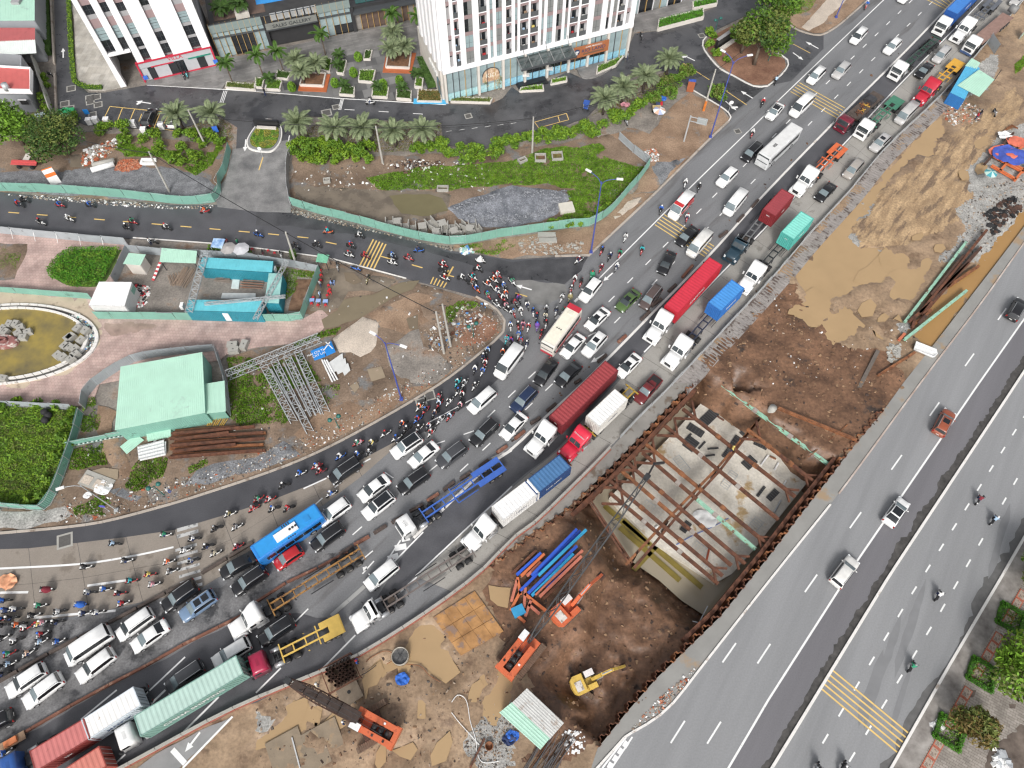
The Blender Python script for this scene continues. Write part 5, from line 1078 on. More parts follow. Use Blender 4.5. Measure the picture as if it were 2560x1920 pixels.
def panel(n,x,y,l,w_,ang,z=-5,ribs=5,h=.14):
 p=G1(n,x,y,z);t=thing('formwork_panel',f'{WORD[panel.i % 12]} black formwork panel on the tunnel slab, group {["by the truck side", "mid slab", "by the highway side"][panel.i // 12]}','panel',p,R(ang),'formwork panels on the slab');panel.i+=1
 MB().box(0,0,0,l,w_,h).build('face',FORM,t)
 for i in range(ribs):MB().box(-l/2+(i+.5)*l/ribs,0,h,.07,w_*.96,.05).build('rib',mat('formwork_rib',(.09,.09,.09),.6),t)
panel.i=0
for a in ((1710,280,3.4,1.6,43,-5,9),(1585,400,2.6,1.2,-38),(1545,520,2.0,1.8,48),(1920,510,2.6,1.0,52),(2000,425,.9,.9,40),(1850,600,1.6,.7,50),(2050,680,2.0,1.5,40),(2155,510,2.0,1.6,-30),(1500,1235,1.7,1.0,50),(1520,460,1.5,.3,45),(1640,530,1.6,.3,45),(2150,930,2.0,.4,48)):panel(10,*a)
for a in ((140,590,1.2,.35,50),(20,480,1.2,.8,48),(40,960,2.0,.9,42),(380,730,1.5,.5,48),(185,605,1.0,.4,52)):panel(11,*a)
def grate(n,x,y,l,w_,ang,lab,z=-5,m=STEEL):
 p=G1(n,x,y,z);t=thing('steel_grate',lab,'grate',p,R(ang),'frames on the slab')
 for s in (1,-1):MB().beam((-l/2,s*w_/2,.06),(l/2,s*w_/2,.06),.06,.08).build('rail',m,t)
 k=max(3,int(l/.35))
 for i in range(k+1):MB().beam((-l/2+i*l/k,-w_/2,.06),(-l/2+i*l/k,w_/2,.06),.05,.05).build('bar',m,t)
for i,a in enumerate(((1465,690,2.6,1.2,-58),(1875,830,3.0,1.2,50),(2100,1220,2.2,1.3,45),(1620,1430,2.0,1.5,-40),(1180,1060,1.6,1.3,-40),(1680,1600,1.8,.8,-35))):grate(10,*a,['pale grate frame under the third strut','pale long grate frame mid slab','pale grate frame by the highway side of the slab','steel grate with dark gaps at the near slab end','steel grate lying nearest the crane boom','steel grate at the wet slab corner'][i])
def tarp(n,x,y,r,z,m,label,amp=.35):
 p=G1(n,x,y,z);poly=wob([Vector((r*cos(k),r*.8*sin(k),0)) for k in [2*PI*i/14 for i in range(14)]],r*.3,r*.25,x*.1,1.2/r)
 o=terrain('tarpaulin',poly,m,r*.14, lambda a,b:.05+amp*abs(N(a,b,1.4/r,x))+amp*.4*abs(N(a,b,4/r,y)),kind=None);o.location=(p.x,p.y,z); return tag(o,label,'tarpaulin')
tarp(10,1670,1170,1.7,-5,FAB_W,'crumpled white tarpaulin on the tunnel slab',.6);tarp(10,1970,300,1.1,-5,mat('tarp_cream',(.6,.52,.36),.7),'crumpled cream sacking at the far slab end')
stander(10,1905,560,'yellow','worker in yellow vest on the spine beam',-1.3);stander(10,2005,200,'white','worker in white shirt and blue helmet at the far slab end',-5,.5,'blue')
for i,(n,x,y,l,ang,m) in enumerate(((10,1735,560,1.6,5,STEEL_D),(10,1800,300,1.2,-40,RUST),(10,1710,620,1.4,8,STEEL_D),(11,70,715,1.4,55,FAB_W),(11,310,725,1.2,-60,FAB_W),(11,140,860,1.0,50,FAB_W),(11,80,1060,2.2,55,STEEL),(10,1245,1240,.5,40,FAB_W),(10,2180,660,2.0,50,FAB_W),(11,60,540,1.2,45,FAB_W),(11,40,640,.9,-30,RUST_O),(10,1690,1480,2.4,70,mat('tube_red',(.4,.09,.04),.6)))):
 p=G1(n,x,y,-5);o=MB().tube((-l/2,0,.14),(l/2,0,.14),.14,n=8).build('pipe_offcut',m, None,p,(0,0,R(ang)));tag(o,f'{WORD[i]} short pipe offcut on the tunnel slab','pipe','pipe offcuts on the slab')
m=MB();m.path(smoothline(G(10,1420,1390,1560,1310,1720,1240,1870,1160,z=-4.9),4),.05,5);tag(m.build('hose',mat('hose_blue',(.12,.2,.55),.5)),'blue hose lying across the tunnel slab','hose')
# ================================================================ cranes and excavators
ORANGE=mat('machine_orange',(.58,.135,.055),.45,.12,1.2,wear=(.36,.08,.04),wscale=1.2,wamt=.6);CATY=mat('machine_yellow',(.62,.42,.09),.5,.15,1.2,wear=(.38,.26,.08),wscale=1.4,wamt=.58)
def tracks(t,L,gap,w_,h,m=None):
 for s in (1,-1):
  mb=MB();pr=[(-L/2+h/2,0),(L/2-h/2,0),(L/2,h*.4),(L/2-h*.3,h),(-L/2+h*.3,h),(-L/2,h*.4)]
  mb.loft([[Vector((x,s*gap/2-w_/2,z)) for x,z in pr],[Vector((x,s*gap/2+w_/2,z)) for x,z in pr]]);o=mb.build('track',m or RUST_D,t)
  sh=MB().box(0,0,0,.16,w_*1.03,.05).mesh('track_shoe',mat('track_mud',(.15,.1,.07),.85,.3,2));n=int(L/.3)
  for i in range(n):put('track_shoe',sh,o,(-L/2+h*.3+(i+.5)*(L-h*.6)/n,s*gap/2,h))
 MB().box(0,0,h*.3,L*.5,gap,h*.5).build('undercarriage',STEEL_D,t)
def lattice(t,A,B,w0,w1,m,name='boom',wm=None,n=16,chord=.13,mid=False):
 A,B=Vector(A),Vector(B);d=(B-A).normalized();sx=d.cross(Vector((0,0,1))).normalized();up=sx.cross(d)
 W= lambda f:(w0*min(1,.35+f*4) if f<.16 else w1 if not mid else w1)*(1-max(0,f-.7)/.3*.62)
 P= lambda f,i,j:A.lerp(B,f)+sx*i*W(f)/2+up*j*W(f)/2
 mb=MB()
 for i,j in ((1,1),(1,-1),(-1,1),(-1,-1)):
  for k in range(n):mb.beam(P(k/n,i,j),P((k+1)/n,i,j),chord,chord)
 o=mb.build(name,m,t);mb=MB()
 for k in range(n):
  f0,f1=k/n,(k+1)/n;s=1 if k%2 else -1
  for j in (1,-1):mb.beam(P(f0,-s,j),P(f1,s,j),.07,.07);mb.beam(P(f0,-1,j),P(f0,1,j),.07,.07)
  for i in (1,-1):mb.beam(P(f0,i,-s),P(f1,i,s),.05,.05)
 mb.build('lacing',m,o); return P
def crane(n,x,y,ang,z,label,boom_tip,boomw,body=ORANGE,mb_=STEEL_D,L=7.0,track_ang=0.0,name='crawler_crane'):
 p=G1(n,x,y,z+2);t=thing(name,label,'crane',(p.x,p.y,z),R(ang));t.scale=(.8,.8,.8)
 tt=bpy.data.objects.new('crawler_base', None);C.objects.link(tt);tt.parent=t;tt.rotation_euler=(0,0,R(track_ang))
 for s in (1,-1):
  mb=MB();h,l,w_=1.0,6.6,.85;pr=[(-l/2+h/2,0),(l/2-h/2,0),(l/2,h*.4),(l/2-h*.3,h),(-l/2+h*.3,h),(-l/2,h*.4)]
  mb.loft([[Vector((a,s*2.0-w_/2,b)) for a,b in pr],[Vector((a,s*2.0+w_/2,b)) for a,b in pr]]);
  for i in range(20):mb.box(-l/2+h*.3+(i+.5)*(l-h*.6)/20,s*2.0,h,.18,w_*1.04,.06)
  mb.build('track',mat('track_mud',(.15,.1,.07),.85,.3,2),tt)
 MB().box(0,0,.35,3.4,3.8,.6).build('carbody',RUST_D,tt)
 MB().lathe([(1.1,0),(1.1,.3)],16,(0,0,.95)).build('slew_ring',STEEL_D,t)
 MB().box(-.8,0,1.25,L,3.0,.25).build('deck',body,t)
 for s in (1,-1):MB().box(-1.4,s*1.05,1.5,L-1.6,.85,1.25).build('engine_housing',body,t)
 MB().box(-4.0,0,1.2,.7,3.2,1.5).build('counterweight',body,t)
 MB().box(1.75,1.05,1.5,1.7,1.05,1.7,top=.92).build('cab',body,t);MB().box(1.75,1.05,3.2,1.6,1.0,.05).build('cab_roof',paint('white',COL['white']),t)
 MB().box(2.62,1.05,2.1,.04,.85,.9).build('cab_window',SCREEN_D,t);MB().box(1.75,1.58,2.1,1.2,.04,.9).build('cab_window',SCREEN_D,t)
 for x_,r in ((-.6,.45),(-1.7,.45),(-2.7,.38)):m=MB();m.smooth= True;m.tube((x_,-.55,1.9),(x_,.55,1.9),r,n=12);m.build('winch_drum',STEEL_D,t)
 MB().box(-3.0,0,1.5,.8,.9,.7).build('engine',mat('engine_dark',(.06,.035,.03),.6),t)
 for i in range(3):MB().box(-1.0-i*.9,(-1)**i*1.05,2.75,.3,.3,.12).build('exhaust_cap',[STEEL_D,FAB_W,BLACK][i],t)
 M=t.matrix_basis.inverted();tip=M@boom_tip
 lattice(t,(1.6,0,1.7),tip,boomw,boomw,mb_,n=18)
 ga=MB()
 for s in (1,-1):ga.beam((-2.6,s*.5,1.6),(-1.4,s*.4,4.2),.14,.14);ga.beam((-.2,s*.5,1.6),(-1.4,s*.4,4.2),.12,.12);ga.tube((-1.4,s*.35,4.2),tip+Vector((0,s*.3,.3)),.03,n=5)
 ga.build('gantry',STEEL_D,t)
 hd=MB();hd.box(tip.x,tip.y,tip.z-.4,.9,.8,.8);hd.build('boom_head',STEEL_D,t)
 return t
tipA=G1(10,1165,805,13.0)
a_=G1(14,90,630,2)
c1=crane(14,85,640,math.degrees(math.atan2(tipA.y-a_.y,tipA.x-a_.x)),0,'orange crawler crane with black lattice boom reaching over the pit',tipA,1.05)
m=MB();m.tube(tipA+Vector((0,0,-.6)),G1(10,1230,690,8),.12,n=6);m.tube(G1(10,1230,690,8),G1(10,1310,680,6),.2,n=8);tag(m.build('hook_block',STEEL_D),'dark hook block hanging from the boom over the pit','hook')
tipB=G1(13,275,905,11.0);a_=G1(13,985,1280,2)
c2=crane(13,985,1285,math.degrees(math.atan2(tipB.y-a_.y,tipB.x-a_.x)),0,'orange crawler crane with rusty lattice boom by the works fence',tipB,1.7,mb_=RUST_D,track_ang=55)
m=MB();d_=(tipB-a_);
for i in range(5):q=a_.lerp(tipB,.15+i*.14);q.z=1.7+(11-1.7)*(.15+i*.14);m.beam(q,q+d_.normalized()*2.6+Vector((0,0,.9)),1.3-.12*i,.06)
tag(m.build('boom_grating',mat('grating_brown',(.05,.035,.03),.8,.3)),'brown grating walkway along the rusty crane boom','grating')
def excavator(n,x,y,z,ang,arm_px,body,label,track_ang,S=1.0,glass=True,bucket_z=0.0):
 p=G1(n,x,y,z+1.5);t=thing('excavator',label,'excavator',(p.x,p.y,z),R(ang))
 tb=bpy.data.objects.new('crawler_base', None);C.objects.link(tb);tb.parent=t;tb.rotation_euler=(0,0,R(track_ang))
 for s in (1,-1):
  mb=MB();h,l,w_=.8*S,3.9*S,.6*S;pr=[(-l/2+h/2,0),(l/2-h/2,0),(l/2,h*.4),(l/2-h*.3,h),(-l/2+h*.3,h),(-l/2,h*.4)]
  mb.loft([[Vector((a,s*1.15*S-w_/2,b)) for a,b in pr],[Vector((a,s*1.15*S+w_/2,b)) for a,b in pr]])
  for i in range(13):mb.box(-l/2+h*.3+(i+.5)*(l-h*.6)/13,s*1.15*S,h,.16,w_*1.05,.05)
  mb.build('track',mat('track_mud',(.15,.1,.07),.85,.3,2),tb)
 m=MB();m.smooth= False;out=[(1.4,-1.25),(1.4,1.25),(-1.6,1.3),(-2.1,.9),(-2.25,0),(-2.1,-.9),(-1.6,-1.3)];m.prism([Vector((a*S,b*S,0)) for a,b in out],.95*S,1.25*S);m.build('deck',body,t)
 m=MB();m.prism([Vector((a*S,b*S,0)) for a,b in ((-.3,-1.25),(-.3,1.2),(-1.6,1.25),(-2.08,.9),(-2.2,0),(-2.08,-.9),(-1.6,-1.25))],1.25*S,2.1*S);m.build('counterweight',body,t)
 MB().box(-1.2*S,-.25*S,2.1*S,1.0*S,1.3*S,.06).build('engine_cover',mat('cover_pale',(.62,.58,.54),.5,.15,1.5,wear=(.3,.25,.2),wamt=.55),t)
 MB().box(.65*S,-.9*S,1.25*S,1.3*S,.6*S,.75*S).build('tool_box',body,t)
 MB().box(.65*S,.78*S,1.25*S,1.45*S,.9*S,1.45*S,top=.93).build('cab',STEEL_D if body is CATY else body,t);MB().box(.65*S,.78*S,2.7*S,1.35*S,.84*S,.05).build('cab_roof',mat('cab_roof_pale',(.7,.66,.64),.5,.15,2),t)
 MB().box(1.36*S,.78*S,1.75*S,.04,.75*S,.8*S).build('cab_window',SCREEN_D,t)
 M=t.matrix_basis.inverted();tip=M@arm_px;el=Vector((1.0*S,-.1*S,1.6*S)).lerp(tip,.55);el.z=3.9*S
 bo=MB();r0=Vector((1.0*S,-.1*S,1.5*S));mid=r0.lerp(el,.45);mid.z+=.6*S
 for (a,b,w0) in ((r0,mid,.6),(mid,el,.5)):bo.beam(a,b,.42*S,w0*S)
 bo.build('boom',body,t);MB().beam(el,tip+Vector((0,0,.6)),.34*S,.42*S).build('arm',body,t)
 cy=MB()
 for s in (1,-1):cy.tube(Vector((1.3*S,-.1*S+s*.3*S,1.3*S)),mid+Vector((0,s*.3*S,0)),.07,n=6)
 cy.tube(mid+Vector((0,0,.3)),el+Vector((0,0,.2)),.08,n=6);cy.build('ram',CHROME,t)
 d=(tip-el);d.z=0;d.normalize();bk=MB();a0=math.atan2(d.y,d.x);bk.box(0,0,0,.9*S,1.0*S,.7*S,0,.7,Matrix.Translation(tip+Vector((0,0,-.1)))@Matrix.Rotation(a0,4,'Z'));bk.build('bucket',RUST_D,t)
 return t
def hdg(n,x0,y0,x1,y1,z):a,b=G(n,x0,y0,x1,y1,z=z); return math.degrees(math.atan2(b.y-a.y,b.x-a.x))
excavator(14,470,290,-.3,hdg(14,470,290,720,60,0),G1(14,770,0,1.5),ORANGE,'orange excavator by the stacked coloured beams',0,.98)
excavator(14,640,910,-2.7,hdg(14,640,930,960,780,0),G1(14,965,785,-2.0),CATY,'yellow excavator at work on the pit floor',-55,.88)
BLUEB=mat('beam_blue',(.03,.10,.52),.5,.12,1.5);CYANB=mat('beam_cyan',(.04,.34,.58),.5,.1,1.5);SALM=mat('beam_salmon',(.52,.17,.11),.6,.15,1.5);ORB=mat('beam_orange',(.58,.16,.06),.6,.12,1.5)
BEAMS=[(10,0,1640,210,1440,RUST,0),(10,40,1650,250,1460,BLUEB,.3),(10,80,1659,280,1470,ORB,.3),(10,130,1659,250,1540,SALM,.3),(10,170,1655,560,1255,BLUEB,.8),(10,230,1655,640,1260,CYANB,.8),(14,70,130,590,-390,BLUEB,.3),(14,140,150,560,-260,BLUEB,.8),(14,170,170,530,-190,CYANB,.3),(14,200,160,610,-220,SALM,.3),(14,240,180,600,-170,SALM,.6),(14,300,110,560,-130,BLUEB,.5),(14,270,200,590,-110,RUST,.3)]
for i,(n,x0,y0,x1,y1,m_,z) in enumerate(BEAMS):
 a,b=G(n,x0,y0,x1,y1,z=z+.3);o=MB().ibeam(a,b,.34,.42).build('steel_beam',m_);tag(o,f'{WORD[i % 12] if i < 12 else "last"} long {"blue" if m_ is BLUEB else "cyan" if m_ is CYANB else "salmon" if m_ is SALM else "orange" if m_ is ORB else "rusty"} beam in the coloured stack by the pit','beam','stacked coloured beams')
rb2=random.Random(5)
for i,(x,y,l,a) in enumerate(((40,200,3.2,62),(110,190,2.5,85),(200,230,3.4,-38),(140,280,2.2,70),(60,90,2.2,100),(190,290,1.8,-40),(75,370,1.4,-40),(20,130,2.8,75))):
 p=G1(14,x,y,.2);o=MB().ibeam(Vector((-l/2,0,.2)),Vector((l/2,0,.2)),.35,.35).build('short_beam',SALM if i%2 else ORB, None,p,(0,0,R(a)));tag(o,f'{WORD[i]} short red beam in the loose heap by the blue crate','beam','loose red beams')
def crate(n,x,y,s,a,m_,label,z=0,h=.8):
 p=G1(n,x,y,z+h);t=thing('crate',label,'crate',(p.x,p.y,z),R(a));MB().box(0,0,0,s[0],s[1],h).build('body',m_,t);MB().box(0,0,h,s[0]*1.04,s[1]*1.04,.06).build('lid',m_,t)
crate(14,55,300,(1.5,1.2),25,mat('crate_blue',(.04,.3,.55),.5,.12),'bright blue crate beside the red beam heap')
PLM=mat('steel_plate',(.30,.15,.055),.6,.2,.6,.1,6,col2=(.44,.235,.09),wear=(.24,.16,.12),wscale=.9,wamt=.54)
A0,B0,C0,D0=G1(13,1530,360),G1(13,1890,130),G1(13,2140,480),G1(13,1770,690)
par=tag(thing('road_plates', None, None),kind='structure')
for i in range(4):
 for j in range(3):
  q=[A0.lerp(B0,(i+u)/4).lerp(D0.lerp(C0,(i+u)/4),(j+v)/3) for u,v in ((.01,.01),(.99,.01),(.99,.985),(.01,.985))]
  MB().prism(q,-.25,.14+RU(0,.05)).build('plate',PLM,par)
t=thing('pipe_bundle','bundle of dark steel pipes standing on end by the works fence','pipe bundle',G1(13,740,850),.5)
rr_=random.Random(2)
for i in range(7):
 for j in range(6):
  if rr_.random()<.92:m=MB();m.lathe([(.20,0),(.20,1.3),(.17,1.3),(.17,.05)],12,((i-3)*.45+(j%2)*.2,(j-2.5)*.42,.1));m.build('pipe',RUST_D,t)
fr=MB()
for s in (1,-1):fr.beam((-2.0,s*1.5,.7),(2.0,s*1.5,.7),.1,.1);fr.beam((s*1.95,-1.5,.7),(s*1.95,1.5,.7),.1,.1);fr.beam((-2,s*1.5,0),(-2,s*1.5,1.4),.1,.1);fr.beam((2,s*1.5,0),(2,s*1.5,1.4),.1,.1);fr.beam((-2.0,s*1.5,1.3),(2.0,s*1.5,1.3),.08,.08)
fr.build('cage',RUST,t)
t=thing('mixing_tub','round steel tub half full of slurry','tub',G1(13,1252,700));m=MB();m.smooth= True;m.lathe([(1.05,0),(1.05,.95),(.98,.95),(.98,.5)],24);m.build('rim',mat('tub_steel',(.36,.33,.28),.6,.15),t);MB().lathe([(.97,.55),(.01,.56)],24).build('slurry',mat('slurry',(.13,.13,.13),.25),t)
for a in range(3):MB().beam((-.95,0,.8),(.95,0,.8),.05,.05).build('spoke',STEEL_D,t).rotation_euler=(0,0,a*1.05)
t=thing('steel_pad','square mud-caked steel pad with a hole','pad',G1(13,810,1010),.55);MB().box(0,0,-.1,2.6,2.4,.35).build('plate',mat('pad_mud',(.19,.15,.11),.8,.2),t);MB().lathe([(.22,0),(.22,.02)],12,(0,.1,.255)).build('hole',BLACK,t)
steel('mat_rail','white pipe lying on the flooded work mats','pipe',[(G1(13,310,1395,.1),G1(13,380,1659,.1))],.14,.14,mat('pipe_pale',(.5,.5,.5),.5), False)
par=tag(thing('work_mats', None, None),kind='structure')
for n,x,y,l,w_,a in ((13,560,1420,4.6,3.2,28),(13,260,1500,4.0,3.4,28),(13,480,1580,4.0,2.6,28)):
 p=G1(n,x,y);MB().box(0,0,-.2,l,w_,.3+.012*len(par.children)).build('mat_slab',mat('mat_mud',(.235,.185,.13),.6,.2,.4,.3,4,wear=(.32,.23,.14),wscale=.6,wamt=.56,world=True),par,(p.x,p.y,-.1),(0,0,R(a)))
def sheetroof(t,q,z0,z1,m_,n=18,name='roof_sheet',pitch=.28):
 a,b,c,d=q;Lr=(V2(b)-V2(a)).length;k=max(2,int(Lr/pitch));ns=max(1,int(Lr/1.0));per=max(1,k//ns)
 P= lambda u,v:(Vector((a[0],a[1],z0)).lerp(Vector((b[0],b[1],z0)),u)).lerp(Vector((d[0],d[1],z1)).lerp(Vector((c[0],c[1],z1)),u),v)
 for s in range(0,k,per):
  mb=MB()
  for i in range(s,min(k,s+per)):
   u0,u1,u2,u3=i/k,(i+.45)/k,(i+.6)/k,(i+.85)/k;up=Vector((0,0,.022))
   for ua,ub,za,zb in ((u0,u1,0,0),(u1,u2,0,1),(u2,u3,1,1),(u3,(i+1)/k,1,0)):mb.quad(P(ua,0)+up*za,P(ub,0)+up*zb,P(ub,1)+up*zb,P(ua,1)+up*za)
  mb.build(name,m_,t)
def shed(label,q,h0,h1,roofm,wallm,over=.25,name='site_shed',walls=True,cat='shed'):
 t=thing(name,label,cat)
 c0=sum([Vector((p.x,p.y,0)) for p in q],Vector())/4;wq=[Vector((p.x,p.y,0))+(c0-Vector((p.x,p.y,0))).normalized()*over for p in q]
 if walls:
  hs=[h0,h0,h1,h1]
  for i in range(4):
   j=(i+1)%4;mb=MB();a,b=wq[i],wq[j];L=(b-a).length;k=max(1,int(L/.3))
   for e in range(k):
    u0,um,u1=e/k,(e+.5)/k,(e+1)/k;nrm=Vector(((b-a).y,-(b-a).x,0)).normalized()*.04
    for ua,ub,oa,ob in ((u0,um,0,1),(um,u1,1,0)):
     p0,p1=a.lerp(b,ua)+nrm*oa,a.lerp(b,ub)+nrm*ob;z0,z1=hs[i]+(hs[j]-hs[i])*ua-.05,hs[i]+(hs[j]-hs[i])*ub-.05
     mb.quad(p0,p1,p1+Vector((0,0,z1)),p0+Vector((0,0,z0)))
   mb.build('wall',wallm,t)
 else:
  for p in wq:MB().beam(p,p+Vector((0,0,h0)),.1,.1).build('post',STEEL_D,t)
 sheetroof(t,q,h0,h1,roofm); return t
def Q(n,*f,z=2.5): return G(n,*f,z=z)
t=shed('site shed with half grey and half mint corrugated roof',Q(14,330,1400,245,1500,-110,1180,0,1090,z=2.3),2.3,2.35,MINT,GREY_F)
sheetroof(t,Q(14,330,1405,450,1270,130,970,0,1095,z=2.4)[0:4],2.42,2.5,mat('roof_grey_old',(.52,.52,.50),.6,.1,.8,wear=(.36,.31,.27),wscale=.9,wamt=.55))
wl=thing('shed_lean_wall','pale lean-to wall under the grey half of the site shed roof','wall');q=Q(14,330,1405,440,1275,135,985,15,1095,z=2.4);
for a,b in zip(q,q[1:]):MB().wallrun([a,b],2.35,.06).build('wall_panel',GREY_F,wl)
t=thing('rebar_stack','stack of long reinforcing bars below the mint-roofed shed','rebar')
for i in range(26):
 a=G1(14,120+i*11.5,1640,.1);b=G1(14,300+i*11.5-30,1400,.1);dz=(i%4)*.06
 if i in (11,12): continue
 MB().beam(a+(a-b)*.3+Vector((0,0,dz)),b+Vector((rb2.uniform(-.6,.6),rb2.uniform(-.6,.6),dz)),.07,.07).build('bar',RUST_O if i%9==4 else mat('rebar',(.10,.10,.105),.5,.2),t)
steel('old_pipe','rusty pipe lying on gravel beside the mint-roofed shed','pipe',[(G1(13,1850,1659,.15),G1(13,1975,1405,.15))],.22,.22,RUST, False)
m=MB();m.smooth= True;m.lathe([(.45,0),(.5,.5),(.42,.5),(.38,.1)],14);tag(m.build('rusty_ring',RUST_O, None,G1(13,2015,1470)),'rusty steel ring on gravel beside the rusty pipe','ring')
for i,pts in enumerate((G(13,1690,1090,1740,1030,1800,1050,1830,1120,1850,1250,1900,1420,1910,1520,1960,1610,2100,1600,z=.08),G(13,1690,1180,1760,1270,1850,1370,1930,1460,z=.08),G(13,950,740,1000,700,1100,650,1170,660,1190,720,1130,760,z=.08),G(13,860,880,960,830,1040,770,z=.08),G(13,1290,760,1420,780,1500,860,1600,920,z=.08))):
 m=MB();m.path(smoothline(pts,4),.045,5);tag(m.build('hose',[FAB_W,FAB_W,RUST_O,STEEL_D,RUST_O][i]),['white hose curling over the mud beside the gravel','white straight hose on the mud','orange hose looped by the slurry tub','dark hose by the pipe bundle','thin orange hose beside the big puddle'][i],'hose')
stander(13,525,940,'cream','worker in cream shirt under the rusty crane boom',0,.3,'white');stander(13,755,1265,'navy','worker in navy beside the rusty-boom crane',0,.3,'white');stander(13,870,740,'blue','worker in blue by the works fence',0,.3,'red')
for i,(n,x,y,m_,lb) in enumerate(((13,1265,890,'blue','crumpled blue and orange tarpaulin in the mud'),(14,0,1380,'blue','blue plastic heap beside the mint-roofed shed'),(13,2190,1420,'navy','dark blue plastic heap on the gravel'))):tarp(n,x,y,.8,.0,jm(m_),lb,.5)
for i,(n,x,y,ang) in enumerate(((14,1640,340,55),)):steel('bent_pipe','pale bent pipe at the wet pit corner','pipe',[(G1(14,1690,260,-2.5),G1(14,1615,405,-2.5)),(G1(14,1615,405,-2.5),G1(14,1560,390,-2.5))],.12,.12,STEEL, False)
for i,(x0,y0,x1,y1,m_) in enumerate(((1180,1125,1710,435,GREENP),(1175,1280,1710,858,GREENP),(1300,1060,1880,340,RUST),(1330,1070,1840,480,RUST),(1400,960,1820,500,RUST_D),(1400,900,1680,560,RUST_D),(1540,830,1820,640,RUST_O),(1430,900,1730,620,RUST),(1210,1130,1410,960,RUST),(1270,1140,1410,1020,RUST_O),(1240,1180,1260,1110,RUST),(1290,1150,1350,1080,RUST_D),(1130,1280,1180,1225,mat('beam_red',(.5,.15,.08),.6)))):
 a,b=G(7,x0,y0,x1,y1,z=.3);o=MB().ibeam(a+Vector((0,0,.15*(i%3))),b+Vector((0,0,.15*(i%3))),.42,.42).build('old_beam',m_);tag(o,f'{WORD[i % 12] if i else "long"} {"mint-painted" if m_ is GREENP else "rusty"} old beam {"set apart in the ochre water" if i == 1 else "in the heap beside the highway"}','beam','old beams beside the highway')
t=thing('white_tub','white plastic boat-like tub beside the highway','tub',G1(7,1345,1375),R(-28));m=MB();m.smooth= True
m.loft([[Vector((x*k,y*k2,z)) for x,y in ((-1.6,-.8),(1.5,-.8),(1.8,0),(1.5,.8),(-1.6,.8))] for k,k2,z in ((.9,.8,0),(1,1,.6),(.97,.95,.62),(.85,.75,.3))]);m.build('shell',FAB_W,t);MB().box(0,.12,.45,2.9,.25,.12).build('thwart',FAB_W,t)
# ================================================================ buildings
FRAME_D=mat('window_frame',(.06,.065,.07),.5,.1);PANE_L=glassmat('pane_pale',(.30,.385,.40),.12);PANE_D=glassmat('pane_dark',(.018,.021,.025),.1);PANE_C=glassmat('pane_curtain',(.22,.225,.22),.35);GOLD=mat('mullion_gold',(.46,.30,.12),.45,.1)
_WM={}
def bxm(name,sx,sy,sz,m):
 k=(name,round(sx,2),round(sy,2),round(sz,2),m.name)
 if k not in _WM:_WM[k]=MB().box(0,0,0,sx,sy,sz).mesh(name,m)
 return _WM[k]
def window(t,u0,u1,z0,z1,y,pane=None,split=2,rail=.4,fr=FRAME_D):
 w_,h=u1-u0,z1-z0;o=put('window',bxm('window',w_,.10,h,fr),t,((u0+u1)/2,y,z0))
 g=.06;pw=(w_-g*(split+1))/split
 for i in range(split):
  for a,b in ((g,h*rail-g/2),(h*rail+g/2,h-g)):
   p=pane or (PANE_D if (i+int(z0*7+u0*3))%3==0 else PANE_C)
   put('pane',bxm('pane',pw,.03,b-a,p),o,(-w_/2+g+pw/2+i*(pw+g),-.055,a))
 return o
def balcony(t,u0,u1,z0,z1,y,rnd):
 w_,h=u1-u0,z1-z0
 o=put('balcony',bxm('balcony_back',w_,.05,h,WALL_GR),t,((u0+u1)/2,y+.9,z0));
 put('door',bxm('balcony_door',w_*.45,.06,h*.82,PANE_D),o,(w_*.2,-.05,0));put('slab',bxm('balcony_slab',w_,1.0,.12,WALL_W),o,(0,-.5,-.10))
 put('louvre',bxm('balcony_louvre',w_*.32,.08,h*.9,FRAME_D),o,(-w_*.32,-.06,0));put('railing',bxm('railing',w_,.04,.95,mat('railing_glass',(.10,.105,.11),.2,.1)),o,(0,-.88,.02))
 c=[jm('white'),jm('yellow'),WOOD,jm('lightblue'),jm('red'),CONC_O][rnd.randrange(6)]
 put('laundry',bxm('laundry',w_*rnd.uniform(.2,.4),.25,rnd.uniform(.5,1.0),c),o,(rnd.uniform(-.25,.25)*w_,-.45,.1))
rw_=random.Random(11)
B0,B1=G1(1,1640,898),G1(2,1003,490);hB=head(B1,B0);LB=(B1-B0).length
tB=thing('apartment_tower','white apartment tower with mauve bands and glazed ground floor beside the palms','building',B0,hB)
HB=34.0
MB().box(LB/2,8.2,0,LB-.4,14.0,HB).build('core',WALL_GR,tB)
COLS=[('w',0,1.55),('s',1.55,2.2),('w',2.2,2.75),('b',2.75,3.65),('w',3.65,4.65),('W',4.65,6.2),('w',6.2,7.3),('b',7.3,8.8),('w',8.8,9.3),('n',9.3,9.9),('w',9.9,10.45),('W',10.45,11.62),('w',11.62,12.3),('b',12.3,13.38),('w',13.38,14),('n',14,14.52),('w',14.52,14.98),('b',14.98,16.6),('w',16.6,16.95),('b',16.95,18.52),('w',18.52,19.08),('n',19.08,19.6),('w',19.6,20.18),('W',20.18,21.37),('w',21.37,22),('W',22,23.18),('w',23.18,23.7),('n',23.7,24.32),('w',24.32,24.72),('b',24.72,26.4),('w',26.4,26.8),('b',26.8,28.3),('w',28.3,29.5),('W',29.5,31.15),('w',31.15,32.2),('n',32.2,32.82),('w',32.82,33.42),('n',33.42,34.27),('w',34.27,34.5),('b',34.5,35.87),('w',35.87,36.35),('s',36.35,37.2),('w',37.2,LB)]
nf=int((HB-7.2)/3.1)
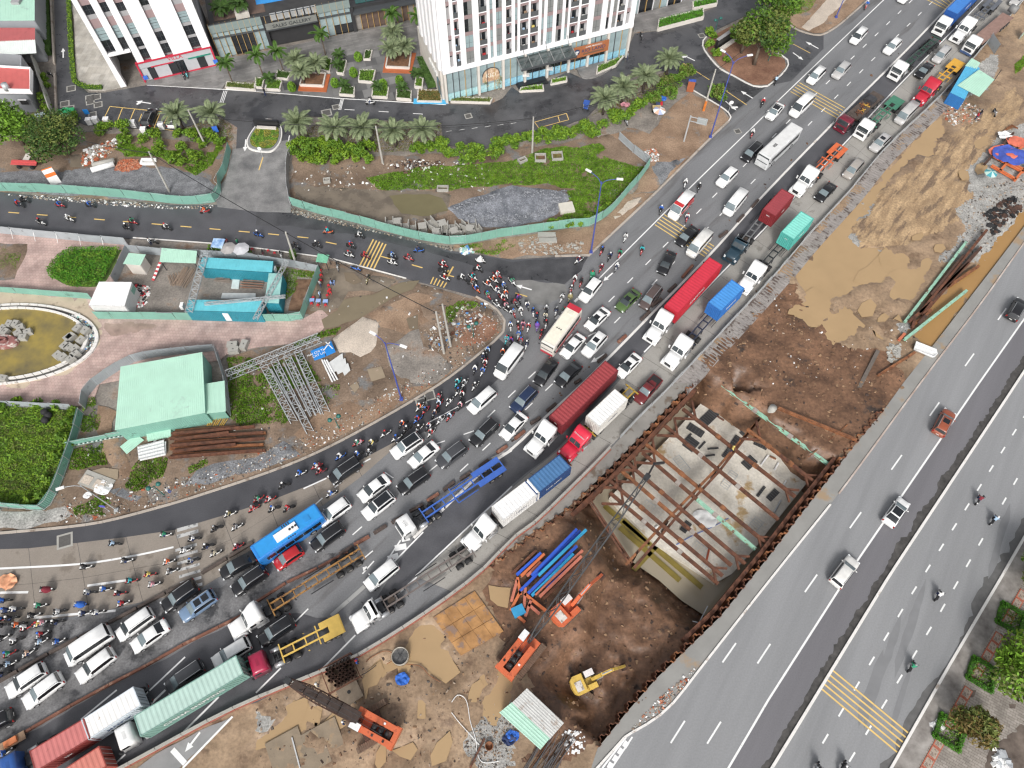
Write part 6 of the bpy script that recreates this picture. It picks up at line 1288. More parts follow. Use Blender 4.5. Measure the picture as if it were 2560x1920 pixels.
for k,a,b in COLS:
 if k=='w':MB().box((a+b)/2,.45,7.15,b-a+.02,1.0,HB-7.15).build('pier',WALL_W,tB); continue
 for f in range(nf):
  z=7.25+f*3.1
  if k=='b':balcony(tB,a,b,z,z+2.45,.05,rw_)
  elif k=='s':put('slot',bxm('slot',b-a,.1,2.45,WALL_GR),tB,((a+b)/2,.4,z));put('vent',bxm('vent',(b-a)*.8,.06,.22,PANE_D),tB,((a+b)/2,.33,z+2.1))
  else:window(tB,a,b,z,z+2.45,.25,PANE_L if rw_.random()<.22 else None,1 if b-a<1 else 2,.38)
  put('spandrel',bxm('spandrel',b-a,.25,.66,WALL_P),tB,((a+b)/2,.22,z+2.445))
MB().box(LB/2,.4,6.45,LB,1.15,.8).build('ground_floor_band',WALL_W,tB)
bays=[(.7,6.6),(7.1,11.5),(11.9,15.9),(16.4,20.5),(21.0,25.0),(25.4,29.0),(29.4,33.0),(33.4,37.6)]
POSTER=mat('poster_sea',(.05,.25,.5),.4,.3,.8,col2=(.35,.6,.66));POSTER2=mat('poster_aqua',(.1,.38,.42),.4,.3,.8,col2=(.5,.68,.7))
for i,(a,b) in enumerate(bays):
 n=max(3,int((b-a)/1.15));w_=(b-a)/n
 for j in range(n):
  for z0,z1 in ((.15,1.75),(1.8,4.6),(4.65,6.4)):
   pm=(POSTER2 if i<2 else POSTER) if z0<1 else (PANE_L if (i in (0,1,2,7) or z0>4.5) else PANE_D)
   put('shop_pane',bxm('shop_pane',w_-.06,.06,z1-z0,pm),tB,(a+(j+.5)*w_,.35,z0))
  if j:put('mullion',bxm('mullion',.10,.2,6.25,GOLD if (i+j)%3==0 else FRAME_D),tB,(a+j*w_,.25,.1))
for x in [.3]+[b+.22 for a,b in bays]:MB().box(min(x,LB-.25),.3,0,.45,.9,6.5).build('column',WALL_C,tB)
for a,b in ((9.0,9.0),):
 m=MB();m.prism([Vector((9.3+1.75*cos(t_),0,0))*1+Vector((0,0,0)) for t_ in ()] or [Vector((7.5,0,0)),Vector((11.1,0,0)),Vector((11.1,.05,0)),Vector((7.5,.05,0))],2.6,2.62)
 arch=MB();n=14;ring=[(9.3+1.7*cos(PI*i/n),3.6+1.6*sin(PI*i/n)) for i in range(n+1)]+[(7.6,2.3),(11.0,2.3)]
 arch._add([Vector((x,.22,z)) for x,z in ring],[tuple(range(len(ring)))]);arch.build('arch_panel',mat('brick_sign',(.42,.2,.1),.6,.2,1.2,col2=(.62,.5,.36)),tB)
 for i in range(n):MB().beam(Vector((ring[i][0],.18,ring[i][1])),Vector((ring[i+1][0],.18,ring[i+1][1])),.1,.12).build('arch_rib',FRAME_D,tB)
 text(tB,'KIO',1.2,(9.3,.16,3.6),(R(90),0,0),mat('letters_cream',(.75,.72,.62),.5))
cq=thing('glass_canopy','steel and glass canopy over the tower entrance','canopy',B0,hB)
MB().box(19.9,-2.6,5.0,11.2,.2,.35).build('front_beam',FRAME_D,cq)
for i in range(6):MB().beam((14.4+i*2.2,.1,5.9),(14.4+i*2.2,-2.6,5.2),.15,.22).build('rafter',mat('canopy_steel',(.20,.21,.21),.5),cq)
for i in range(5):
 for j in range(2):m=MB();y0,y1=-.0-j*1.3,-1.25-j*1.3;z= lambda y:5.97+y*.27;m.quad((14.52+i*2.2,y1,z(y1)),(16.48+i*2.2,y1,z(y1)),(16.48+i*2.2,y0,z(y0)),(14.52+i*2.2,y0,z(y0)));m.build('glass_panel',glassmat('canopy',(.06,.075,.075),.1),cq)
for x in (15.5,20,24.4):MB().beam((x,0,8.2),(x,-2.4,5.4),.06,.06).build('stay_rod',FRAME_D,cq)
sg=thing('shop_sign','orange-brown shop sign lettered RIO LAND with a hand emblem','sign',B0,hB)
MB().box(29.2,-.35,3.05,8.0,.3,2.2).build('board',mat('sign_rust',(.36,.13,.055),.5,.1),sg)
text(sg,'RIO LAND',.95,(30.0,-.52,4.25),(R(90),0,0),TXT_N,sx=1.15);text(sg,'SUPER PRODUCTS',.42,(30.0,-.52,4.95),(R(90),0,0),TXT_W);MB().box(30.1,-.51,3.45,4.4,.02,.32).build('text_bar',mat('sign_dim',(.16,.09,.06),.6),sg)
m=MB();m.lathe([(.02,0),(.62,0),(.62,.03)],18,axis='y',c=(26.5,-.54,4.3));m.build('emblem_disc',TXT_N,sg)
for i in range(5):a_=R(35+i*27);MB().beam((26.5,-.57,4.15),(26.5+.55*cos(a_),-.57,4.15+.5*sin(a_)),.12,.03,(0,1,0)).build('emblem_finger',TXT_W,sg)
MB().box(26.5,-.57,3.8,.3,.03,.35).build('emblem_palm',TXT_W,sg)
for i in range(5):
 x=1.6+i*2.6;MB().box(0,x,6.6,.9,1.25,HB-6.6).build('pier',WALL_W,tB)
 for f in range(nf):put('slot',bxm('side_slot',.12,1.1,2.3,mat('slot_dark',(.1,.1,.105),.4)),tB,(.12,x+1.3,7.3+f*3.1))
MB().box(.1,8,0,.7,14,6.5).build('side_base',WALL_C,tB)
for i in range(4):MB().box(-.3,3.2+i*1.25,4.2,.5,.95,.75).build('condenser',mat('condenser',(.66,.66,.64),.5),tB)
MB().box(-.28,2.6,.3,.06,2.2,3.6).build('mural',mat('mural',(.45,.3,.04),.5,.5,1.4,col2=(.1,.2,.3)),tB)
A0,A1=G1(0,1060,750),G1(0,1885,560);hA=head(A1,A0);LA=(A1-A0).length
tA=thing('corner_tower','white tower with slim window strips above a red-framed shop','building',A0,hA);HA=34.0
MB().box(LA/2,8.4,6.6,LA-.3,15.5,HA-6.6).build('core',WALL_GR,tA);MB().box((4.4+LA)/2,8.4,0,LA-4.4,15.5,6.7).build('base_core',WALL_GR,tA);MB().box(2.3,12,0,4.4,8,6.6).build('undercroft_wall',mat('undercroft',(.12,.115,.11),.8),tA)
SA=[(.45,2.2,6.9),(3.4,4.65,6.8),(5.85,7.3,4.3),(9.8,11.3,4.45),(14.95,16.7,4.4)]
edges_=[0]+[v for a,b,z in SA for v in (a,b)]+[LA]
for i in range(0,len(edges_),2):
 a,b=edges_[i],edges_[i+1];z0=6.6 if a<4 else 4.1
 MB().box((a+b)/2,.3,z0,b-a,1.0,HA-z0).build('pier',WALL_W,tA)
MB().box(2.2,.35,6.4,4.5,.9,.5).build('soffit_band',WALL_W,tA)
m=MB();m.loft([[Vector((-.35,-.15,0)),Vector((.75,-.15,0)),Vector((.75,1.2,0)),Vector((-.35,1.2,0))],[Vector((-.3,-.2,6.6)),Vector((.5,-.2,6.6)),Vector((.5,1.2,6.6)),Vector((-.3,1.2,6.6))],[Vector((-.5,-.1,HA)),Vector((.5,-.1,HA)),Vector((.5,1.2,HA)),Vector((-.5,1.2,HA))]]);m.build('corner_fin',WALL_W,tA)
MB().box(-.1,8.5,0,.5,15.5,HA).build('end_wall',WALL_W,tA)
for a,b,z0 in SA:
 z=z0;k=0
 while z<HA-1:
  seq=[('d',2.0),('g',.5),('d',1.9),('g',.6),('p',1.1),('p',1.1),('m',1.4),('g',.9),('d',1.6),('m',1.3)] if z0<6 else [('d',2.4),('p',1.2),('p',1.3),('m',1.7),('g',.8),('d',1.8),('m',1.3),('d',1.6)]
  ty,h=seq[k%len(seq)];k+=1
  if ty=='m':put('spandrel',bxm('spandrel',b-a,.2,h,WALL_P),tA,((a+b)/2,.35,z))
  elif ty=='g':put('sill_panel',bxm('sill_panel',b-a,.2,h,WALL_GR),tA,((a+b)/2,.4,z))
  else:window(tA,a,b,z,z+h,.42,PANE_L if ty=='p' else PANE_D,1 if ty=='p' else 2,.5)
  z+=h
REDF=mat('shop_red',(.50,.03,.06),.5,.08)
MB().box(11.3,-.1,3.9,14.2,.4,.3).build('shop_frame_top',REDF,tA);MB().box(4.3,-.1,0,.3,.4,4.1).build('shop_frame_side',REDF,tA);MB().box(LA-.1,-.1,0,.3,.4,4.1).build('shop_frame_side',REDF,tA);MB().box(12.0,-.1,0,12,.35,.2).build('shop_frame_base',REDF,tA)
MB().box(11.3,.05,2.75,13.7,.3,1.15).build('fascia',mat('fascia_grey',(.44,.45,.47),.5,.05),tA)
for u,w_,m_ in ((5.1,1.3, None),(6.35,1.1,PANE_D),(8.3,2.6, None),(10.4,1.3,PANE_D),(11.9,1.4,PANE_D),(13.8,2.4, None),(15.7,1.5,PANE_D),(17.3,1.6, None)):MB().box(u,.1,.15,w_,.2,2.5).build('shop_panel' if m_ is None else 'shop_door',m_ or mat('fascia_grey',(.44,.45,.47),.5,.05),tA)
text(tA,'VILLA',1.0,(11.3,-.12,3.45),(R(90),0,0),mat('letters_red',(.55,.02,.05),.4),sx=1.1);MB().box(15.6,-.12,2.55,4.2,.1,.25).build('green_strip',mat('strip_green',(.02,.22,.16),.5),tA);MB().box(8.6,-.12,2.6,4.2,.1,.22).build('red_strip',REDF,tA)
for u in (4.7,18.1):MB().box(u,-.32,.6,.8,.08,.8).build('blue_notice',mat('notice_blue',(.05,.16,.6),.5,.2,3),tA)
z4= lambda x,y:at(440+x*.144665,y*.144665)
S0,S1=z4(770,1000),G1(1,850,272);hS=head(S1,S0);LS=41.0
tS=thing('sales_gallery','low glazed gallery with roof deck between the two towers','building',S0,hS)
DECK=mat('deck_dark',(.045,.043,.042),.5,.3,.5);MB().box(LS/2,15.5,0,LS,30,4.9).build('core',mat('gallery_core',(.035,.035,.037),.5),tS)
MB().box(LS/2,16.5,4.9,LS,28,.1).build('roof_deck',DECK,tS)
tb=MB().box(6,8.5,5.0,10,9,.06).build('timber_deck',mat('deck_timber',(.14,.095,.075),.7,.2,.6),tS)
MB().box(12.6,9.2,5.0,6.0,5.0,.12).build('pool_water',mat('pool_blue',(.04,.30,.72),.12,.08,.6),tS)
for a,b,k in ((0,9.9,'a'),(20.6,27.2,'b')):
 n=int((b-a)/1.1);w_=(b-a)/n
 for j in range(n):
  for z0,z1 in ((.05,2.0),(2.05,4.2),(4.3,5.0)):
   dk=(2<j<n-2 and z0<4) if k=='a' else (z0<2 and 1<j)
   put('wall_pane',bxm('wall_pane',w_-.05,.08,z1-z0,PANE_D if dk else PANE_L),tS,(a+(j+.5)*w_,.1,z0))
  put('parapet_pane',bxm('parapet_pane',w_-.06,.05,1.7,mat('parapet_glass',(.22,.27,.26),.15,.1)),tS,(a+(j+.5)*w_,-.25,5.3))
  put('mullion',bxm('mullion',.09,.3,7.1,GOLD),tS,(a+j*w_,-.1,0))
 MB().box((a+b)/2,-.2,4.2,b-a,.5,.12).build('floor_band',FRAME_D,tS);MB().box((a+b)/2,-.3,7.0,b-a,.15,.12).build('parapet_rail',FRAME_D,tS)
n=8
for j in range(n):
 put('wall_pane',bxm('wall_pane',1.15,.08,3.9,PANE_D if j<5 else PANE_L),tS,(10.9+j*1.25,.9,.05));put('mullion',bxm('mullion',.09,.3,4.0,GOLD if j%2 else FRAME_D),tS,(10.3+j*1.25,.75,0))
MB().box(15.3,-.2,4.1,10.2,1.6,.3).build('fascia_beam',FRAME_D,tS);MB().box(15.3,-.9,4.4,10.0,.2,1.2).build('sign_band',mat('sign_stone',(.20,.205,.19),.5,.15),tS)
text(tS,'SALES GALLERY',.95,(15.4,-1.03,4.95),(R(90),0,0),mat('letters_dark',(.03,.035,.04),.4),sx=1.15)
for i in range(7):put('rooftop_condenser',bxm('rooftop_condenser',1.1,.7,1.1,mat('condenser_grey',(.42,.43,.43),.5)),tS,(12.2+i*1.35,1.1,5.0));
for i in range(9):put('roof_post',bxm('roof_post',.08,.08,1.6,GOLD),tS,(10.6+i*1.2,-.7,5.6))
MB().box(15.3,-.7,7.1,10.2,.1,.1).build('roof_rail',FRAME_D,tS)
MB().box(34.2,.2,3.9,13.6,2.2,.4).build('cafe_fascia',FRAME_D,tS)
for j in range(11):put('wall_pane',bxm('cafe_pane',1.1,.08,3.7,mat('cafe_brown',(.12,.085,.07),.4,.3,1.0) if j in (1,2,3,4,8) else mat('cafe_glass',(.26,.245,.225),.2,.2,1.0)),tS,(28.2+j*1.22,.3,.05));put('mullion',bxm('mullion',.1,.3,3.9,GOLD),tS,(27.6+j*1.22,.1,0))
for i in range(5):MB().box(29.5+i*2.2,2.6,4.95,2.0,3.0,.1).build('roof_light',glassmat('skylight',(.02,.09,.085),.15),tS)
MB().box(27.3,.4,0,.7,1.5,5.0).build('dark_pier',mat('gallery_core',(.035,.035,.037),.5),tS);MB().box(10.2,.4,0,.6,1.5,5.0).build('dark_pier',mat('gallery_core',(.035,.035,.037),.5),tS)
Q0,Q1=G1(2,1065,135),G1(2,1440,40);hQ=head(Q1,Q0)
tQ=thing('corner_shops','row of shopfronts beyond the tower at the top edge','building',Q0,hQ);MB().box(8,6,0,18,11,6).build('core',WALL_W,tQ)
for j in range(8):put('shop_pane',bxm('shop_pane',1.5,.1,2.9,[PANE_L,PANE_D,PANE_D,PANE_C][j%4]),tQ,(-.2+j*1.7,.45,.1));put('mullion',bxm('mullion',.12,.3,3.2,GOLD if j%2 else WALL_W),tQ,(.65+j*1.7,.35,0))
MB().box(3.5,.3,3.1,5,.3,.7).build('shop_fascia',REDF,tQ)
def house(label,roofq,h,roofm,wallm,pitch=.3,name='house',ridge=0.0,walls=None):
 t=thing(name,label,'house');q=[Vector((p.x,p.y,0)) for p in roofq];c0=sum(q,Vector())/4;wq=walls or [p+(c0-p).normalized()*.25 for p in q]
 for i in range(4):MB().prism(ribbon([wq[i],wq[(i+1)%4]],.2),-.1,h-.02).build('wall',wallm,t)
 sheetroof(t,q,h,h+ridge,roofm,pitch=pitch); return t
ROOF_R=mat('roof_red',(.45,.12,.12),.6,.08,.6,wear=(.36,.09,.09),wscale=.5,wamt=.6);ROOF_R2=mat('roof_brick',(.55,.13,.12),.6,.08,.6);ROOF_W=mat('roof_white',(.70,.75,.72),.6,.04,.6);HWALL=mat('house_grey',(.28,.29,.31),.7,.06,.4);YWALL=mat('yard_wall',(.36,.355,.325),.75,.1,.6)
t=house('house with mint sheet roof in the far corner',G(0,-700,190,300,178,300,-400,-700,-400,z=5.2)[0:4],5.2,MINT,HWALL,.5);MB().box(G1(0,145,20,5.3).x,G1(0,145,20,5.3).y,5.25,1.6,1.4,.5).build('dormer',WALL_GR,t)
t=house('house with half red half white roof beside the lane wall',G(0,-700,390,303,345,303,240,-700,240,z=4.6),4.6,ROOF_R,HWALL,.25);sheetroof(t,G(0,-700,510,308,450,303,340,-700,385,z=4.6),4.35,4.6,ROOF_W,pitch=.4)
t=house('grey house with red sheet roof and water tank',G(0,-700,780,262,790,262,595,-700,560,z=5.5),5.6,ROOF_R2,HWALL,.22,walls=G(0,-700,1030,330,960,330,700,-700,620,z=0))
MB().prism(ribbon(G(0,-300,565,270,600,270,790,-300,780,z=5.5),.22),5.0,5.95).build('parapet',WALL_W,t);m=MB();m.smooth= True;p=G1(0,45,745,6.3);m.tube((p.x,p.y,5.6),(p.x,p.y,6.8),.55,n=14);m.build('water_tank',STEEL,t)
for x,y in ((210,885),(20,900)):p=G1(0,x,y,2.6);MB().box(p.x,p.y-.05,2.2,1.3,.12,1.0).build('window',PANE_D,t);MB().box(p.x,p.y-.1,3.2,1.6,.3,.1).build('window_hood',WALL_W,t)
sheetroof(t,G(0,210,1000,380,960,390,1000,230,1050,z=2.5),2.4,2.6,mat('roof_pale',(.55,.66,.68),.6),pitch=.3)
yw=thing('yard_wall','grey panelled wall with plants between houses and lane','wall')
for a in (G(0,330,-250,400,480),G(0,310,520,480,1020),G(0,-300,570,340,510)):
 L=plen(a);n=max(1,int(L/3));
 for i in range(n):MB().wallrun([along(a,L*i/n+.03)[0],along(a,L*(i+1)/n-.03)[0]],2.4,.2).build('wall_panel',YWALL,yw)
lw=thing('lane_kerb_wall','low pale wall edging the dark lane','wall');MB().wallrun(G(0,435,-250,475,560),.5,.3).build('wall_run',KERB,lw);MB().wallrun(G(0,480,650,495,1020),.5,.3).build('wall_run',KERB,lw)
def pavemat(name,c1,c2,mort,sx,sy,rot=0.0,rough=.6,var=.35):
 if name in _MC: return _MC[name]
 m=bpy.data.materials.new(name);m.use_nodes= True;n=m.node_tree.nodes;l=m.node_tree.links;b=n['Principled BSDF'];b.inputs['Roughness'].default_value=rough
 g=n.new('ShaderNodeNewGeometry');mp=n.new('ShaderNodeMapping');mp.inputs['Rotation'].default_value=(0,0,rot);l.new(g.outputs['Position'],mp.inputs['Vector'])
 br=n.new('ShaderNodeTexBrick');l.new(mp.outputs[0],br.inputs['Vector']);br.inputs['Scale'].default_value=1;br.inputs['Brick Width'].default_value=sx;br.inputs['Row Height'].default_value=sy;br.inputs['Mortar Size'].default_value=.018;br.inputs['Mortar Smooth'].default_value=.3
 br.inputs['Color1'].default_value=(*c1,1);br.inputs['Color2'].default_value=(*c2,1);br.inputs['Mortar'].default_value=(*mort,1)
 nz=n.new('ShaderNodeTexNoise');nz.inputs['Scale'].default_value=.35;nz.inputs['Detail'].default_value=6;l.new(g.outputs['Position'],nz.inputs['Vector'])
 mr=n.new('ShaderNodeMapRange');l.new(nz.outputs['Fac'],mr.inputs['Value']);mr.inputs['From Min'].default_value=.35;mr.inputs['From Max'].default_value=.65;mr.inputs['To Min'].default_value=1-var;mr.inputs['To Max'].default_value=1.08
 vm=n.new('ShaderNodeVectorMath');vm.operation='SCALE';l.new(br.outputs['Color'],vm.inputs[0]);l.new(mr.outputs[0],vm.inputs['Scale']);l.new(vm.outputs[0],b.inputs['Base Color'])
 bp=n.new('ShaderNodeBump');bp.inputs['Strength'].default_value=.3;bp.inputs['Distance'].default_value=.02;l.new(br.outputs['Fac'],bp.inputs['Height']);bp.invert= True;l.new(bp.outputs[0],b.inputs['Normal'])
 _MC[name]=m; return m
GREYP=pavemat('paving_grey',(.27,.26,.25),(.20,.195,.19),(.13,.125,.12),2.6,.42,-.33);BEIGEP=pavemat('paving_beige',(.52,.49,.44),(.42,.39,.34),(.3,.28,.25),.9,1.8,.1);PLAZAP=pavemat('paving_plaza',(.25,.245,.24),(.045,.045,.048),(.1,.1,.1),2.2,2.2,-.3,var=.2)
PINKP=pavemat('paving_pink',(.56,.41,.365),(.49,.345,.31),(.30,.235,.21),.52,.52,.05,.75,.32);BRICKP=pavemat('paving_brick',(.36,.325,.29),(.27,.24,.21),(.12,.09,.07),.62,.31,.55,.7,.35)
struct('tower_forecourt',MB().prism(G(0,1270,735,1265,690,1885,560,1990,500)+G(1,110,440,850,275,1460,150,1500,300,1480,460,1010,440,800,480,620,560,340,640,160,640,0,680)+G(0,2212,690,1950,720,1920,770),-.1,.08),GREYP)
struct('plaza_paving',MB().prism(G(1,0,690,160,640,340,645,620,560,800,480,1010,440,1480,460,1520,640,1640,890,700,845,0,790),-.1,.075),PLAZAP)
struct('garden_court',MB().prism(G(0,640,170,560,-200,800,-300,1040,720,1060,752,900,785,770,780,690,730,660,660),-.1,.07),BEIGEP)
struct('gallery_apron',MB().prism(G(2,1060,140,1440,40,1560,-40,1760,-40,1550,75,1660,110,1250,265,1050,272),-.1,.35),GREYP)
struct('entrance_apron',MB().prism(smoothline(G(2,560,600,590,660,640,685,760,660,900,570,970,500),4)+G(2,960,470,730,545,555,590),-.1,.25),GREYP)
# ================================================================ open ground zones west of the avenue
def zonep(name,poly,m,z,amp=.05,res=1.1,wb=.6,kind='structure',f=.4,mound=0.0):
 q=wob(poly,wb,1.2,len(name)+z*50,.3);
 def hf(x,y):
  h=z+amp*(N(x,y,f,3)+.5*N(x,y,f*3,4))
  if mound:h+=mound*SS(pdist((x,y),q)/3.0)
  return h
 return terrain(name,q,m,res,hf,kind=kind,edge=lambda x,y:z-.06)
DIRT_O=mat('dirt_orange',(.20,.125,.08),.85,.2,.2,.5,3,col2=(.31,.215,.145),fine=.2,fscale=4,wear=(.2,.18,.16),wscale=.3,wamt=.58,world=True)
DIRT_R=mat('dirt_red',(.17,.08,.05),.9,.2,.3,.5,3,col2=(.25,.14,.09),fine=.2,fscale=4,world=True)
WETMUD=mat('mud_wet_grey',(.12,.10,.08),.3,.25,.25,.3,3,col2=(.2,.165,.125),rvar=.15,world=True)
SAND=mat('sand_pale',(.50,.43,.36),.9,.12,.5,.6,5,fine=.2,fscale=6,world=True)
zonep('west_plot',G(0,-150,1200,600,1120,1100,1160,1990,1260,2005,1300,1950,1540,1860,1659)+G(4,1840,70,1560,90,700,45,-60,-20),DIRT,.0,.06)
zonep('west_gravel',G(0,-150,1480,560,1470,780,1440,1380,1430,1700,1500,1880,1610)+G(4,1830,60,1560,80,700,40,-60,-20),GRAVEL,.05,.05)
zonep('west_sump',G(0,590,1330,690,1330,720,1440,600,1450),WETMUD,.05,.02)
zonep('middle_plot',G(1,300,1230,320,1480,290,1659)+G(5,310,60,560,140,850,210,1120,290,1400,360,1690,400,1985,370,2212,330)+G(6,200,310,560,270,690,260,900,100,990,0)+G(2,1190,1420,1090,1320,920,1180,840,1160,200,1260)+G(1,2000,1310,1000,1350),DIRT,.0,.06)
zonep('middle_wet',G(1,330,1600,450,1600,1000,1640,1600,1650)+G(5,1700,30,1660,180,1500,230,1300,260,1100,260,850,170,560,110,320,50),WETMUD,.05,.02,wb=.4)
overlay('pond',G(5,1150,30,1500,20,1620,50,1660,160,1500,210,1250,190),mat('water_pond',(.16,.14,.075),.1,.1,.3,world=True),.075,.5,2.0)
zonep('gravel_heap',G(5,1650,140,1800,60,2000,10)+G(2,0,1600,350,1640,520,1700)+G(6,450,110,390,190,250,255,0,300)+G(5,2100,310,1900,290,1750,230),mat('gravel_blue',(.115,.125,.145),.8,.2,.6,.9,4,col2=(.24,.25,.275),fine=.4,fscale=5,world=True),.06,.06,.8,.4,mound=.45)
zonep('east_verge',G(2,840,1160,1000,1100,1200,1160,1330,960,1540,790,1810,930,1880,1030,1720,1180,1250,1640,1040,1680,1090,1560,1200,1440,1000,1250)+G(6,660,540,380,550)[0:0],DIRT_O,.02,.04)
zonep('verge_gravel',G(2,1230,1400,1500,1360,1400,1480,1290,1600,1230,1500),GRAVEL,.06,.03)
zonep('junction_verge',G(5,1700,460,1990,425,2212,385)+G(6,200,360,560,310,690,300,900,140,1000,20,1200,0,1240,10,680,530,380,545,0,565)+G(5,2100,560,1760,480),DIRT_O,.02,.05)
zonep('verge_stones',G(6,880,210,1000,90,1180,10,1100,90,900,240),SAND,.07,.03,wb=.3)
zonep('tree_island',G(2,1690,440,1800,570,1900,640,2090,735)+G(3,0,730,80,660,150,580,145,515,0,440)+G(2,2100,300,1900,220,1700,330),DIRT_R,.1,.04,wb=.0)
zonep('far_island',G(3,180,190,260,245,400,290,480,285,600,215,730,105,840,0,800,-150,100,-250),DIRT_O,.1,.04,wb=.0)
zonep('far_island_paving',G(3,290,240,560,-60,720,-40,480,200,350,270),SAND,.16,.02,wb=.2)
struct('pink_plaza',MB().prism(G(4,-250,330,0,350,1100,440,1120,470,850,1060,1800,1085,2212,1095)+G(5,400,1100,560,1010,650,1090,560,1210,290,1310,0,1340)+G(4,1960,1400,1900,1450)+G(8,860,0,800,160,700,190,0,165,-400,120),-.1,.03),PINKP)
zonep('plaza_sand',G(4,-60,840,420,880,790,920,830,1030,900,1180,880,1320,780,1450,560,1600,300,1640)+G(8,200,60,-60,40),mat('plaza_dust',(.50,.41,.31),.9,.12,.4,.3,4,wear=(.33,.26,.2),wscale=.5,wamt=.57,world=True),.06,.015,1.4,.4)
zonep('plaza_damp',G(4,900,1110,1480,1130,1300,1200,960,1260,880,1190),mat('plaza_mud',(.26,.185,.155),.6,.2,.4,.2,4,col2=(.36,.26,.22),world=True),.065,.01,1.4,.5)
zonep('bed_soil',G(4,-60,440,240,450,130,745,-60,760),DIRT,.1,.05)
zonep('bed_mound',G(4,420,690,520,560,650,500,1050,500,910,770,820,830,620,825,470,760),GRASSG,.12,.08,mound=.35)
zonep('compound_yard',G(4,1110,500,1400,540,1780,570,2212,600)+G(5,0,610,300,650,545,690,400,1090,0,1080)+G(4,2212,1080,900,1070,960,900,1020,760),DIRT_G,.06,.05,wb=.1)
zonep('compound_soil',G(5,335,745,480,755,380,1030,270,1030,330,850),mat('soil_brown',(.13,.075,.045),.9,.3,1.0,.8,4,col2=(.2,.12,.075),world=True),.12,.1,.6,.3,mound=.5)
ISL=G(5,560,690,640,590,1000,680,1300,760,1700,870,1890,930,2050,1020,2130,1140,2110,1210,1990,1330,1560,1659)+G(9,860,410,390,640,0,800)+G(8,1700,960,1400,1045,900,1175,500,1230,-100,1275,-100,1060,240,1090,440,1050,640,560)+G(8,900,480,1100,440,2000,280,1980,0)+G(4,1960,1430)+G(5,0,1350,290,1320,560,1215,660,1090,420,1050)
zonep('works_island',ISL,DIRT,.0,.07,1.0,.0)
zonep('orange_earth',G(5,960,1050,1180,950,1400,860,1560,900,1400,1000,1500,1120,1300,1230,1080,1160),DIRT_O,.06,.06)
zonep('orange_earth',G(9,560,200,1300,40,1530,10,1200,200,860,380,500,560,330,440),DIRT_O,.06,.06)
zonep('orange_earth',G(8,850,180,1000,240,960,420,1100,640,1180,830,1050,820,880,600,900,500,830,420),DIRT_O,.06,.06)
zonep('orange_earth',G(5,1700,1180,1900,1020,2080,1100,2090,1200,1950,1320,1800,1330),DIRT_R,.06,.06)
zonep('damp_verge',G(5,560,660,730,640,1050,720,1290,760,1050,860,800,860,740,1000,600,1030,480,1030,520,830),WETMUD,.055,.03)
overlay('brown_puddle',G(5,570,1110,700,1030,760,930,1000,890,1250,780,1420,770,1350,840,1180,920,1000,1030,900,1085,700,1170,590,1185),mat('water_brown',(.2,.165,.11),.1,.1,.3,world=True),.10,.4,5.0)
overlay('brown_puddle',G(5,760,700,850,700,920,780,850,800,780,770),WATER_P,.10,.3,6.0);overlay('brown_puddle',G(5,1300,1100,1400,1060,1400,1190,1330,1190),WATER_P,.12,.2,6.0);overlay('brown_puddle',G(5,960,1530,1080,1510,1120,1600,1000,1640),mat('water_tan',(.3,.24,.17),.12,.1,.3,world=True),.10,.2,7.0)
overlay('brown_puddle',G(8,800,750,900,725,1030,740,1020,820,950,850,830,790),mat('water_tan',(.3,.24,.17),.12,.1,.3,world=True),.10,.2,8.0);overlay('brown_puddle',G(9,810,20,870,-20,900,30,850,80),mat('water_tan',(.3,.24,.17),.12,.1,.3,world=True),.10,.2,9.0)
zonep('white_sand',G(5,660,1270,920,1080,1050,1130,1040,1330,990,1380,900,1430,820,1390,720,1390),SAND,.10,.06,.7,.4,mound=.3)
zonep('grey_gravel',G(5,1120,1340,1400,1180,1450,1330,1650,1450,1700,1500,1560,1650,1250,1640,1150,1500),DIRT_G,.065,.05);zonep('grey_gravel',G(8,1560,900,1700,740,1850,690,2212,640)+G(9,230,500,380,600,0,760),GRAVEL,.065,.05);zonep('grey_gravel',G(8,-60,1100,240,1110,560,1060,640,1120,500,1200,300,1230,-60,1250),GRAVEL_L,.065,.04)
zonep('grey_gravel',G(8,930,900,1060,890,1240,980,1160,1040,990,960),GRAVEL,.07,.04)
zonep('garden_soil',G(8,-150,190,640,225,690,290,620,560,430,1020,240,1060,-150,1030),GRASSG,.02,.06,wb=.0)
fw=offset(HR,.6);fw2=offset(HR,2.2);far=offset(HR,40)
struct('footway_gutter',MB().prism(offset(HR,.15)+fw2[::-1],-.1,.10),mat('gutter_grime',(.17,.15,.135),.8,.25,.5,.2,6,col2=(.3,.28,.26),world=True));struct('footway',MB().prism(fw2+far[::-1],-.1,.09),BRICKP)
fp=tag(thing('footway_panels', None, None),kind='structure');L_=plen(fw2);s_=0;PN=mat('panel_mosaic',(.40,.33,.27),.8,.2,3.0,wear=(.2,.15,.12),wscale=6,wamt=.5);RDF=mat('panel_red',(.42,.12,.07),.8,.2,2)
pl_=offset(HR,2.9);me1=MB().box(0,0,0,1.35,1.0,.06).mesh('panel_frame',RDF);me2=MB().box(0,0,.06,1.1,.78,.012).mesh('panel_tile',PN)
i=0
while s_<plen(pl_)-1:
 p,d=along(pl_,s_);i+=1
 if i%11 not in (0,5):put('panel_frame',me1,fp,(p.x,p.y,.09),(0,0,math.atan2(d.y,d.x)));put('panel_tile',me2,fp,(p.x,p.y,.09),(0,0,math.atan2(d.y,d.x)))
 s_+=1.42
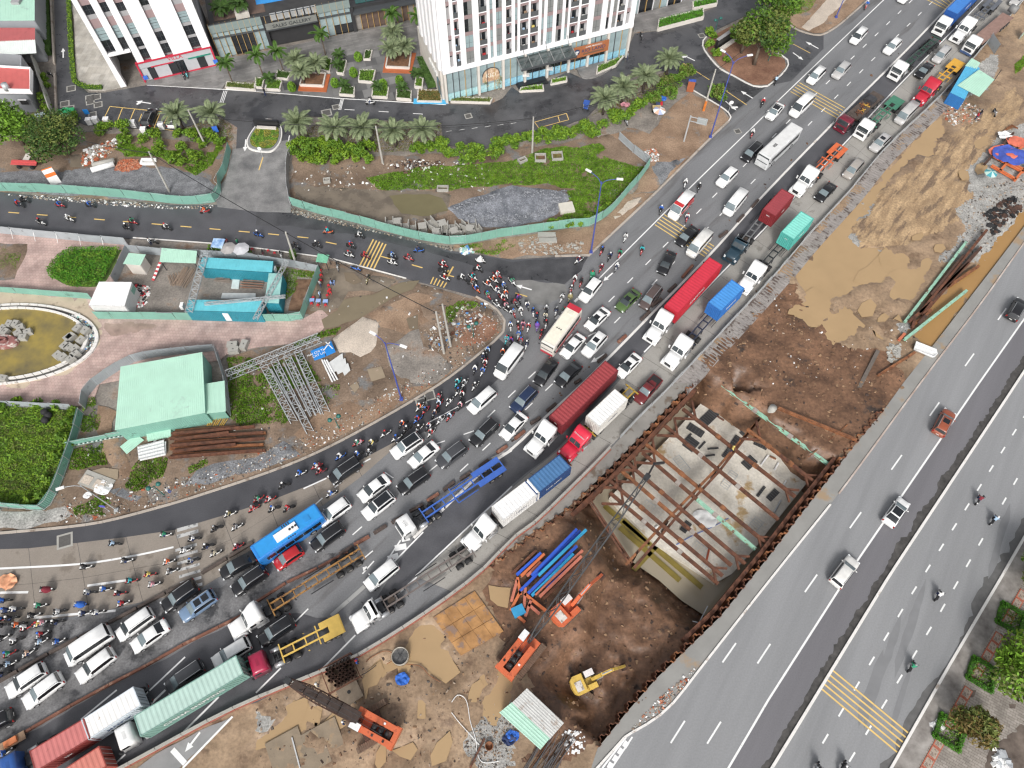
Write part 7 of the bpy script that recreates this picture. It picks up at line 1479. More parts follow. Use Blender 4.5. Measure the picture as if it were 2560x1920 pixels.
for k_,(n,*f) in enumerate(((15,1950,500,2100,480,2150,620,2040,640),(15,1680,960,1800,980,1760,1090,1650,1050),(15,2060,1100,2150,1080,2150,1160,2080,1150),(15,1900,1500,2050,1380,2240,1200,2240,1700,1850,1700))):zonep('footway_soil',G(n,*f),mat('soil_dark',(.085,.062,.05),.9,.3,.6,.4,4,col2=(.15,.12,.1),world=True),.125,.01,.8,.4)
overlay('dark_lane',offset(HM,-.13)+offset(HK,.2)[::-1],mat('asphalt_mauve',(.155,.151,.162),.6,.12,.4,.1,9,fine=.08,fscale=6,world=True,streak=(R(56.5),20)),.005)
g_=[];L_=plen(HK);n_=int(L_/.35)
for i in range(n_+1):p,d=along(HK,min(L_-.01,i*L_/n_));w_=1.0+.5*N(p.x,p.y,.3,5)+.3*N(p.x,p.y,1.9,6);g_.append(Vector((p.x+d.y*w_,p.y-d.x*w_,0)))
GRIME=mat('grime',(.04,.038,.036),.7,.3,1.0,.2,9,col2=(.075,.07,.066),world=True)
overlay('median_grime',g_+offset(HK,-.15)[::-1],GRIME,.009)
g_=[]
for i in range(int(plen(HR)/.6)):p,d=along(HR,i*.6);w_=max(.15,.9+1.5*N(p.x,p.y,.12,7)+.7*N(p.x,p.y,.8,8));g_.append(Vector((p.x+d.y*w_,p.y-d.x*w_,0)))
overlay('edge_grime',g_+offset(HR,-.1)[::-1][1:],mat('grime_soft',(.12,.118,.116),.7,.2,1.0,world=True),.007)
for k_,(n,x,y,l,w_,a_) in enumerate(((15,890,960,10,1.0,58),(15,1000,780,16,.8,58),(15,1230,440,14,.9,58),(15,1150,1050,9,.6,58),(11,2000,1350,12,.8,58))):p=G1(n,x,y);q=[Vector((p.x+cos(R(a_))*u*l/2-sin(R(a_))*v*w_/2,p.y+sin(R(a_))*u*l/2+cos(R(a_))*v*w_/2,0)) for u,v in ((-1,-.3),(-.6,-1),(.6,-1),(1,.2),(.5,1),(-.7,1))];overlay('tyre_streak',q,mat('streak',(.205,.207,.213),.6,.08,.5,world=True),.0075+k_*.0011,.25,k_,1.0)
# ================================================================ fences: each sheet is a panel
def fence(label,pts,h,m,pw=2.0,posts=True,name='panel_fence',rail=True,back=0.0,seed=1):
 t=thing(name,label,'fence',(0,0,0),0,'hoarding fences');rr=random.Random(seed);L=plen(pts);n=max(1,int(L/pw));up=Vector((0,0,1))
 for i in range(n):
  a,d=along(pts,L*i/n+.02);b,_=along(pts,L*(i+1)/n-.02);mb=MB();k=max(2,int(pw/.25));nn=Vector((-d.y,d.x,0));lean=nn*rr.uniform(-.06,.06);dh=rr.uniform(-.06,.06)
  for j in range(k):
   p0,p1=a.lerp(b,j/k),a.lerp(b,(j+.5)/k);p2=a.lerp(b,(j+1)/k)
   for u,v,ou,ov in ((p0,p1,0,.035),(p1,p2,.035,0)):mb.quad(u+nn*ou,v+nn*ov,v+nn*ov+lean+up*(h+dh),u+nn*ou+lean+up*(h+dh))
  mb.build('panel',m,t)
  if posts:MB().beam(a+nn*.1,a+nn*.1+up*(h+.05),.06,.06).build('post',STEEL,t)
  if posts and back:MB().beam(a+nn*back,a+nn*.1+up*h*.8,.05,.05).build('stay',FAB_W,t)
 if rail:
  for z in (.3,h-.15):
   mb=MB()
   for a,b in zip(pts,pts[1:]):dd=(b-a).normalized();nn=Vector((-dd.y,dd.x,0))*.08;mb.beam(a+nn+up*z,b+nn+up*z,.05,.05)
   mb.build('rail',STEEL,t)
 return t
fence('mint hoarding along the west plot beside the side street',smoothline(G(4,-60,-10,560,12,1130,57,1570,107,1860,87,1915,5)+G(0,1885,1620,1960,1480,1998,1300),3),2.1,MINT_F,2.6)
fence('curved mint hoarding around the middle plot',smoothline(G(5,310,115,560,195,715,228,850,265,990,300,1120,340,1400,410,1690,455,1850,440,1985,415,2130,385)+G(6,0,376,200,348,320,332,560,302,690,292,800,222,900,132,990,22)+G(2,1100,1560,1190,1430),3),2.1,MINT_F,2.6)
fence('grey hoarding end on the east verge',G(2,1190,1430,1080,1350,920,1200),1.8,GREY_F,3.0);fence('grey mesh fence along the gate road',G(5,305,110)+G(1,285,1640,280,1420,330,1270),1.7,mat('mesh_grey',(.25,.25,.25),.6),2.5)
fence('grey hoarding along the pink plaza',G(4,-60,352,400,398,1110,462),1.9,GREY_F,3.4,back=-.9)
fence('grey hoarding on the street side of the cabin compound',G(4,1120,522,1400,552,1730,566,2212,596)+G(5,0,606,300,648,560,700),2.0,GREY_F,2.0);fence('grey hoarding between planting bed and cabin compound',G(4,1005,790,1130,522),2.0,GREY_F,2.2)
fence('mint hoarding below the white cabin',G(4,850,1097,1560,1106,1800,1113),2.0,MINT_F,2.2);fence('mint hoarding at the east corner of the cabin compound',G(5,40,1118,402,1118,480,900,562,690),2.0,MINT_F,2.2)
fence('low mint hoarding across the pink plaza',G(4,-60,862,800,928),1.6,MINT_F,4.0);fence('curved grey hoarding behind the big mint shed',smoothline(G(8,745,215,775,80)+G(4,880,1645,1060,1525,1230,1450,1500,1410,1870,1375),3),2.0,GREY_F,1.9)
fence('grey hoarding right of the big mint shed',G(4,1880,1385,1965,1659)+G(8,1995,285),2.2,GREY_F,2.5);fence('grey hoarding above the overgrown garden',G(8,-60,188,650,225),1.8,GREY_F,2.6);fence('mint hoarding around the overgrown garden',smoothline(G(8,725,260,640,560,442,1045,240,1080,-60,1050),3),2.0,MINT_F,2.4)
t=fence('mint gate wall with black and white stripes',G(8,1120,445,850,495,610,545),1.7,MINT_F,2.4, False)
def stripes(t,a,b,z,n=22):
 for i in range(n):
  p,q=a.lerp(b,i/n),a.lerp(b,(i+.5)/n);d=(b-a).normalized();nn=Vector((d.y,-d.x,0));nn=nn if nn.y<0 else -nn
  m=MB();o=nn*.05;m.quad(p+o+Vector((0,0,z)),q+o+Vector((0,0,z)),q+o+d*.15+Vector((0,0,z+.35)),p+o+d*.15+Vector((0,0,z+.35)));m.build('stripe',BLACK if i%2 else FAB_W,t)
stripes(t,G1(8,610,545),G1(8,1100,450),.25,26)
fc=[p for p in FR if p.y>41];fence('grey corrugated hoarding between truck lanes and pit',fc,1.15,mat('hoarding_pale',(.40,.41,.41),.55,.12,.6),2.4, True)
fc2=[p for p in FR if p.y<=41];t=thing('road_barrier','low concrete barrier with red base along the lower works','barrier');L_=plen(fc2);n_=int(L_/3)
for i in range(n_):a,_=along(fc2,L_*i/n_+.03);b,_=along(fc2,L_*(i+1)/n_-.03);MB().wallrun([a,b],.35,.5).build('base_block',mat('barrier_red',(.30,.10,.07),.8,.2,.8),t);MB().wallrun([a,b],.55,.28,.35).build('barrier_block',CONC_O,t)
def barrier(label,pts,m,seg=3.0,h=.45,w_=.35,gap=.15,name='barrier_rail'):
 L=plen(pts);n=max(1,int(L/seg));t=thing(name,label,'barrier')
 for i in range(n):a,_=along(pts,L*i/n+gap);b,_=along(pts,L*(i+1)/n-gap);o=MB().wallrun([a,b],h,w_).build('barrier_block',m,t)
 return t
barrier('long rusty barrier rail between car and truck lanes',smoothline(G(12,2200,290,1900,440,1500,640,1340,740,820,1010,360,1270,-60,1520),3),mat('barrier_rust',(.20,.085,.055),.7,.25,1.0,wear=(.34,.2,.14),wscale=1.0,wamt=.55),4.0,.4,.3,.03);barrier('rusty barrier rail beside the rusty empty trailer',G(9,800,1450,600,1560,440,1640)+G(13,330,20,0,230),mat('barrier_rust',(.2,.085,.055),.7),3.5,.35,.3,.1)
barrier('dark barrier blocks between motorbikes and cars',smoothline(G(12,1680,25,1360,190,1050,355,560,600,0,915,-100,970),3),mat('barrier_brown',(.09,.07,.06),.8,.3,1),3.2,.45,.35,.1)
barrier('dark barrier blocks ahead of the blue bus',G(8,2200,1370,1740,1645),mat('barrier_brown',(.09,.07,.06),.8,.3,1),2.5,.45,.35,.15)
for i,(n,x0,y0,x1,y1) in enumerate(((9,2170,540,2080,600),(9,2010,660,1930,720),(9,1855,770,1765,830),(9,1715,850,1620,925),(9,1580,950,1480,1015),(9,1445,1045,1330,1105),(9,1280,1140,1175,1205),(9,1130,1225,1020,1295),(9,980,1320,850,1395),(9,840,1405,725,1475),(10,245,295,160,350),(10,380,175,300,240),(10,110,410,25,480),(6,2125,75,2070,140),(6,2000,205,1945,265),(6,1860,345,1790,395),(6,1560,640,1470,745),(6,1415,805,1350,865),(6,1290,930,1205,995),(6,1190,1040,1110,1110),(6,985,1245,915,1305),(6,815,1410,740,1475),(6,595,1625,540,1659))):
 a,b=G(n,x0,y0,x1,y1);o=MB().wallrun([a,b],.4,.4).build('barrier_block',mat('block_brown',(.075,.055,.048),.85,.3,1.5,wear=(.16,.12,.1),wamt=.58) if i%4 else mat('barrier_rust',(.2,.085,.055),.7));tag(o,f'{(WORD + ["thirteenth"])[i % 13]} loose dark barrier block {"along the divider" if i > 12 else "in the row beside the blue trailer" if i < 10 else "by the red long-nose truck"}','barrier','loose barrier blocks')
 # ================================================================ site cabins, sheds, fountain, trusses
def roofbox(name,label,q,h,roofm,wallm,cat='cabin',pitch=.45,ridge=0.0,over=.06):
 t=thing(name,label,cat,(0,0,0));qq=[Vector((p.x,p.y,0)) for p in q];c0=sum(qq,Vector())/4;wq=[p+(c0-p).normalized()*over for p in qq]
 for i in range(4):
  a,b=wq[i],wq[(i+1)%4];mb=MB();L=(b-a).length;k=max(2,int(L/.28));d=(b-a).normalized();nn=Vector((d.y,-d.x,0))*.05
  for e in range(k):
   for ua,ub,oa,ob in ((e/k,(e+.3)/k,0,0),((e+.3)/k,(e+.5)/k,0,1),((e+.5)/k,(e+.8)/k,1,1),((e+.8)/k,(e+1)/k,1,0)):
    p0,p1=a.lerp(b,ua)+nn*oa,a.lerp(b,ub)+nn*ob;mb.quad(p0,p1,p1+Vector((0,0,h-.03)),p0+Vector((0,0,h-.03)))
  mb.build('wall',wallm,t)
 sheetroof(t,qq,h,h+ridge,roofm,pitch=pitch); return t
fx= lambda *f,z=0.0:PX(*f,z=z)
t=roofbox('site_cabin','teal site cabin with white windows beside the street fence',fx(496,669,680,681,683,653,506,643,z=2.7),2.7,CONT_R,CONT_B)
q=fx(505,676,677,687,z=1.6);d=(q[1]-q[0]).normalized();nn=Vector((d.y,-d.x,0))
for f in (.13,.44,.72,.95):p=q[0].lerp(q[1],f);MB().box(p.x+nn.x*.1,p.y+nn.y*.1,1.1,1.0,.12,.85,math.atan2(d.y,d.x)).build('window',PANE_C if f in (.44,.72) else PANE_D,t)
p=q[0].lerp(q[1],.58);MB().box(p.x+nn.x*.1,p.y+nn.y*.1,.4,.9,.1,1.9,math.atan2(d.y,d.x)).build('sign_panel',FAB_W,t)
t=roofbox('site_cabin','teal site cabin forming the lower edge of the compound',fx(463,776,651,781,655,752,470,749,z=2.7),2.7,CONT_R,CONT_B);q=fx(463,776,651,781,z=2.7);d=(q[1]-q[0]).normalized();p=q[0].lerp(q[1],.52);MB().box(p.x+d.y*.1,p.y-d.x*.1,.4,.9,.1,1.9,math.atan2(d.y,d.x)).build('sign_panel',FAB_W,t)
t=roofbox('site_cabin','teal site cabin with pale roof standing crosswise',fx(661,757,697,759,706,684,672,683,z=2.7),2.7,mat('cabin_pale',(.30,.55,.52),.5,.1),CONT_B)
MB().box(*fx(455,764,z=1.5)[0][:2],1.0,.5,.9,.8).build('condenser',FAB_W,t);MB().box(*fx(685,672,z=1.8)[0][:2],1.2,.5,.8,.8).build('condenser',FAB_W,t)
t=roofbox('white_cabin','white flat-roofed cabin at the compound corner',G(4,765,978,1075,985,1140,778,855,775,z=3.1),3.1,mat('roof_bright',(.82,.82,.81),.5,.02),mat('cabin_white',(.62,.63,.62),.6,.05),pitch=1.2)
MB().box(*G1(4,1150,850,2.0)[:2],1.6,.3,1.2,1.0).build('mint_shutter',MINT_F,t)
roofbox('guard_hut','cream guard hut with mint roof in the compound',G(4,1062,622,1215,634,1260,540,1112,526,z=2.7),2.7,MINT,WALL_C,'hut',.35,over=.35)
shed('open lean-to with mint roof beside the street fence',G(4,1375,602,1690,614,1705,512,1400,487,z=2.4),2.3,2.5,MINT,GREY_F,walls=False)
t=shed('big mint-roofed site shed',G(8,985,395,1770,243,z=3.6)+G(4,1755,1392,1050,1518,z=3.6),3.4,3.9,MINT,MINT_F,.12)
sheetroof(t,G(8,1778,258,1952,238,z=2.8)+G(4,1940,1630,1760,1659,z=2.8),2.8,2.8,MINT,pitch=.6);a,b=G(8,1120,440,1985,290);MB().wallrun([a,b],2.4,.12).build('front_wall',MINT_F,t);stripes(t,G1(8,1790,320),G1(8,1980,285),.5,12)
for i,(f,m_,lb) in enumerate((((1040,545,1100,610,1250,490,1180,435),MINT,'loose mint roof sheet lying on brown soil'),((1290,500,1500,460,1490,365,1285,395),MINT,'mint sheet stack on a frame beside the shed'),((1215,670,1435,620,1440,500,1205,560),FAB_W,'stack of white panels beside the rusty beams'))):
 q=G(8,*f);t=thing('sheet_stack',lb,'sheets')
 for k in range(1+2*(i>0)):qq=[p+Vector((RU(-.2,.2),RU(-.2,.2),0))*(k>0) for p in q];sheetroof(t,qq,.15+k*.22,.2+k*.22,m_,pitch=.3,name='sheet')
 if i==2:
  for k in range(5):a=q[0].lerp(q[3],k/4);b=q[1].lerp(q[2],k/4);MB().beam(a+Vector((0,0,.75)),b+Vector((0,0,.75)),.06,.06).build('rib',STEEL,t)
for i in range(15):
 y=385+i*17;x0=1520-(i%5)*12;x1=[1990,2050,2212,2300,2280][i%5];a,b=G1(8,x0,y+25,.2),G1(8,x1,y-10-(i%3)*14,.2);o=MB().ibeam(a+Vector((0,0,.1+.2*(i%3))),b+Vector((0,0,.1+.2*(i%3))),.35,.38).build('rusty_beam',RUST if i%3 else RUST_O);tag(o,f'{(WORD + ["thirteenth", "fourteenth", "last"])[i]} long rusty beam from the top in the stack below the mint shed','beam','rusty beams below the mint shed')
t=thing('yellow_scaffold','bundle of yellow scaffold pieces beside the mint shed wall','scaffold',G1(8,1895,340))
for i in range(9):MB().beam((-1.6+i*.3,-.5,.2+.1*(i%3)),(-1.2+i*.3,.6,.3+.1*(i%2)),.08,.08).build('tube',mat('scaffold_yellow',(.6,.35,.05),.5),t)
def truss(label,A,B,w_,m=STEEL,h=None,n=10,chord=.09,name='steel_truss'):
 t=thing(name,label,'truss',(0,0,0),0,'steel trusses');A,B=Vector(A),Vector(B);d=(B-A).normalized();sx=d.cross(Vector((0,0,1))).normalized();h=h or w_
 P= lambda f,i,j:A.lerp(B,f)+sx*i*w_/2+Vector((0,0,j*h))
 for i,j in ((1,0),(-1,0),(1,1),(-1,1)):MB().beam(P(0,i,j),P(1,i,j),chord,chord).build('chord',m,t)
 mb=MB()
 for k in range(n):
  s=1 if k%2 else -1
  for j in (0,1):mb.beam(P(k/n,-s,j),P((k+1)/n,s,j),.055,.055)
  for i in (1,-1):mb.beam(P(k/n,i,0 if k%2 else 1),P((k+1)/n,i,1 if k%2 else 0),.055,.055)
  mb.beam(P(k/n,-1,1),P(k/n,1,1),.05,.05)
 mb.build('lacing',m,t); return t
truss('long grey truss with a blue rail lying crosswise',G1(4,1975,1600,.2),G1(5,560,1275,.2),1.1,n=16)
for i,(x0,y0,x1,y1) in enumerate(((85,1530,330,330),(170,1480,470,420),(280,1440,510,260),(370,1400,610,250))):truss(f'{WORD[i]} grey truss from the shed side in the lying stack',G1(5,x0,y0,.2),G1(9,x1,y1,.2),1.0,n=13)
for i in range(5):a,b=G1(5,130+i*55,1530-i*25,.5),G1(9,380+i*45,300-i*10,.5);o=MB().tube(a,b,.12,n=8).build('steel_tube',STEEL);tag(o,f'{WORD[i]} grey tube from the shed side among the lying trusses','tube','tubes among the trusses')
for i,(x0,y0,x1,y1,lb) in enumerate(((340,610,405,155,'ladder truss standing across both teal cabins, left chord'),(1020,225,780,665,'ladder truss leaning over the crosswise teal cabin'),(400,547,1010,490,'thin ladder truss lying on the lower teal cabin'))):
 k=420/1269;a,b=at(380+x0*k-(20 if i==0 else 0),580+y0*k,2.9),at(380+x1*k,580+y1*k,2.9);truss(lb,a,b,[1.1,.7,.45][i],STEEL,.25,[14,14,12][i],.05,'ladder_truss')
for i,(f,m_,lb) in enumerate((((1912,925,2212,925,2212,880,1925,878),mat('board_white',(.62,.63,.62),.6),'long white board beside the lower teal cabin'),((2000,838,2065,842,2075,755,2015,752),mat('board_pale',(.6,.66,.64),.5),'pale board leaning at the upper teal cabin door'))):o=MB().prism(G(4,*f),.05,.2).build('board',m_);tag(o,lb,'board')
def poles_pile(label,n,x,y,k,l,ang,m_,spread=.9,name='timber_pile',r=.06):
 t=thing(name,label,'timber',G1(n,x,y),R(ang));rr=random.Random(int(x))
 for i in range(k):yy=(i/(k-1)-.5)*spread*2;z=.1+.18*(i%3)+(.3-abs(yy)*.2 if spread>1 else 0);a_=rr.uniform(-.12,.12);MB().tube((-l/2,yy-a_,z),(l/2+rr.uniform(-.3,.3),yy+a_,z),r,n=6).build('pole',m_,t)
WOODP=mat('timber_pale',(.33,.25,.19),.8,.2,2);poles_pile('pile of pale poles upright in the compound yard',4,1600,750,14,3.6,75,WOODP,1.1);poles_pile('pile of short pale poles beside the upright ones',4,1520,760,12,2.2,120,WOODP,.9);poles_pile('stack of brown timber before the upper teal cabin',4,2190,805,12,3.4,175,mat('timber_red',(.28,.15,.1),.8,.2,2),.9);poles_pile('bundle of thin sticks before the upper teal cabin',4,1930,755,16,2.6,176,mat('timber_grey2',(.22,.18,.15),.85,.2,2),.55,r=.05)
t=thing('boom_barrier','red and white barrier arm leaning in the compound','barrier arm');a,b=G1(4,1320,765,.3),G1(4,1385,605,1.2)
for i in range(9):MB().beam(a.lerp(b,i/9),a.lerp(b,(i+1)/9),.45,.06).build('arm_band',FAB_W if i%2 else mat('band_red',(.5,.05,.06),.5),t)
fcn=G1(4,45,1310);fr_=(G1(4,865,1262)-fcn).length;fe_=(G1(4,150,945).y-G1(4,150,1645).y)/2/fr_
t=thing('fountain_basin','round drained fountain basin with olive water and white rims','fountain',fcn);t.scale=(1,fe_,1)
for r0,r1,h,m_,nm in ((fr_-.55,fr_,.35,KERB_W,'outer_rim'),(fr_-2.0,fr_-1.5,.5,KERB_W,'inner_rim')):
 for i in range(60):
  a0,a1=2*PI*i/60+.004,2*PI*(i+1)/60-.004;MB().prism([Vector((r*cos(a),r*sin(a),0)) for r,a in ((r0,a0),(r1,a0),(r1,a1),(r0,a1))],0,h+RU(-.01,.01)).build(nm+'_stone',m_,t)
m=MB();m.sheet([Vector(((fr_-.5)*cos(2*PI*i/48),(fr_-.5)*sin(2*PI*i/48),0)) for i in range(48)],.07);m.build('channel_bed',mat('channel_dark',(.09,.085,.08),.8,.3,.8),t)
m=MB();m.sheet([Vector(((fr_-1.95)*cos(2*PI*i/48),(fr_-1.95)*sin(2*PI*i/48),0)) for i in range(48)],.16);m.build('water',mat('basin_water',(.13,.115,.075),.15,.1,.25,col2=(.31,.235,.06),mix=.48,world=True),t)
m=MB();m.smooth= False;m.lathe([(2.3,.05),(2.3,.8),(2.0,1.0),(1.2,1.0),(1.2,.85),(.9,.85),(.9,1.3),(.6,1.3),(.6,.6),(.02,.6)],28,(0,0,0));m.build('pedestal',mat('pedestal_red',(.26,.11,.10),.7,.15,1,wear=(.55,.5,.46),wscale=.8,wamt=.55),t)
bi=0
def block(n,x,y,l,w_,h,ang,z=.16,lab=None):
 global bi
 p=G1(n,x,y,z+h);t=thing('concrete_block',lab or f'{["", "second ", "third ", "fourth ", "fifth ", "sixth ", "seventh ", "eighth ", "ninth ", "tenth ", "eleventh ", "twelfth "][bi % 12]}grey concrete block {"in the stack inside the basin rim" if x > 300 else "in the heap at the basin centre"}'.strip(),'block',(p.x,p.y,z),R(ang),'concrete blocks in the basin');bi+=1
 MB().box(0,0,0,l,w_,h,top=.96).build('body',CONC_O,t);MB().box(0,0,h,.22,.08,.06).build('lifting_eye',STEEL_D,t)
for i,(x,y) in enumerate(((660,1170),(730,1190),(605,1240),(690,1270),(550,1320),(590,1330),(640,1345),(490,1400),(535,1420),(600,1435),(580,1250),(640,1390))):block(4,x,y,1.25,.98,.8,62-i)
for i,(x,y,a_) in enumerate(((70,1130,80),(125,1130,80),(15,1170,70),(165,1160,30),(145,1210,40),(230,1200,25),(190,1245,0),(35,1200,70),(20,1600,-10))):block(4,x,y,1.15,.9,.75,a_)
for n,x,y,a_,lb in ((5,-210,1310,5,'first'),(5,-200,1355,5,'second'),(5,-110,1310,80,'third')):block(n,x,y,1.6,1.0,.8,a_,.05,f'{lb} grey concrete block by the truss end')
for i,(x,y,a_) in enumerate(((1155,260,5),(1225,270,5),(1290,285,5),(1350,300,8),(1440,310,10),(1500,260,35),(1545,300,55),(1610,285,20),(1640,335,5),(1690,295,0),(1715,350,20),(1770,290,40),(1770,330,60),(1850,330,-5),(1870,285,10),(1910,330,30),(1560,360,5),(1620,370,0))):
 p=G1(5,x,y,.5);t=thing('culvert_box',f'{WORD[i % 12]} open concrete culvert box {"along" if i < 12 else "at the gravel end of"} the curved hoarding','culvert',(p.x,p.y,.06),R(a_+90),'culvert boxes')
 for s in (1,-1):MB().box(0,s*.62,0,1.3,.16,1.1).build('side',CONC_O,t);
 MB().box(0,0,0,1.3,1.1,.16).build('floor',CONC_O,t)
 if i%3==1:MB().box(0,0,.95,1.3,1.1,.14).build('lid',CONC_O,t)
for i,(n,x,y,a_,sx,sy) in enumerate(((2,245,1375,0,2.0,1.8),(2,390,1360,5,2.0,1.9),(2,90,1395,30,1.6,1.0),(1,615,1570,10,1.2,.9),(1,1615,1640,0,2.0,1.1))):
 t=thing('drain_chamber',['open concrete drain chamber by the hedge','open concrete drain chamber on the grass','rubble-filled concrete trough by the pole','small pale slab on the brown earth','white concrete trough by the pond'][i],'chamber',G1(n,x,y),R(a_))
 for s in (1,-1):MB().box(0,s*(sy/2-.1),0,sx,.2,.6).build('side',CONC_O,t);MB().box(s*(sx/2-.1),0,0,.2,sy-.4,.55).build('end',CONC_O,t)
 MB().box(0,0,0,sx-.3,sy-.3,.15).build('floor',MUD_D,t)
o=MB().box(0,0,0,2.6,2.2,.5,top=.95).build('concrete_slab',mat('slab_pale',(.6,.57,.5),.7,.08), None,G1(6,470,145),(0,0,.2));tag(o,'pale square concrete slab on the gravel heap edge','slab')
for i,(x,y) in enumerate(((300,378),(310,425))):o=MB().box(0,0,0,3.0,.9,.4).build('concrete_plank',CONC_O, None,G1(6,x,y),(0,0,.0));tag(o,f'{"upper" if i == 0 else "lower"} of two concrete planks on the junction verge','plank')
t=thing('inspection_pit','broken concrete pit cover with hatches beside a tan puddle','pit cover',G1(8,840,850),-.35);MB().box(0,0,0,4.6,2.2,.2).build('deck',CONC_O,t)
for x in (-1.4,.6):MB().box(x,-.2,.2,1.4,1.2,.08).build('hatch',SAND,t)
tarp(8,900,900,1.3,.1,FAB_W,'crumpled white sheet beside the concrete pit cover',.5);tarp(8,760,965,.6,.1,FAB_W,'small white sheet at the lamp post foot',.3)
BLS=mat('sign_blue',(.02,.22,.62),.45,.05)
for i,(f,lb) in enumerate((((470,1375,505,1455,600,1420,580,1330),'blue road sign panel lying under the other one'),((585,1345,610,1420,690,1385,650,1290),'blue road sign panel lying on top beside the truss'))):
 q=G(5,*f,z=.6);t=thing('road_sign',lb,'sign');MB().prism([Vector((p.x,p.y,0)) for p in q],.5+i*.15,.62+i*.15).build('panel',BLS,t);c=sum(q,Vector())/4;d=(q[3]-q[0]).normalized();rz=math.atan2(d.y,d.x)
 if i==0:text(t,'MAI CHI THO\nCAT LAI',.55,(c.x,c.y,.64),(0,0,rz),TXT_W)
 else:
  e=Vector((-d.y,d.x,0));MB().beam(c-d*.9+Vector((0,0,.8)),c+d*.7+e*.4+Vector((0,0,.8)),.16,.02).build('arrow_line',TXT_W,t);MB().beam(c+d*.2-e*.8+Vector((0,0,.8)),c+d*.3+e*.9+Vector((0,0,.8)),.14,.02).build('arrow_line',TXT_W,t)
for i in range(3):q=G(5,620+i*60,1490+i*25,650+i*60,1570+i*15,770+i*25,1530+i*12,750+i*25,1400+i*45);o=MB().prism(q,.2+.1*i,.28+.1*i).build('sign_back',mat('panel_silver',(.62,.63,.62),.45,.06));tag(o,f'{WORD[i]} pale sign back panel beside the blue road signs','panel','pale sign backs')
for i in range(3):a,b=G1(5,570+i*20,1450,.3),G1(5,660+i*22,1640-i*10,.3);tag(MB().tube(a,b,.13,n=8).build('steel_tube',FAB_W),f'{WORD[i]} white tube beside the pale sign backs','tube')
REDP=mat('plastic_red',(.55,.03,.04),.4,.05);BLUP=mat('plastic_blue',(.12,.25,.6),.4,.05)
def stool(n,x,y,m_,lb):
 t=thing('plastic_stool',lb,'stool',G1(n,x,y)+Vector((0,0,.06)),RU(0,3),'red plastic stools');MB().box(0,0,.38,.36,.36,.06).build('seat',m_,t)
 for a in (-1,1):
  for b in (-1,1):MB().beam((a*.15,b*.15,.38),(a*.18,b*.18,0),.05,.05).build('leg',m_,t)
for i,(x,y) in enumerate(((485,975),(540,990),(605,990),(500,925),(620,905),(630,870),(645,880),(565,730),(565,775),(560,690),(630,820),(640,855))):stool(5,x,y,REDP,f'{WORD[i]} red stool of the stall beside the mint corner hoarding')
for i,(x,y) in enumerate(((490,950),(545,955),(607,960),(665,795))):t=thing('plastic_table',f'{WORD[i]} small blue table of the stall from the left','table',G1(5,x,y)+Vector((0,0,.06)),0,'stall tables');MB().box(0,0,.5,.75,.6,.05).build('top',mat('table_blue',(.3,.42,.72),.4),t);[MB().beam((a*.3,b*.25,0),(a*.3,b*.25,.5),.05,.05).build('leg',BLUP,t) for a in (-1,1) for b in (-1,1)]
stander(5,548,880,'lightblue','person in light blue sitting area at the stall',.06,0, None);stander(5,655,775,'black','person in black beside the blue stall table',.06,1, None);stander(5,550,790,'grey','person in grey by the mint corner hoarding',.06,1, None)
def umbrella(n,x,y,r,cols,lb,sq=False):
 p=G1(n,x,y,2.2);t=thing('parasol',lb,'parasol',(p.x,p.y,.05));MB().tube((0,0,0),(0,0,2.4),.03,n=6).build('pole',STEEL,t);k=4 if sq else 8
 for i in range(k):
  a0,a1=2*PI*i/k+.5,2*PI*(i+1)/k+.5;m=MB();m._add([Vector((0,0,2.45)),Vector((r*cos(a0),r*sin(a0),2.0)),Vector((r*cos(a1),r*sin(a1),2.0))],[(0,1,2)]);m.build('canopy_panel',cols[i%len(cols)],t)
umbrella(4,1970,480,1.3,[mat('canvas_grey',(.36,.34,.33),.8)],'grey parasol beside the blue poster awning');umbrella(4,2080,485,1.35,[mat('canvas_pale',(.5,.5,.52),.8)],'pale grey parasol right of the other one');umbrella(2,1275,950,1.2,[FAB_W,mat('canvas_orange',(.6,.4,.3),.8),mat('canvas_blue',(.35,.4,.6),.8)],'striped white parasol at the food cart on the east verge')
t=thing('poster_awning','blue and white poster awning over a stall on the street edge','awning');q=G(4,1820,475,1915,488,1945,405,1845,398,z=2.2);MB().prism([Vector((p.x,p.y,0)) for p in q],2.15,2.2).build('sheet',mat('poster_blue',(.05,.22,.6),.5,.2,.7,col2=(.6,.75,.85)),t);[MB().beam(Vector((p.x,p.y,0)),Vector((p.x,p.y,2.15)),.05,.05).build('post',STEEL,t) for p in q]
t=shed('green ribbed awning over a stall at the street',G(5,515,600,610,612,635,548,535,535,z=2.2),2.1,2.3,mat('awning_green',(.16,.42,.28),.6),GREY_F,walls=False,name='stall_awning',cat='awning')
for i,(x,y) in enumerate(((1960,430),(2050,430),(1290,425))):stander(4,x,y,['red','green','white'][i],['person in red behind the poster awning','person in green beside the pale parasol','person in white outside the corner fence'][i],.03,0, None)
for i,(x,y) in enumerate(((2155,520),(2185,505))):stool(4,x,y,REDP,f'{WORD[i]} red stool beside the pale grey parasol')
for i,(x,y) in enumerate(((165,540),(110,520))):stool(5,x,y,REDP,f'{WORD[i]} red stool behind the upper teal cabin')
t=thing('food_cart','cluttered food cart with red cloth on the east verge','cart',G1(2,1245,960));MB().box(0,0,.5,1.6,.9,.5).build('body',mat('cart_yellow',(.55,.42,.2),.6),t);MB().box(.3,.9,.3,.8,.7,.8).build('crate',mat('crate_dark',(.05,.07,.15),.6),t);MB().box(.9,1.2,.5,.6,.6,.5).build('cloth',REDP,t)
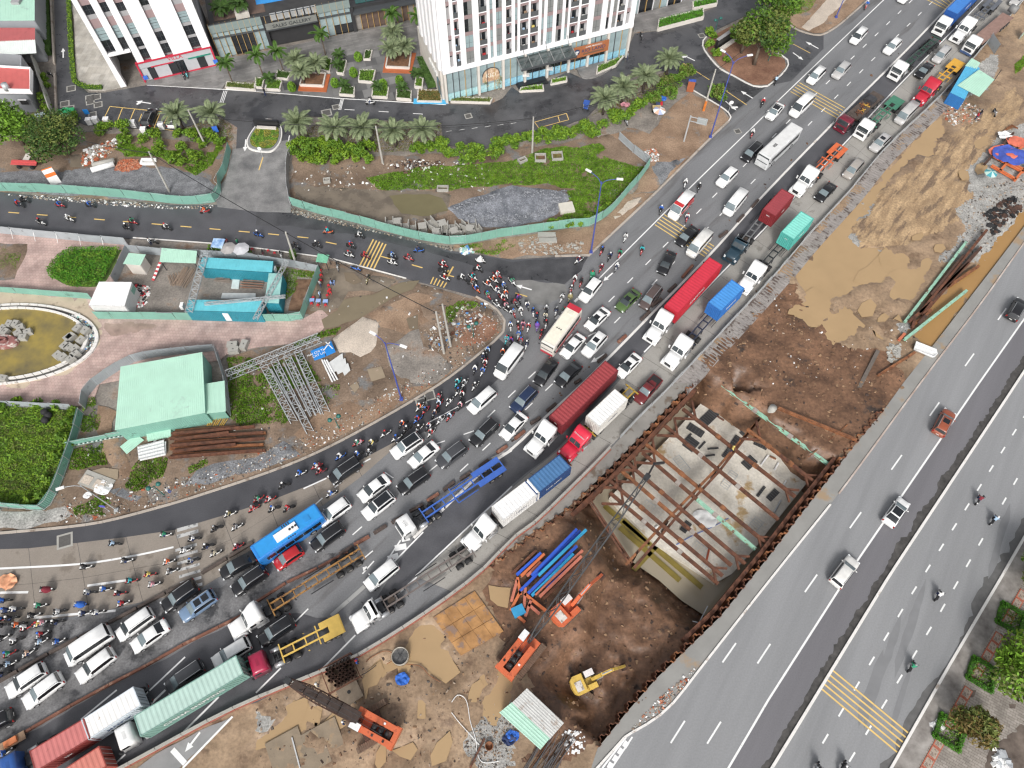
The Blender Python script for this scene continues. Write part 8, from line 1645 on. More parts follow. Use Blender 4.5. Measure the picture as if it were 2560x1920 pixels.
for x in (-.6,.6):MB().lathe([(.3,-.05),(.3,.05)],10,(x,-.4,.3),'y').build('wheel',BLACK,t)
tarp(2,1290,855,.9,.4,jm('blue'),'blue plastic sheet over the stall behind the food cart',.6);tarp(2,980,910,.9,.5,jm('pink'),'pink sheet draped on the hedge below a palm',.5)
t=thing('tricycle_cart','blue-roofed tricycle cart on the estate street','cart',G1(2,640,940),1.3)
MB().box(0,0,.5,1.4,.9,.12).build('bed',mat('cart_blue',(.03,.1,.4),.5),t);MB().box(-.2,0,1.6,1.2,1.1,.06).build('roof',mat('cart_blue',(.03,.1,.4),.5),t);[MB().beam((a*.5-.2,b*.45,.6),(a*.5-.2,b*.45,1.6),.05,.05).build('post',STEEL,t) for a in (-1,1) for b in (-1,1)];[MB().lathe([(.32,-.05),(.32,.05)],10,(x,y,.32),'y').build('wheel',BLACK,t) for x,y in ((-.5,.5),(-.5,-.5),(.9,0))]
t=roofbox('blue_hut','blue hut with mint and blue roof sheets by the far works fence',G(3,1575,800,1700,860,1830,590,1740,520,z=2.4),2.4,mat('roof_azure',(.09,.42,.66),.5,.08),mat('hut_blue',(.03,.16,.42),.5,.1),'hut',.35);sheetroof(t,G(3,1640,730,1830,830,1955,690,1820,605,z=2.7),2.5,2.8,MINT,pitch=.4);sheetroof(t,G(3,1700,575,1800,600,1830,550,1755,510,z=2.3),2.4,2.5,MINT,pitch=.4)
for p in G(3,1830,835,1950,700):MB().beam(p,p+Vector((0,0,2.5)),.1,.1).build('post',STEEL_D,t)
fence('leaning grey hoarding sheets beside the blue hut',G(3,1890,370,1955,470),2.2,GREY_F,2.0);fence('mint hoarding at the far right edge',G(3,2170,340,2205,300),2.2,MINT,2.0)
t=thing('steelwork','orange-painted steel frame beside the far highway edge','frame')
for a,b in (((1930,1430),(2140,1550)),((1990,1370),(2212,1490)),((2080,1400),(2212,1470)),((2160,1300),(2230,1340)),((1870,1420),(2120,1150)),((2000,1480),(2230,1230)),((2130,1560),(2240,1430))):MB().ibeam(G1(3,*a,.5),G1(3,*b,.5),.4,.4).build('beam_length',ORB if a[0]!=1870 else RUST_D,t)
tarp(3,2080,1350,3.0,.6,mat('sheet_blue',(.06,.10,.42),.6,.2),'blue tarpaulin with orange border on the steel frame',.7);tarp(3,2030,1330,2.6,.5,mat('sheet_orange',(.65,.16,.1),.6,.15),'orange tarpaulin under the blue one',.5);tarp(3,2150,1230,2.0,.5,mat('sheet_orange',(.65,.16,.1),.6,.15),'orange tarpaulin at the far frame end',.5);tarp(3,2040,1175,1.3,.3,FAB_W,'white tarpaulin heap beside the steel frame',.7)
umbrella(3,1930,1490,1.1,[mat('canvas_teal',(.06,.3,.36),.8),mat('canvas_mint',(.45,.62,.55),.8)],'teal and mint parasol on the far gravel')
for i,(x0,y0,x1,y1) in enumerate(((2060,1110,2110,1080),(2100,1080,2160,1110),(2040,1130,2120,1090))):steel('far_rail',f'{WORD[i]} rusty rail by the white tarpaulin heap','rail',[(G1(3,x0,y0,.3),G1(3,x1,y1,.3))],.2,.2,RUST_O)
# ================================================================ vegetation
def leafmat(name,c,c2,rough=.6):
 m=mat('leaf_'+name,c,rough,.18,1.3,col2=c2,spec=.25,world=True)
 b=m.node_tree.nodes['Principled BSDF'];b.inputs['Subsurface Weight'].default_value=0.0; return m
LF_Y=leafmat('yellowgreen',(.10,.185,.012),(.20,.315,.03));LF_G=leafmat('green',(.06,.14,.015),(.14,.25,.03));LF_D=leafmat('dark',(.03,.07,.015),(.07,.13,.03));LF_O=leafmat('olive',(.085,.115,.025),(.17,.20,.05));LF_B=leafmat('bright',(.095,.205,.014),(.18,.325,.035));LF_P=leafmat('palm',(.10,.14,.07),(.24,.28,.155));LF_F=leafmat('foxtail',(.03,.075,.015),(.10,.19,.035));LF_R=leafmat('brownish',(.14,.10,.03),(.2,.15,.05));LF_H=leafmat('hedge',(.04,.16,.01),(.09,.26,.02))
BARK=mat('bark',(.13,.10,.075),.9,.25,3,.4,10);BARK_D=mat('bark_dark',(.06,.045,.035),.9,.25,3)
def leafquads(mb,c,s,rnd,flat=.5):
 d=Vector((rnd.gauss(0,1),rnd.gauss(0,1),rnd.gauss(0,1)*flat)).normalized();e=d.cross(Vector((rnd.gauss(0,1),rnd.gauss(0,1),rnd.gauss(0,1)))).normalized()
 mb._add([c-d*s,c+e*s*.45,c+d*s,c-e*s*.45],[(0,1,2,3)])
def blobs(mb,ctr,rx,ry,rz,n,s,rnd,nlob=7,shell=.45,cut=0.0,nm=2):
 lobs=[]
 for i in range(nlob):
  u=rnd.uniform(0,6.28);v=rnd.uniform(-.35,.95);r=math.sqrt(max(0,1-v*v))*rnd.uniform(.45,.72);lobs.append((Vector((cos(u)*r*rx,sin(u)*r*ry,v*.62*rz)),rnd.uniform(.34,.56)))
 for i in range(n):
  lc,lr=lobs[i%nlob];d=Vector((rnd.gauss(0,1),rnd.gauss(0,1),rnd.gauss(0,1))).normalized();k=lr*(1-shell*rnd.random()**2)
  p=lc+Vector((d.x*rx,d.y*ry,d.z*rz))*k
  if p.z<-rz*.75: continue
  mb.cur=int((i%nlob)%nm) if rnd.random()<.75 else rnd.randrange(nm);leafquads(mb,Vector(ctr)+p,s*rnd.uniform(.6,1.3),rnd)
 mb.cur=0
_BV={}
def bush(p,r,h,mats,label,name='bush',n=260,s=.26,var=0,group='bushes'):
 k=(round(r,1),round(h,1),mats[0].name,var)
 if k not in _BV:
  rnd=random.Random(hash((r,h,var))%999);mb=MB();blobs(mb,(0,0,h*.5),r,r,h*.62,int(n*max(.6,r*r)),s,rnd,8);mb.cur=0;ms=MB();[ms.tube((0,0,-.1),(rnd.uniform(-.4,.4)*r,rnd.uniform(-.4,.4)*r,h*.6),.05,.02,5) for _ in range(4)];_BV[k]=(mb.mesh('foliage',mats),ms.mesh('stem',BARK_D))
 t=thing(name,label,'bush',(p.x,p.y,0),RU(0,6),group);put('foliage',_BV[k][0],t);put('stem',_BV[k][1],t); return t
def tree(p,th,r,rz,mats,label,n=2600,s=.34,nlob=14,name='tree',z=0.0,seed=1):
 rnd=random.Random(seed);t=thing(name,label,'tree',(p.x,p.y,z));m=MB();m.smooth= True;m.tube((0,0,-.2),(rnd.uniform(-.3,.3),rnd.uniform(-.3,.3),th),.11*r**.6+.1,.07*r**.6+.05,10);m.build('trunk',BARK,t)
 for i in range(7):a=i*.9+rnd.uniform(-.3,.3);m=MB();mid=Vector((cos(a)*r*.35,sin(a)*r*.35,th+rz*.35));m.tube((0,0,th*.85),mid,.09,.06,6);m.tube(mid,(cos(a)*r*.75,sin(a)*r*.75,th+rz*rnd.uniform(.5,1.0)),.06,.02,5);m.build('limb',BARK,t)
 mb=MB();blobs(mb,(0,0,th+rz*.62),r,r,rz,n,s,rnd,nlob,.5,nm=len(mats));mb.build('crown',mats,t); return t
def frond(L,droop,lw,n,m,name='frond',plume=False):
 mb=MB();pts=[]
 for i in range(n+1):f=i/n;a=R(58)-droop*f;pts.append((pts[-1]+Vector((cos(a),0,sin(a)))*(L/n)) if pts else Vector((0,0,0)))
 for i in range(n):mb.beam(pts[i],pts[i+1],.05*(1-i/n)+.015,.03)
 k=n*3
 for i in range(2,k):
  f=i/k;j=min(n-1,int(f*n));p=pts[j].lerp(pts[j+1],f*n-j);d=(pts[j+1]-pts[j]).normalized();ll=lw*sin(PI*(.12+.85*f))**.7
  for s in ((1,-1,.35,-.35) if plume else (1,-1)):
   tip=p+Vector((0,s,0))*ll*.8+d*ll*.55+Vector((0,0,-.12*ll if not plume else .25*ll*(1-abs(s))*2));w_=.05+.02*L;mb._add([p-d*w_,p+d*w_,tip],[(0,1,2)])
 return mb.mesh(name,m)
FR_D=[frond(3.1,R(70),.62,9,LF_P),frond(3.0,R(105),.58,9,LF_P),frond(2.8,R(140),.55,9,LF_P),frond(2.0,R(25),.45,8,LF_P)]
FR_F=[frond(2.6,R(75),.62,8,LF_F,plume=True),frond(2.5,R(120),.6,8,LF_F,plume=True),frond(2.3,R(160),.55,8,LF_F,plume=True)]
FR_S=[frond(1.5,R(80),.38,7,LF_D),frond(1.4,R(120),.36,7,LF_D),frond(1.2,R(40),.3,7,LF_D)]
def palm(p,h,fr,nf,label,r0=.24,r1=.18,name='date_palm',sc=1.0,z=0.0,group='date palms',bark=BARK_D):
 t=thing(name,label,'palm',(p.x,p.y,z),RU(0,6),group);m=MB();m.smooth= True;n=6
 m.loft([[Vector(((r0+(r1-r0)*i/n)*(1.12 if i%2 else 1)*cos(a),(r0+(r1-r0)*i/n)*(1.12 if i%2 else 1)*sin(a),-.1+(h+.1)*i/n)) for a in [2*PI*k/10 for k in range(10)]] for i in range(n+1)]);m.build('trunk',bark,t)
 for i in range(nf):
  f=i/nf;v=fr[min(len(fr)-1,int(f*len(fr)))] if len(fr)!=4 else (fr[3] if f<.2 else fr[0] if f<.5 else fr[1] if f<.8 else fr[2]);k=sc*RU(.88,1.1)
  put('frond',v,t,(0,0,h-.1+.1*(1-f)),(0,RU(-.12,.12)-.25*(f<.2),i*2.39996+RU(-.15,.15)),scale=(k,k,k))
 return t
DP=[(1,395,1195,'nearest the gate road in the row below the estate street'),(1,715,1240,'second from the gate road in the palm row'),(1,945,1240,'middle of the palm row below the estate street'),(1,1208,1265,'fourth from the gate road in the palm row'),(1,1455,1255,'at the tower end of the palm row'),(0,1590,1120,'left of the pair beside the parking bays'),(0,1885,1110,'right of the pair beside the gate road'),(2,785,985,'nearest the parking box in the east palm group'),(2,945,890,'second in the east palm group'),(2,1130,795,'third in the east palm group'),(2,1330,650,'farthest up in the east palm group'),(1,420,735,'front one in the left orange-edged planter'),(1,545,668,'right one in the left orange-edged planter'),(1,375,640,'rear one beside the left orange-edged planter'),(1,1185,545,'left one in the right orange-edged planter'),(1,1297,525,'right one in the right orange-edged planter'),(1,1200,400,'rear one behind the right orange-edged planter')]
for n,x,y,lb in DP:palm(G1(n,x,y),3.4 if y>900 or n==2 else 3.0,FR_D,42,'date palm '+lb,sc=1.08 if n!=1 or y>900 else .92)
for i,(n,x,y,lb) in enumerate(((1,62,655,'by the low planters near the tower'),(1,238,622,'before the gallery sign, paler green'),(1,602,475,'beside the gallery glass corner'),(1,1200,300,'before the brown cafe'),(1,1420,320,'in the shade of the apartment tower'),(0,2015,725,'at the corner of the red-framed shop'))):palm(G1(n,x,y),4.4,FR_F,15,'slim foxtail palm '+lb,.13,.1,'foxtail_palm',.95,0,'foxtail palms',BARK)
for i,(x,y) in enumerate(((130,720),(725,520),(715,600),(770,780),(1060,790),(1270,800),(1400,680))):palm(G1(1,x,y),.7,FR_S,22,f'{WORD[i]} small pygmy palm from the left in the plaza planters',.1,.1,'pygmy_palm',1.1,.4,'pygmy palms')
dp=S0+Vector((cos(hS)*3.0-sin(hS)*5,sin(hS)*3.0+cos(hS)*5,0));palm(dp,1.6,FR_S,40,'shaggy palm on the gallery roof next to the tower',.2,.2,'roof_palm',1.7,5);dp=S0+Vector((cos(hS)*6.6-sin(hS)*4.2,sin(hS)*6.6+cos(hS)*4.2,0));palm(dp,2.0,FR_S,44,'shaggy palm in the roof planter by the pool',.2,.2,'roof_palm',1.8,5.4)
o=MB().box(0,0,5,2.6,2.2,1.2).build('roof_planter',WALL_C, None,(dp.x,dp.y,0),(0,0,hS));tag(o,'cream planter box on the gallery roof edge','planter')
def planter(n,f,h,label,m_=WALL_C,soil=LF_D,rim=.25,name='planter',fill='leaf'):
 q=G(n,*f);t=thing(name,label,'planter');c=sum(q,Vector())/4
 for i in range(4):MB().wallrun([q[i]+(c-q[i]).normalized()*rim*.7,q[(i+1)%4]+(c-q[(i+1)%4]).normalized()*rim*.7],h,rim).build('wall',m_,t)
 qi=[p+(c-p).normalized()*rim for p in q];MB().prism(qi,0,h-.15).build('soil',GRASSG if fill!='soil' else MUD_D,t)
 if fill=='leaf':
  rnd=random.Random(int(c.x*10));mb=MB();x0,y0,x1,y1=bbox(qi)
  for _ in range(int((x1-x0)*(y1-y0)*55)):
   p=Vector((rnd.uniform(x0,x1),rnd.uniform(y0,y1),0))
   if inside(p,qi):leafquads(mb,p+Vector((0,0,h+rnd.uniform(-.1,.25))),.16,rnd)
  mb.build('leaves',soil,t)
 return t
for i,(f,h) in enumerate((((80,790,215,795,235,715,110,700),.6),((720,835,855,845,860,770,740,760),.6),((1000,855,1140,860,1155,770,1010,760),.6),((1210,870,1345,880,1350,800,1215,790),.6),((885,720,1015,730,1040,620,900,620),.6),((700,650,760,660,790,540,740,530),.6),((1370,770,1440,775,1450,690,1385,680),.6),((930,530,990,530,1010,445,950,445),.5),((0,770,60,775,80,690,0,680),.5),((170,690,280,700,320,640,190,620),.5),((560,620,640,640,660,520,580,500),.5))):planter(1,f,h,f'{WORD[i]} pale stone planter with low plants on the plaza',soil=LF_D if i%2 else LF_G)
for f,f2,lb in (((365,790,610,800,645,650,400,640),(380,755,590,765,615,650,410,645),'left orange-edged palm planter on the plaza'),((1095,630,1340,640,1385,465,1130,455),(1120,600,1330,610,1350,460,1145,460),'right orange-edged palm planter on the plaza')):
 t=planter(1,f2,.7,lb,WALL_C,fill='soil');MB().prism(G(1,*f),0,.22).build('orange_step',mat('step_orange',(.42,.12,.045),.6,.08,1.5),t)
for i,(x,y) in enumerate(((320,790),(690,755),(890,530),(850,665),(1105,765),(1245,735))):t=thing('topiary',f'{WORD[i]} egg-shaped clipped shrub from the left on the plaza','shrub',G1(1,x,y));mb=MB();rnd=random.Random(i);[leafquads(mb,Vector((sin(v)*cos(u)*.75,sin(v)*sin(u)*.75,.9-1.0*cos(v)*(1.15 if v>1.57 else .8))),.15,rnd) for u,v in [(rnd.uniform(0,6.28),math.acos(rnd.uniform(-1,1))) for _ in range(700)]];m=MB();m.smooth= True;m.ball((0,0,.9),.68,.68,.9,10,7);m.build('core',LF_D,t);mb.build('foliage',LF_B,t)
planter(0,(1950,770,2212,790,2212,740,1960,720),.5,'long low planter edging the forecourt',soil=LF_O);planter(1,(1390,890,1610,895,1600,790,1400,790),.5,'red-leaved planter at the tower corner',soil=LF_R);planter(2,(1250,275,1655,170,1650,100,1260,195),.8,'long hedge planter right of the tower',soil=LF_H);planter(2,(1555,100,1770,55,1770,-5,1550,45),.8,'shorter hedge planter at the top edge',soil=LF_H);planter(2,(725,655,900,580,970,490,730,590),.5,'curved planting at the tower entrance',soil=LF_G)
planter(1,(1680,890,2030,900,2050,860,1680,850),.45,'round-shrub border below the arched window',soil=LF_O);planter(2,(60,800,280,790,270,740,70,770),.4,'small flower boxes by the cafe tables',soil=LF_B);planter(2,(330,740,480,710,475,670,335,700),.4,'second flower boxes by the cafe tables',soil=LF_B)
o=MB().box(0,0,.0,6.5,1.4,.1).build('blue_mat',mat('mat_blue',(.08,.42,.7),.6,.1), None,G1(1,1510,880)+Vector((0,0,.08)),(0,0,.0));tag(o,'bright blue painted bays at the tower corner','mat')
HB_=[('t',1,[(350,1310),(410,1260),(480,1310),(560,1280),(620,1340),(690,1300),(760,1360),(830,1310),(900,1370),(960,1300),(980,1400),(450,1380),(570,1400),(700,1420)],1.5,2.2,'hedge below the palm row'),('u',1,[(1400,1320),(1510,1290),(1610,1280),(1680,1350),(1760,1300),(1830,1390),(1900,1310),(1960,1380),(2060,1340),(2110,1260),(2170,1240)],1.4,1.8,'hedge between palms and grass'),('v',2,[(30,1260),(110,1210),(180,1240),(260,1190),(330,1230),(400,1180),(480,1200),(560,1150),(640,1140),(690,1180),(780,1110),(870,1050),(950,1030),(1040,990),(1110,940)],1.4,1.8,'hedge along the estate street'),('w',2,[(1210,860),(1270,810),(1330,770),(1390,740),(1440,700),(1500,670),(1360,830),(1240,900),(1770,860),(1760,800)],1.5,2.0,'thicket beside the east palms'),('x',0,[(880,1150),(960,1120),(1090,1140),(1100,1240),(1240,1230),(1360,1200),(1380,1300),(1580,1290),(1700,1390),(1520,1400),(1600,1430),(1830,1200),(1900,1240),(1560,1180),(1680,1200),(640,1050),(1750,1270)],1.3,1.8,'plot below the parking bays'),('y',0,[(400,690),(420,760),(400,880),(415,950)],1.0,1.5,'strip between houses and lane'),('z',2,[(1700,400),(1730,330),(1760,480),(1700,300),(1850,540)],1.1,1.3,'tree island nose')]
for k,n,pts,r,h,lb in HB_:
 for i,(x,y) in enumerate(pts):bush(G1(n,x,y),r*[1,.8,1.15][i%3],h*[1,1.15,.85][(i*2)%3],[LF_Y,LF_G] if k!='w' else [LF_G,LF_O],f'{(WORD + ["thirteenth", "fourteenth", "fifteenth", "sixteenth", "last"])[i]} bush of the {lb}',var=i%3)
for i,(x,y) in enumerate(((60,210),(170,175),(340,190),(520,195),(650,250),(600,350),(560,480),(500,640),(430,830),(390,990),(280,1030),(620,520))):bush(G1(8,x,y),.9,1.4,[LF_G,LF_Y],f'{WORD[i]} creeper clump over the overgrown garden hoarding','creeper',var=i%3)
for i,(x,y) in enumerate(((1850,530),(1920,540),(2010,545),(2090,555),(2165,560))):bush(G1(4,x,y),.6,1.8,[LF_G,LF_D],f'{WORD[i]} creeper on the grey hoarding behind the teal cabin','creeper',var=i%2)
for i,(x,y) in enumerate(((330,300),(430,290),(500,300),(600,280),(660,260),(740,180),(820,150))):bush(G1(6,x,y),1.0,1.5,[LF_Y,LF_G],f'{WORD[i]} creeper clump on the curved hoarding near the avenue','creeper',var=i%3)
bush(G1(5,350,600),.8,2.6,[LF_G,LF_D],'vine climbing the leaning utility pole','creeper')
tree(G1(0,200,1250),3.0,5.0,3.4,[LF_B,LF_G],'bright green broad tree at the left edge',4200,.32,16,seed=2);tree(G1(0,600,1330),2.4,5.6,3.2,[LF_D,LF_O,LF_D],'dark green dome-shaped tree beside the bright one',6200,.26,18,seed=3)
tree(G1(2,2090,560),4.0,5.0,4.2,[LF_O,LF_D,LF_G],'large tree on the tree island',4600,.36,16,seed=4);tree(G1(2,2190,300),4.5,5.2,4.4,[LF_G,LF_O,LF_D],'large tree behind on the tree island',4600,.36,16,seed=5);tree(G1(3,60,60),4.0,4.5,4.0,[LF_D,LF_G],'tree at the top edge beside the far island',3600,.36,14,seed=6);tree(G1(2,1980,460),2.6,3.0,2.8,[LF_G,LF_O],'smaller tree at the tree island nose',2000,.34,10,seed=7)
tree(G1(15,2290,180),2.6,3.4,2.8,[LF_Y,LF_O],'footway tree at the right edge',2600,.3,11,seed=8);tree(G1(15,2070,840),2.4,4.0,3.0,[LF_Y,LF_B,LF_O],'large yellow-green footway tree',3600,.3,13,seed=9);tree(G1(15,1690,1310),1.6,2.6,2.0,[LF_O,LF_R],'olive-brown small footway tree',1900,.27,9,seed=10);tree(G1(11,2280,1640),2.4,2.8,2.4,[LF_Y,LF_G],'footway tree cut off by the right edge',1800,.3,9,seed=12);tree(G1(15,2270,1000),2.0,2.4,2.2,[LF_O,LF_Y],'olive footway tree half out of the picture',1500,.3,9,seed=13)
for n,x,y,lb in ((15,2090,370,'upper square clipped hedge on the footway'),(15,1840,850,'middle square clipped hedge on the footway'),(15,1560,1350,'lower square clipped hedge on the footway')):
 p=G1(n,x,y);t=thing('square_hedge',lb,'hedge',(p.x,p.y,0),.97)
 for k in range(4):
  mb=MB();rnd=random.Random(k);a=k*PI/2
  for _ in range(420):u,v,z=rnd.uniform(-1.55,1.55),1.35+rnd.uniform(-.3,.3),rnd.uniform(.1,.6);leafquads(mb,Vector((u*cos(a)-v*sin(a),u*sin(a)+v*cos(a),z)),.13,rnd)
  mb.build('hedge_side',LF_H,t);MB().box(-1.35*sin(a),1.35*cos(a),0,2.9 if k%2==0 else .45,.45 if k%2==0 else 2.9,.5).build('hedge_core',LF_D,t)
 mb=MB();rnd=random.Random(9);[leafquads(mb,Vector((rnd.uniform(-1,1),rnd.uniform(-1,1),rnd.uniform(.1,.4))),.14,rnd) for _ in range(260)];mb.build('inner_leaves',LF_G,t)
def cover(name,label,poly,dens,s,h,mats,wb=.8,thr=-.9,f=.25,z0=.05,up=True):
 q=wob(poly,wb,1.2,len(label),.3) if wb else poly;rnd=random.Random(len(label));mb=MB();x0,y0,x1,y1=bbox(q);n=int((x1-x0)*(y1-y0)*dens)
 for _ in range(n):
  x,y=rnd.uniform(x0,x1),rnd.uniform(y0,y1);k=N(x,y,f,3)+.5*N(x,y,f*3.5,5)
  if k<thr+rnd.uniform(-.15,.15) or not inside((x,y),q): continue
  mb.cur=rnd.randrange(len(mats)) if rnd.random()<.4 else int((N(x,y,.5,9)*.5+.5)*len(mats))%len(mats);hh=h*(.5+.8*max(0,.5+.6*N(x,y,.6,7)))
  if up:a=rnd.uniform(0,6.28);d=Vector((cos(a),sin(a),0))*s;b=Vector((x,y,z0-.05));mb._add([b-d,b+d,b+Vector((rnd.uniform(-1,1)*s,rnd.uniform(-1,1)*s,hh))],[(0,1,2)])
  else:leafquads(mb,Vector((x,y,z0+rnd.uniform(.3,1)*hh)),s*rnd.uniform(.7,1.3),rnd,.35)
 o=mb.build(name,mats); return tag(o,label,'grass' if name=='grass' else 'ground cover', None,'stuff')
gp=cover
GR=[LF_G,LF_B,LF_Y]
gp('ground_cover','dense green ground cover in the overgrown garden',G(8,-100,195,640,235,690,300,620,560,430,1010,240,1050,-100,1020),75,.15,.5,[LF_G,LF_B,LF_Y,LF_O,LF_B],0,-.7,up=False);gp('ground_cover','dense green ground cover on the plaza bed',G(4,410,690,520,555,650,495,1055,495,910,775,820,835,620,832,465,765),90,.15,.6,[LF_G,LF_H,LF_B],.4,-.75,z0=.4,up=False)
gp('grass','bright grass on the middle plot',G(1,950,1540,1400,1450,2212,1390)+G(2,0,1390,300,1290,760,1240,820,1290,740,1340,900,1390,1090,1440,1170,1440,1050,1560,980,1659)+G(6,960,0,850,130,700,260,560,260,400,240,520,100,480,0)+G(2,560,1640,300,1590,0,1600)+G(1,2212,1580,1700,1640,1050,1640),130,.11,.24,[LF_B,LF_G,LF_B,LF_Y],.8,-.5)
gp('grass','grass below the curved hoarding at the junction',G(5,1750,470,1990,440,2212,395)+G(6,60,400,60,460)+G(5,2212,480,2080,540,1900,520),80,.11,.25,GR,.6,-.1);gp('grass','grass in the west plot',G(0,950,1260,1150,1220,1300,1300,1830,1320,1880,1230,1930,1280,1840,1430,1700,1510,1480,1430,1400,1350,1100,1350),95,.11,.3,GR,.8,-.15);gp('grass','olive lawn below the palm row',G(1,330,1200,560,1040,1600,1060,1620,1240,1340,1310,1000,1320,420,1250),40,.1,.14,[LF_O,LF_R,LF_O],.2,-.9);gp('grass','olive lawn by the east palms',G(2,680,1000,900,850,1140,700,1330,620,1400,660,1160,830,960,940),40,.1,.14,[LF_O,LF_R],.2,-.9);gp('grass','olive lawn beside the parking bays',G(0,1550,1120,1900,1010,2000,1080,2020,1200,1960,1250,1560,1170),40,.1,.14,[LF_O,LF_R,LF_G],.2,-.9)
gp('grass','grass around the trusses',G(4,1960,1430)+G(5,0,1440,60,1550,380,1400,560,1620)+G(9,200,100,280,330,200,370,0,320)+G(8,2100,370,1995,300,1970,0),95,.11,.28,GR,.5,-.3);gp('grass','weeds beside the lying trusses',G(9,530,0,740,10,700,130,600,190),45,.12,.3,GR,.6,-.3);gp('grass','weeds along the pink paving edge',G(5,310,1320,560,1215,740,1170,690,1230,480,1290,330,1350),100,.11,.28,GR,.4,-.4)
gp('grass','grass in the compound corner',G(5,170,645,510,690,490,750,350,735,370,850,250,940,190,800),100,.11,.28,GR,.3,-.8);gp('grass','patchy grass on the plaza side bed',G(4,-60,460,210,460,120,740,-60,740),80,.11,.2,GR,.5,.02);gp('grass','grass right of the garden hoarding',G(8,620,570,890,500,930,680,760,730,600,740),95,.11,.28,GR,.6,-.4);gp('grass','grass beside the white panel stack',G(8,1200,660,1450,640,1400,800,1180,930,1070,890),95,.11,.25,GR,.6,-.4);gp('grass','grass strip by the gravel',G(8,1620,740,1780,640,1800,690,1650,770),95,.11,.22,GR,.5,-.5);gp('grass','grass at the leaning lamp post',G(8,640,1090,850,960,980,980,960,1130,660,1130),95,.11,.25,GR,.6,-.25);gp('grass','grass left of the big mint shed',G(8,720,130,820,110,860,240,850,400,700,420),95,.11,.25,GR,.5,-.3);gp('grass','weeds on the island tip',G(5,1640,1000,1760,950,1950,950,1940,1000,1760,1020,1660,1180),95,.11,.3,GR,.5,-.2);gp('grass','grass on the far island',G(3,120,0,440,-50,360,100,250,130),95,.11,.25,GR,.5,-.4);gp('grass','low weeds at the far works edge',G(3,2130,560,2212,480,2230,560,2150,640),95,.11,.25,GR,.6,-.3)
q=smoothline(G(1,20,1060,100,1032,190,1060,228,1130,215,1230,150,1310,60,1320)+G(0,2150,1290,2140,1200)+G(1,20,1060),4)
t=thing('oval_island','oval planted island with a black sign wall in the gate road','planter');MB().prism(q,-.05,.22).build('kerb',KERB_W,t);c=sum(q,Vector())/len(q);MB().prism([p.lerp(c,.07) for p in q],.1,.26).build('stone_top',mat('stone_grey',(.22,.22,.215),.7),t);MB().prism([p.lerp(c,.2) for p in q],.1,.35).build('bed',GRASSG,t)
mb=MB();rnd=random.Random(4);qq=[p.lerp(c,.2) for p in q];x0,y0,x1,y1=bbox(qq)
for _ in range(2600):
 p=Vector((rnd.uniform(x0,x1),rnd.uniform(y0,y1),.4))
 if inside(p,qq):mb.cur=0 if abs(N(p.x,p.y,.5,2))<.2 else 1;leafquads(mb,p,.12,rnd)
mb.build('plants',[LF_B,mat('leaf_lemon',(.3,.27,.04),.6)],t);p=G1(1,100,1120);MB().box(p.x,p.y+.6,.2,4.6,.5,1.5,-.08).build('sign_wall',mat('sign_black',(.02,.02,.022),.3),t);MB().box(p.x,p.y-.1,.2,3.6,.5,.5,-.08).build('bench_step',WALL_C,t)
t=thing('sign_wall','dark angled sign wall on the tree island nose','sign wall',G1(2,1830,380),.75);MB().box(0,0,0,5.4,.5,2.2).build('wall',mat('sign_black',(.02,.02,.022),.3),t);MB().box(0,-.9,0,4.6,.7,.6).build('planter',WALL_C,t);MB().box(0,0,2.2,5.6,.7,.1).build('cap',WALL_GR,t)
# ================================================================ poles, lamps, wires, rubble and other small things
def height_at(b,n,x,y):
 py=(n//4)*480+y*K;v=(960-py)/CAM_F;k=b.y*(_c-v*_s)/(_s+v*_c); return CAM_H-k
def lamp(n,x,y,n2,x2,y2,label,m_,heads,r=.13,lampl=1.0):
 b=G1(n,x,y);h=max(3.,height_at(b,n2,x2,y2));t=thing('street_lamp',label,'lamp',b,0,'street lamps');m=MB();m.tube((0,0,0),(0,0,h),r,r*.55,10);m.build('pole',m_,t);MB().box(0,0,0,.5,.5,.35).build('base',m_,t)
 for a,l in heads:
  m=MB();pts=[Vector((0,0,h-.6)),Vector((cos(a)*l*.3,sin(a)*l*.3,h+.3)),Vector((cos(a)*l,sin(a)*l,h+.75))];m.path(smoothline([Vector(p) for p in pts],4),.05,6);o=m.build('arm',m_,t);e=pts[-1];MB().box(cos(a)*(l+.35*lampl),sin(a)*(l+.35*lampl),h+.7,.95*lampl,.35,.14,a).build('lamp_head',FAB_W,o)
 return t
lamp(2,1712,1190,2,1925,530,'tall blue twin-arm lamp on the east verge',POLE_B,((.2,2.2),(2.4,2.0)));lamp(6,682,525,2,765,1570,'tall blue twin-arm lamp at the junction kerb',POLE_B,((-.1,2.2),(2.5,2.0)));lamp(9,1258,135,5,1120,1300,'tall blue lamp on the works island',POLE_B,((-.4,2.4),(2.6,1.4)));lamp(3,585,155,3,650,-20,'tall blue lamp on the far island',POLE_B,((.2,2.2),));lamp(8,1012,1092,8,695,875,'grey lamp post leaning over the curved kerb',STEEL,((3.5,1.6),),.1)
def plamp(n,x,y,label):
 t=thing('park_lamp',label,'lamp',G1(n,x,y),.5,'green park lamps');GRN=mat('lamp_green',(.02,.13,.11),.5);MB().tube((0,0,0),(0,0,3.4),.08,.05,8).build('pole',GRN,t)
 for s in (1,-1):MB().beam((0,0,3.2),(s*.6,0,3.3),.05,.05).build('arm',GRN,t);m=MB();m.smooth= True;m.lathe([(.02,.35),(.3,.2),(.34,0),(.2,-.15)],10,(s*.65,0,3.35));m.build('shade',GRN,t)
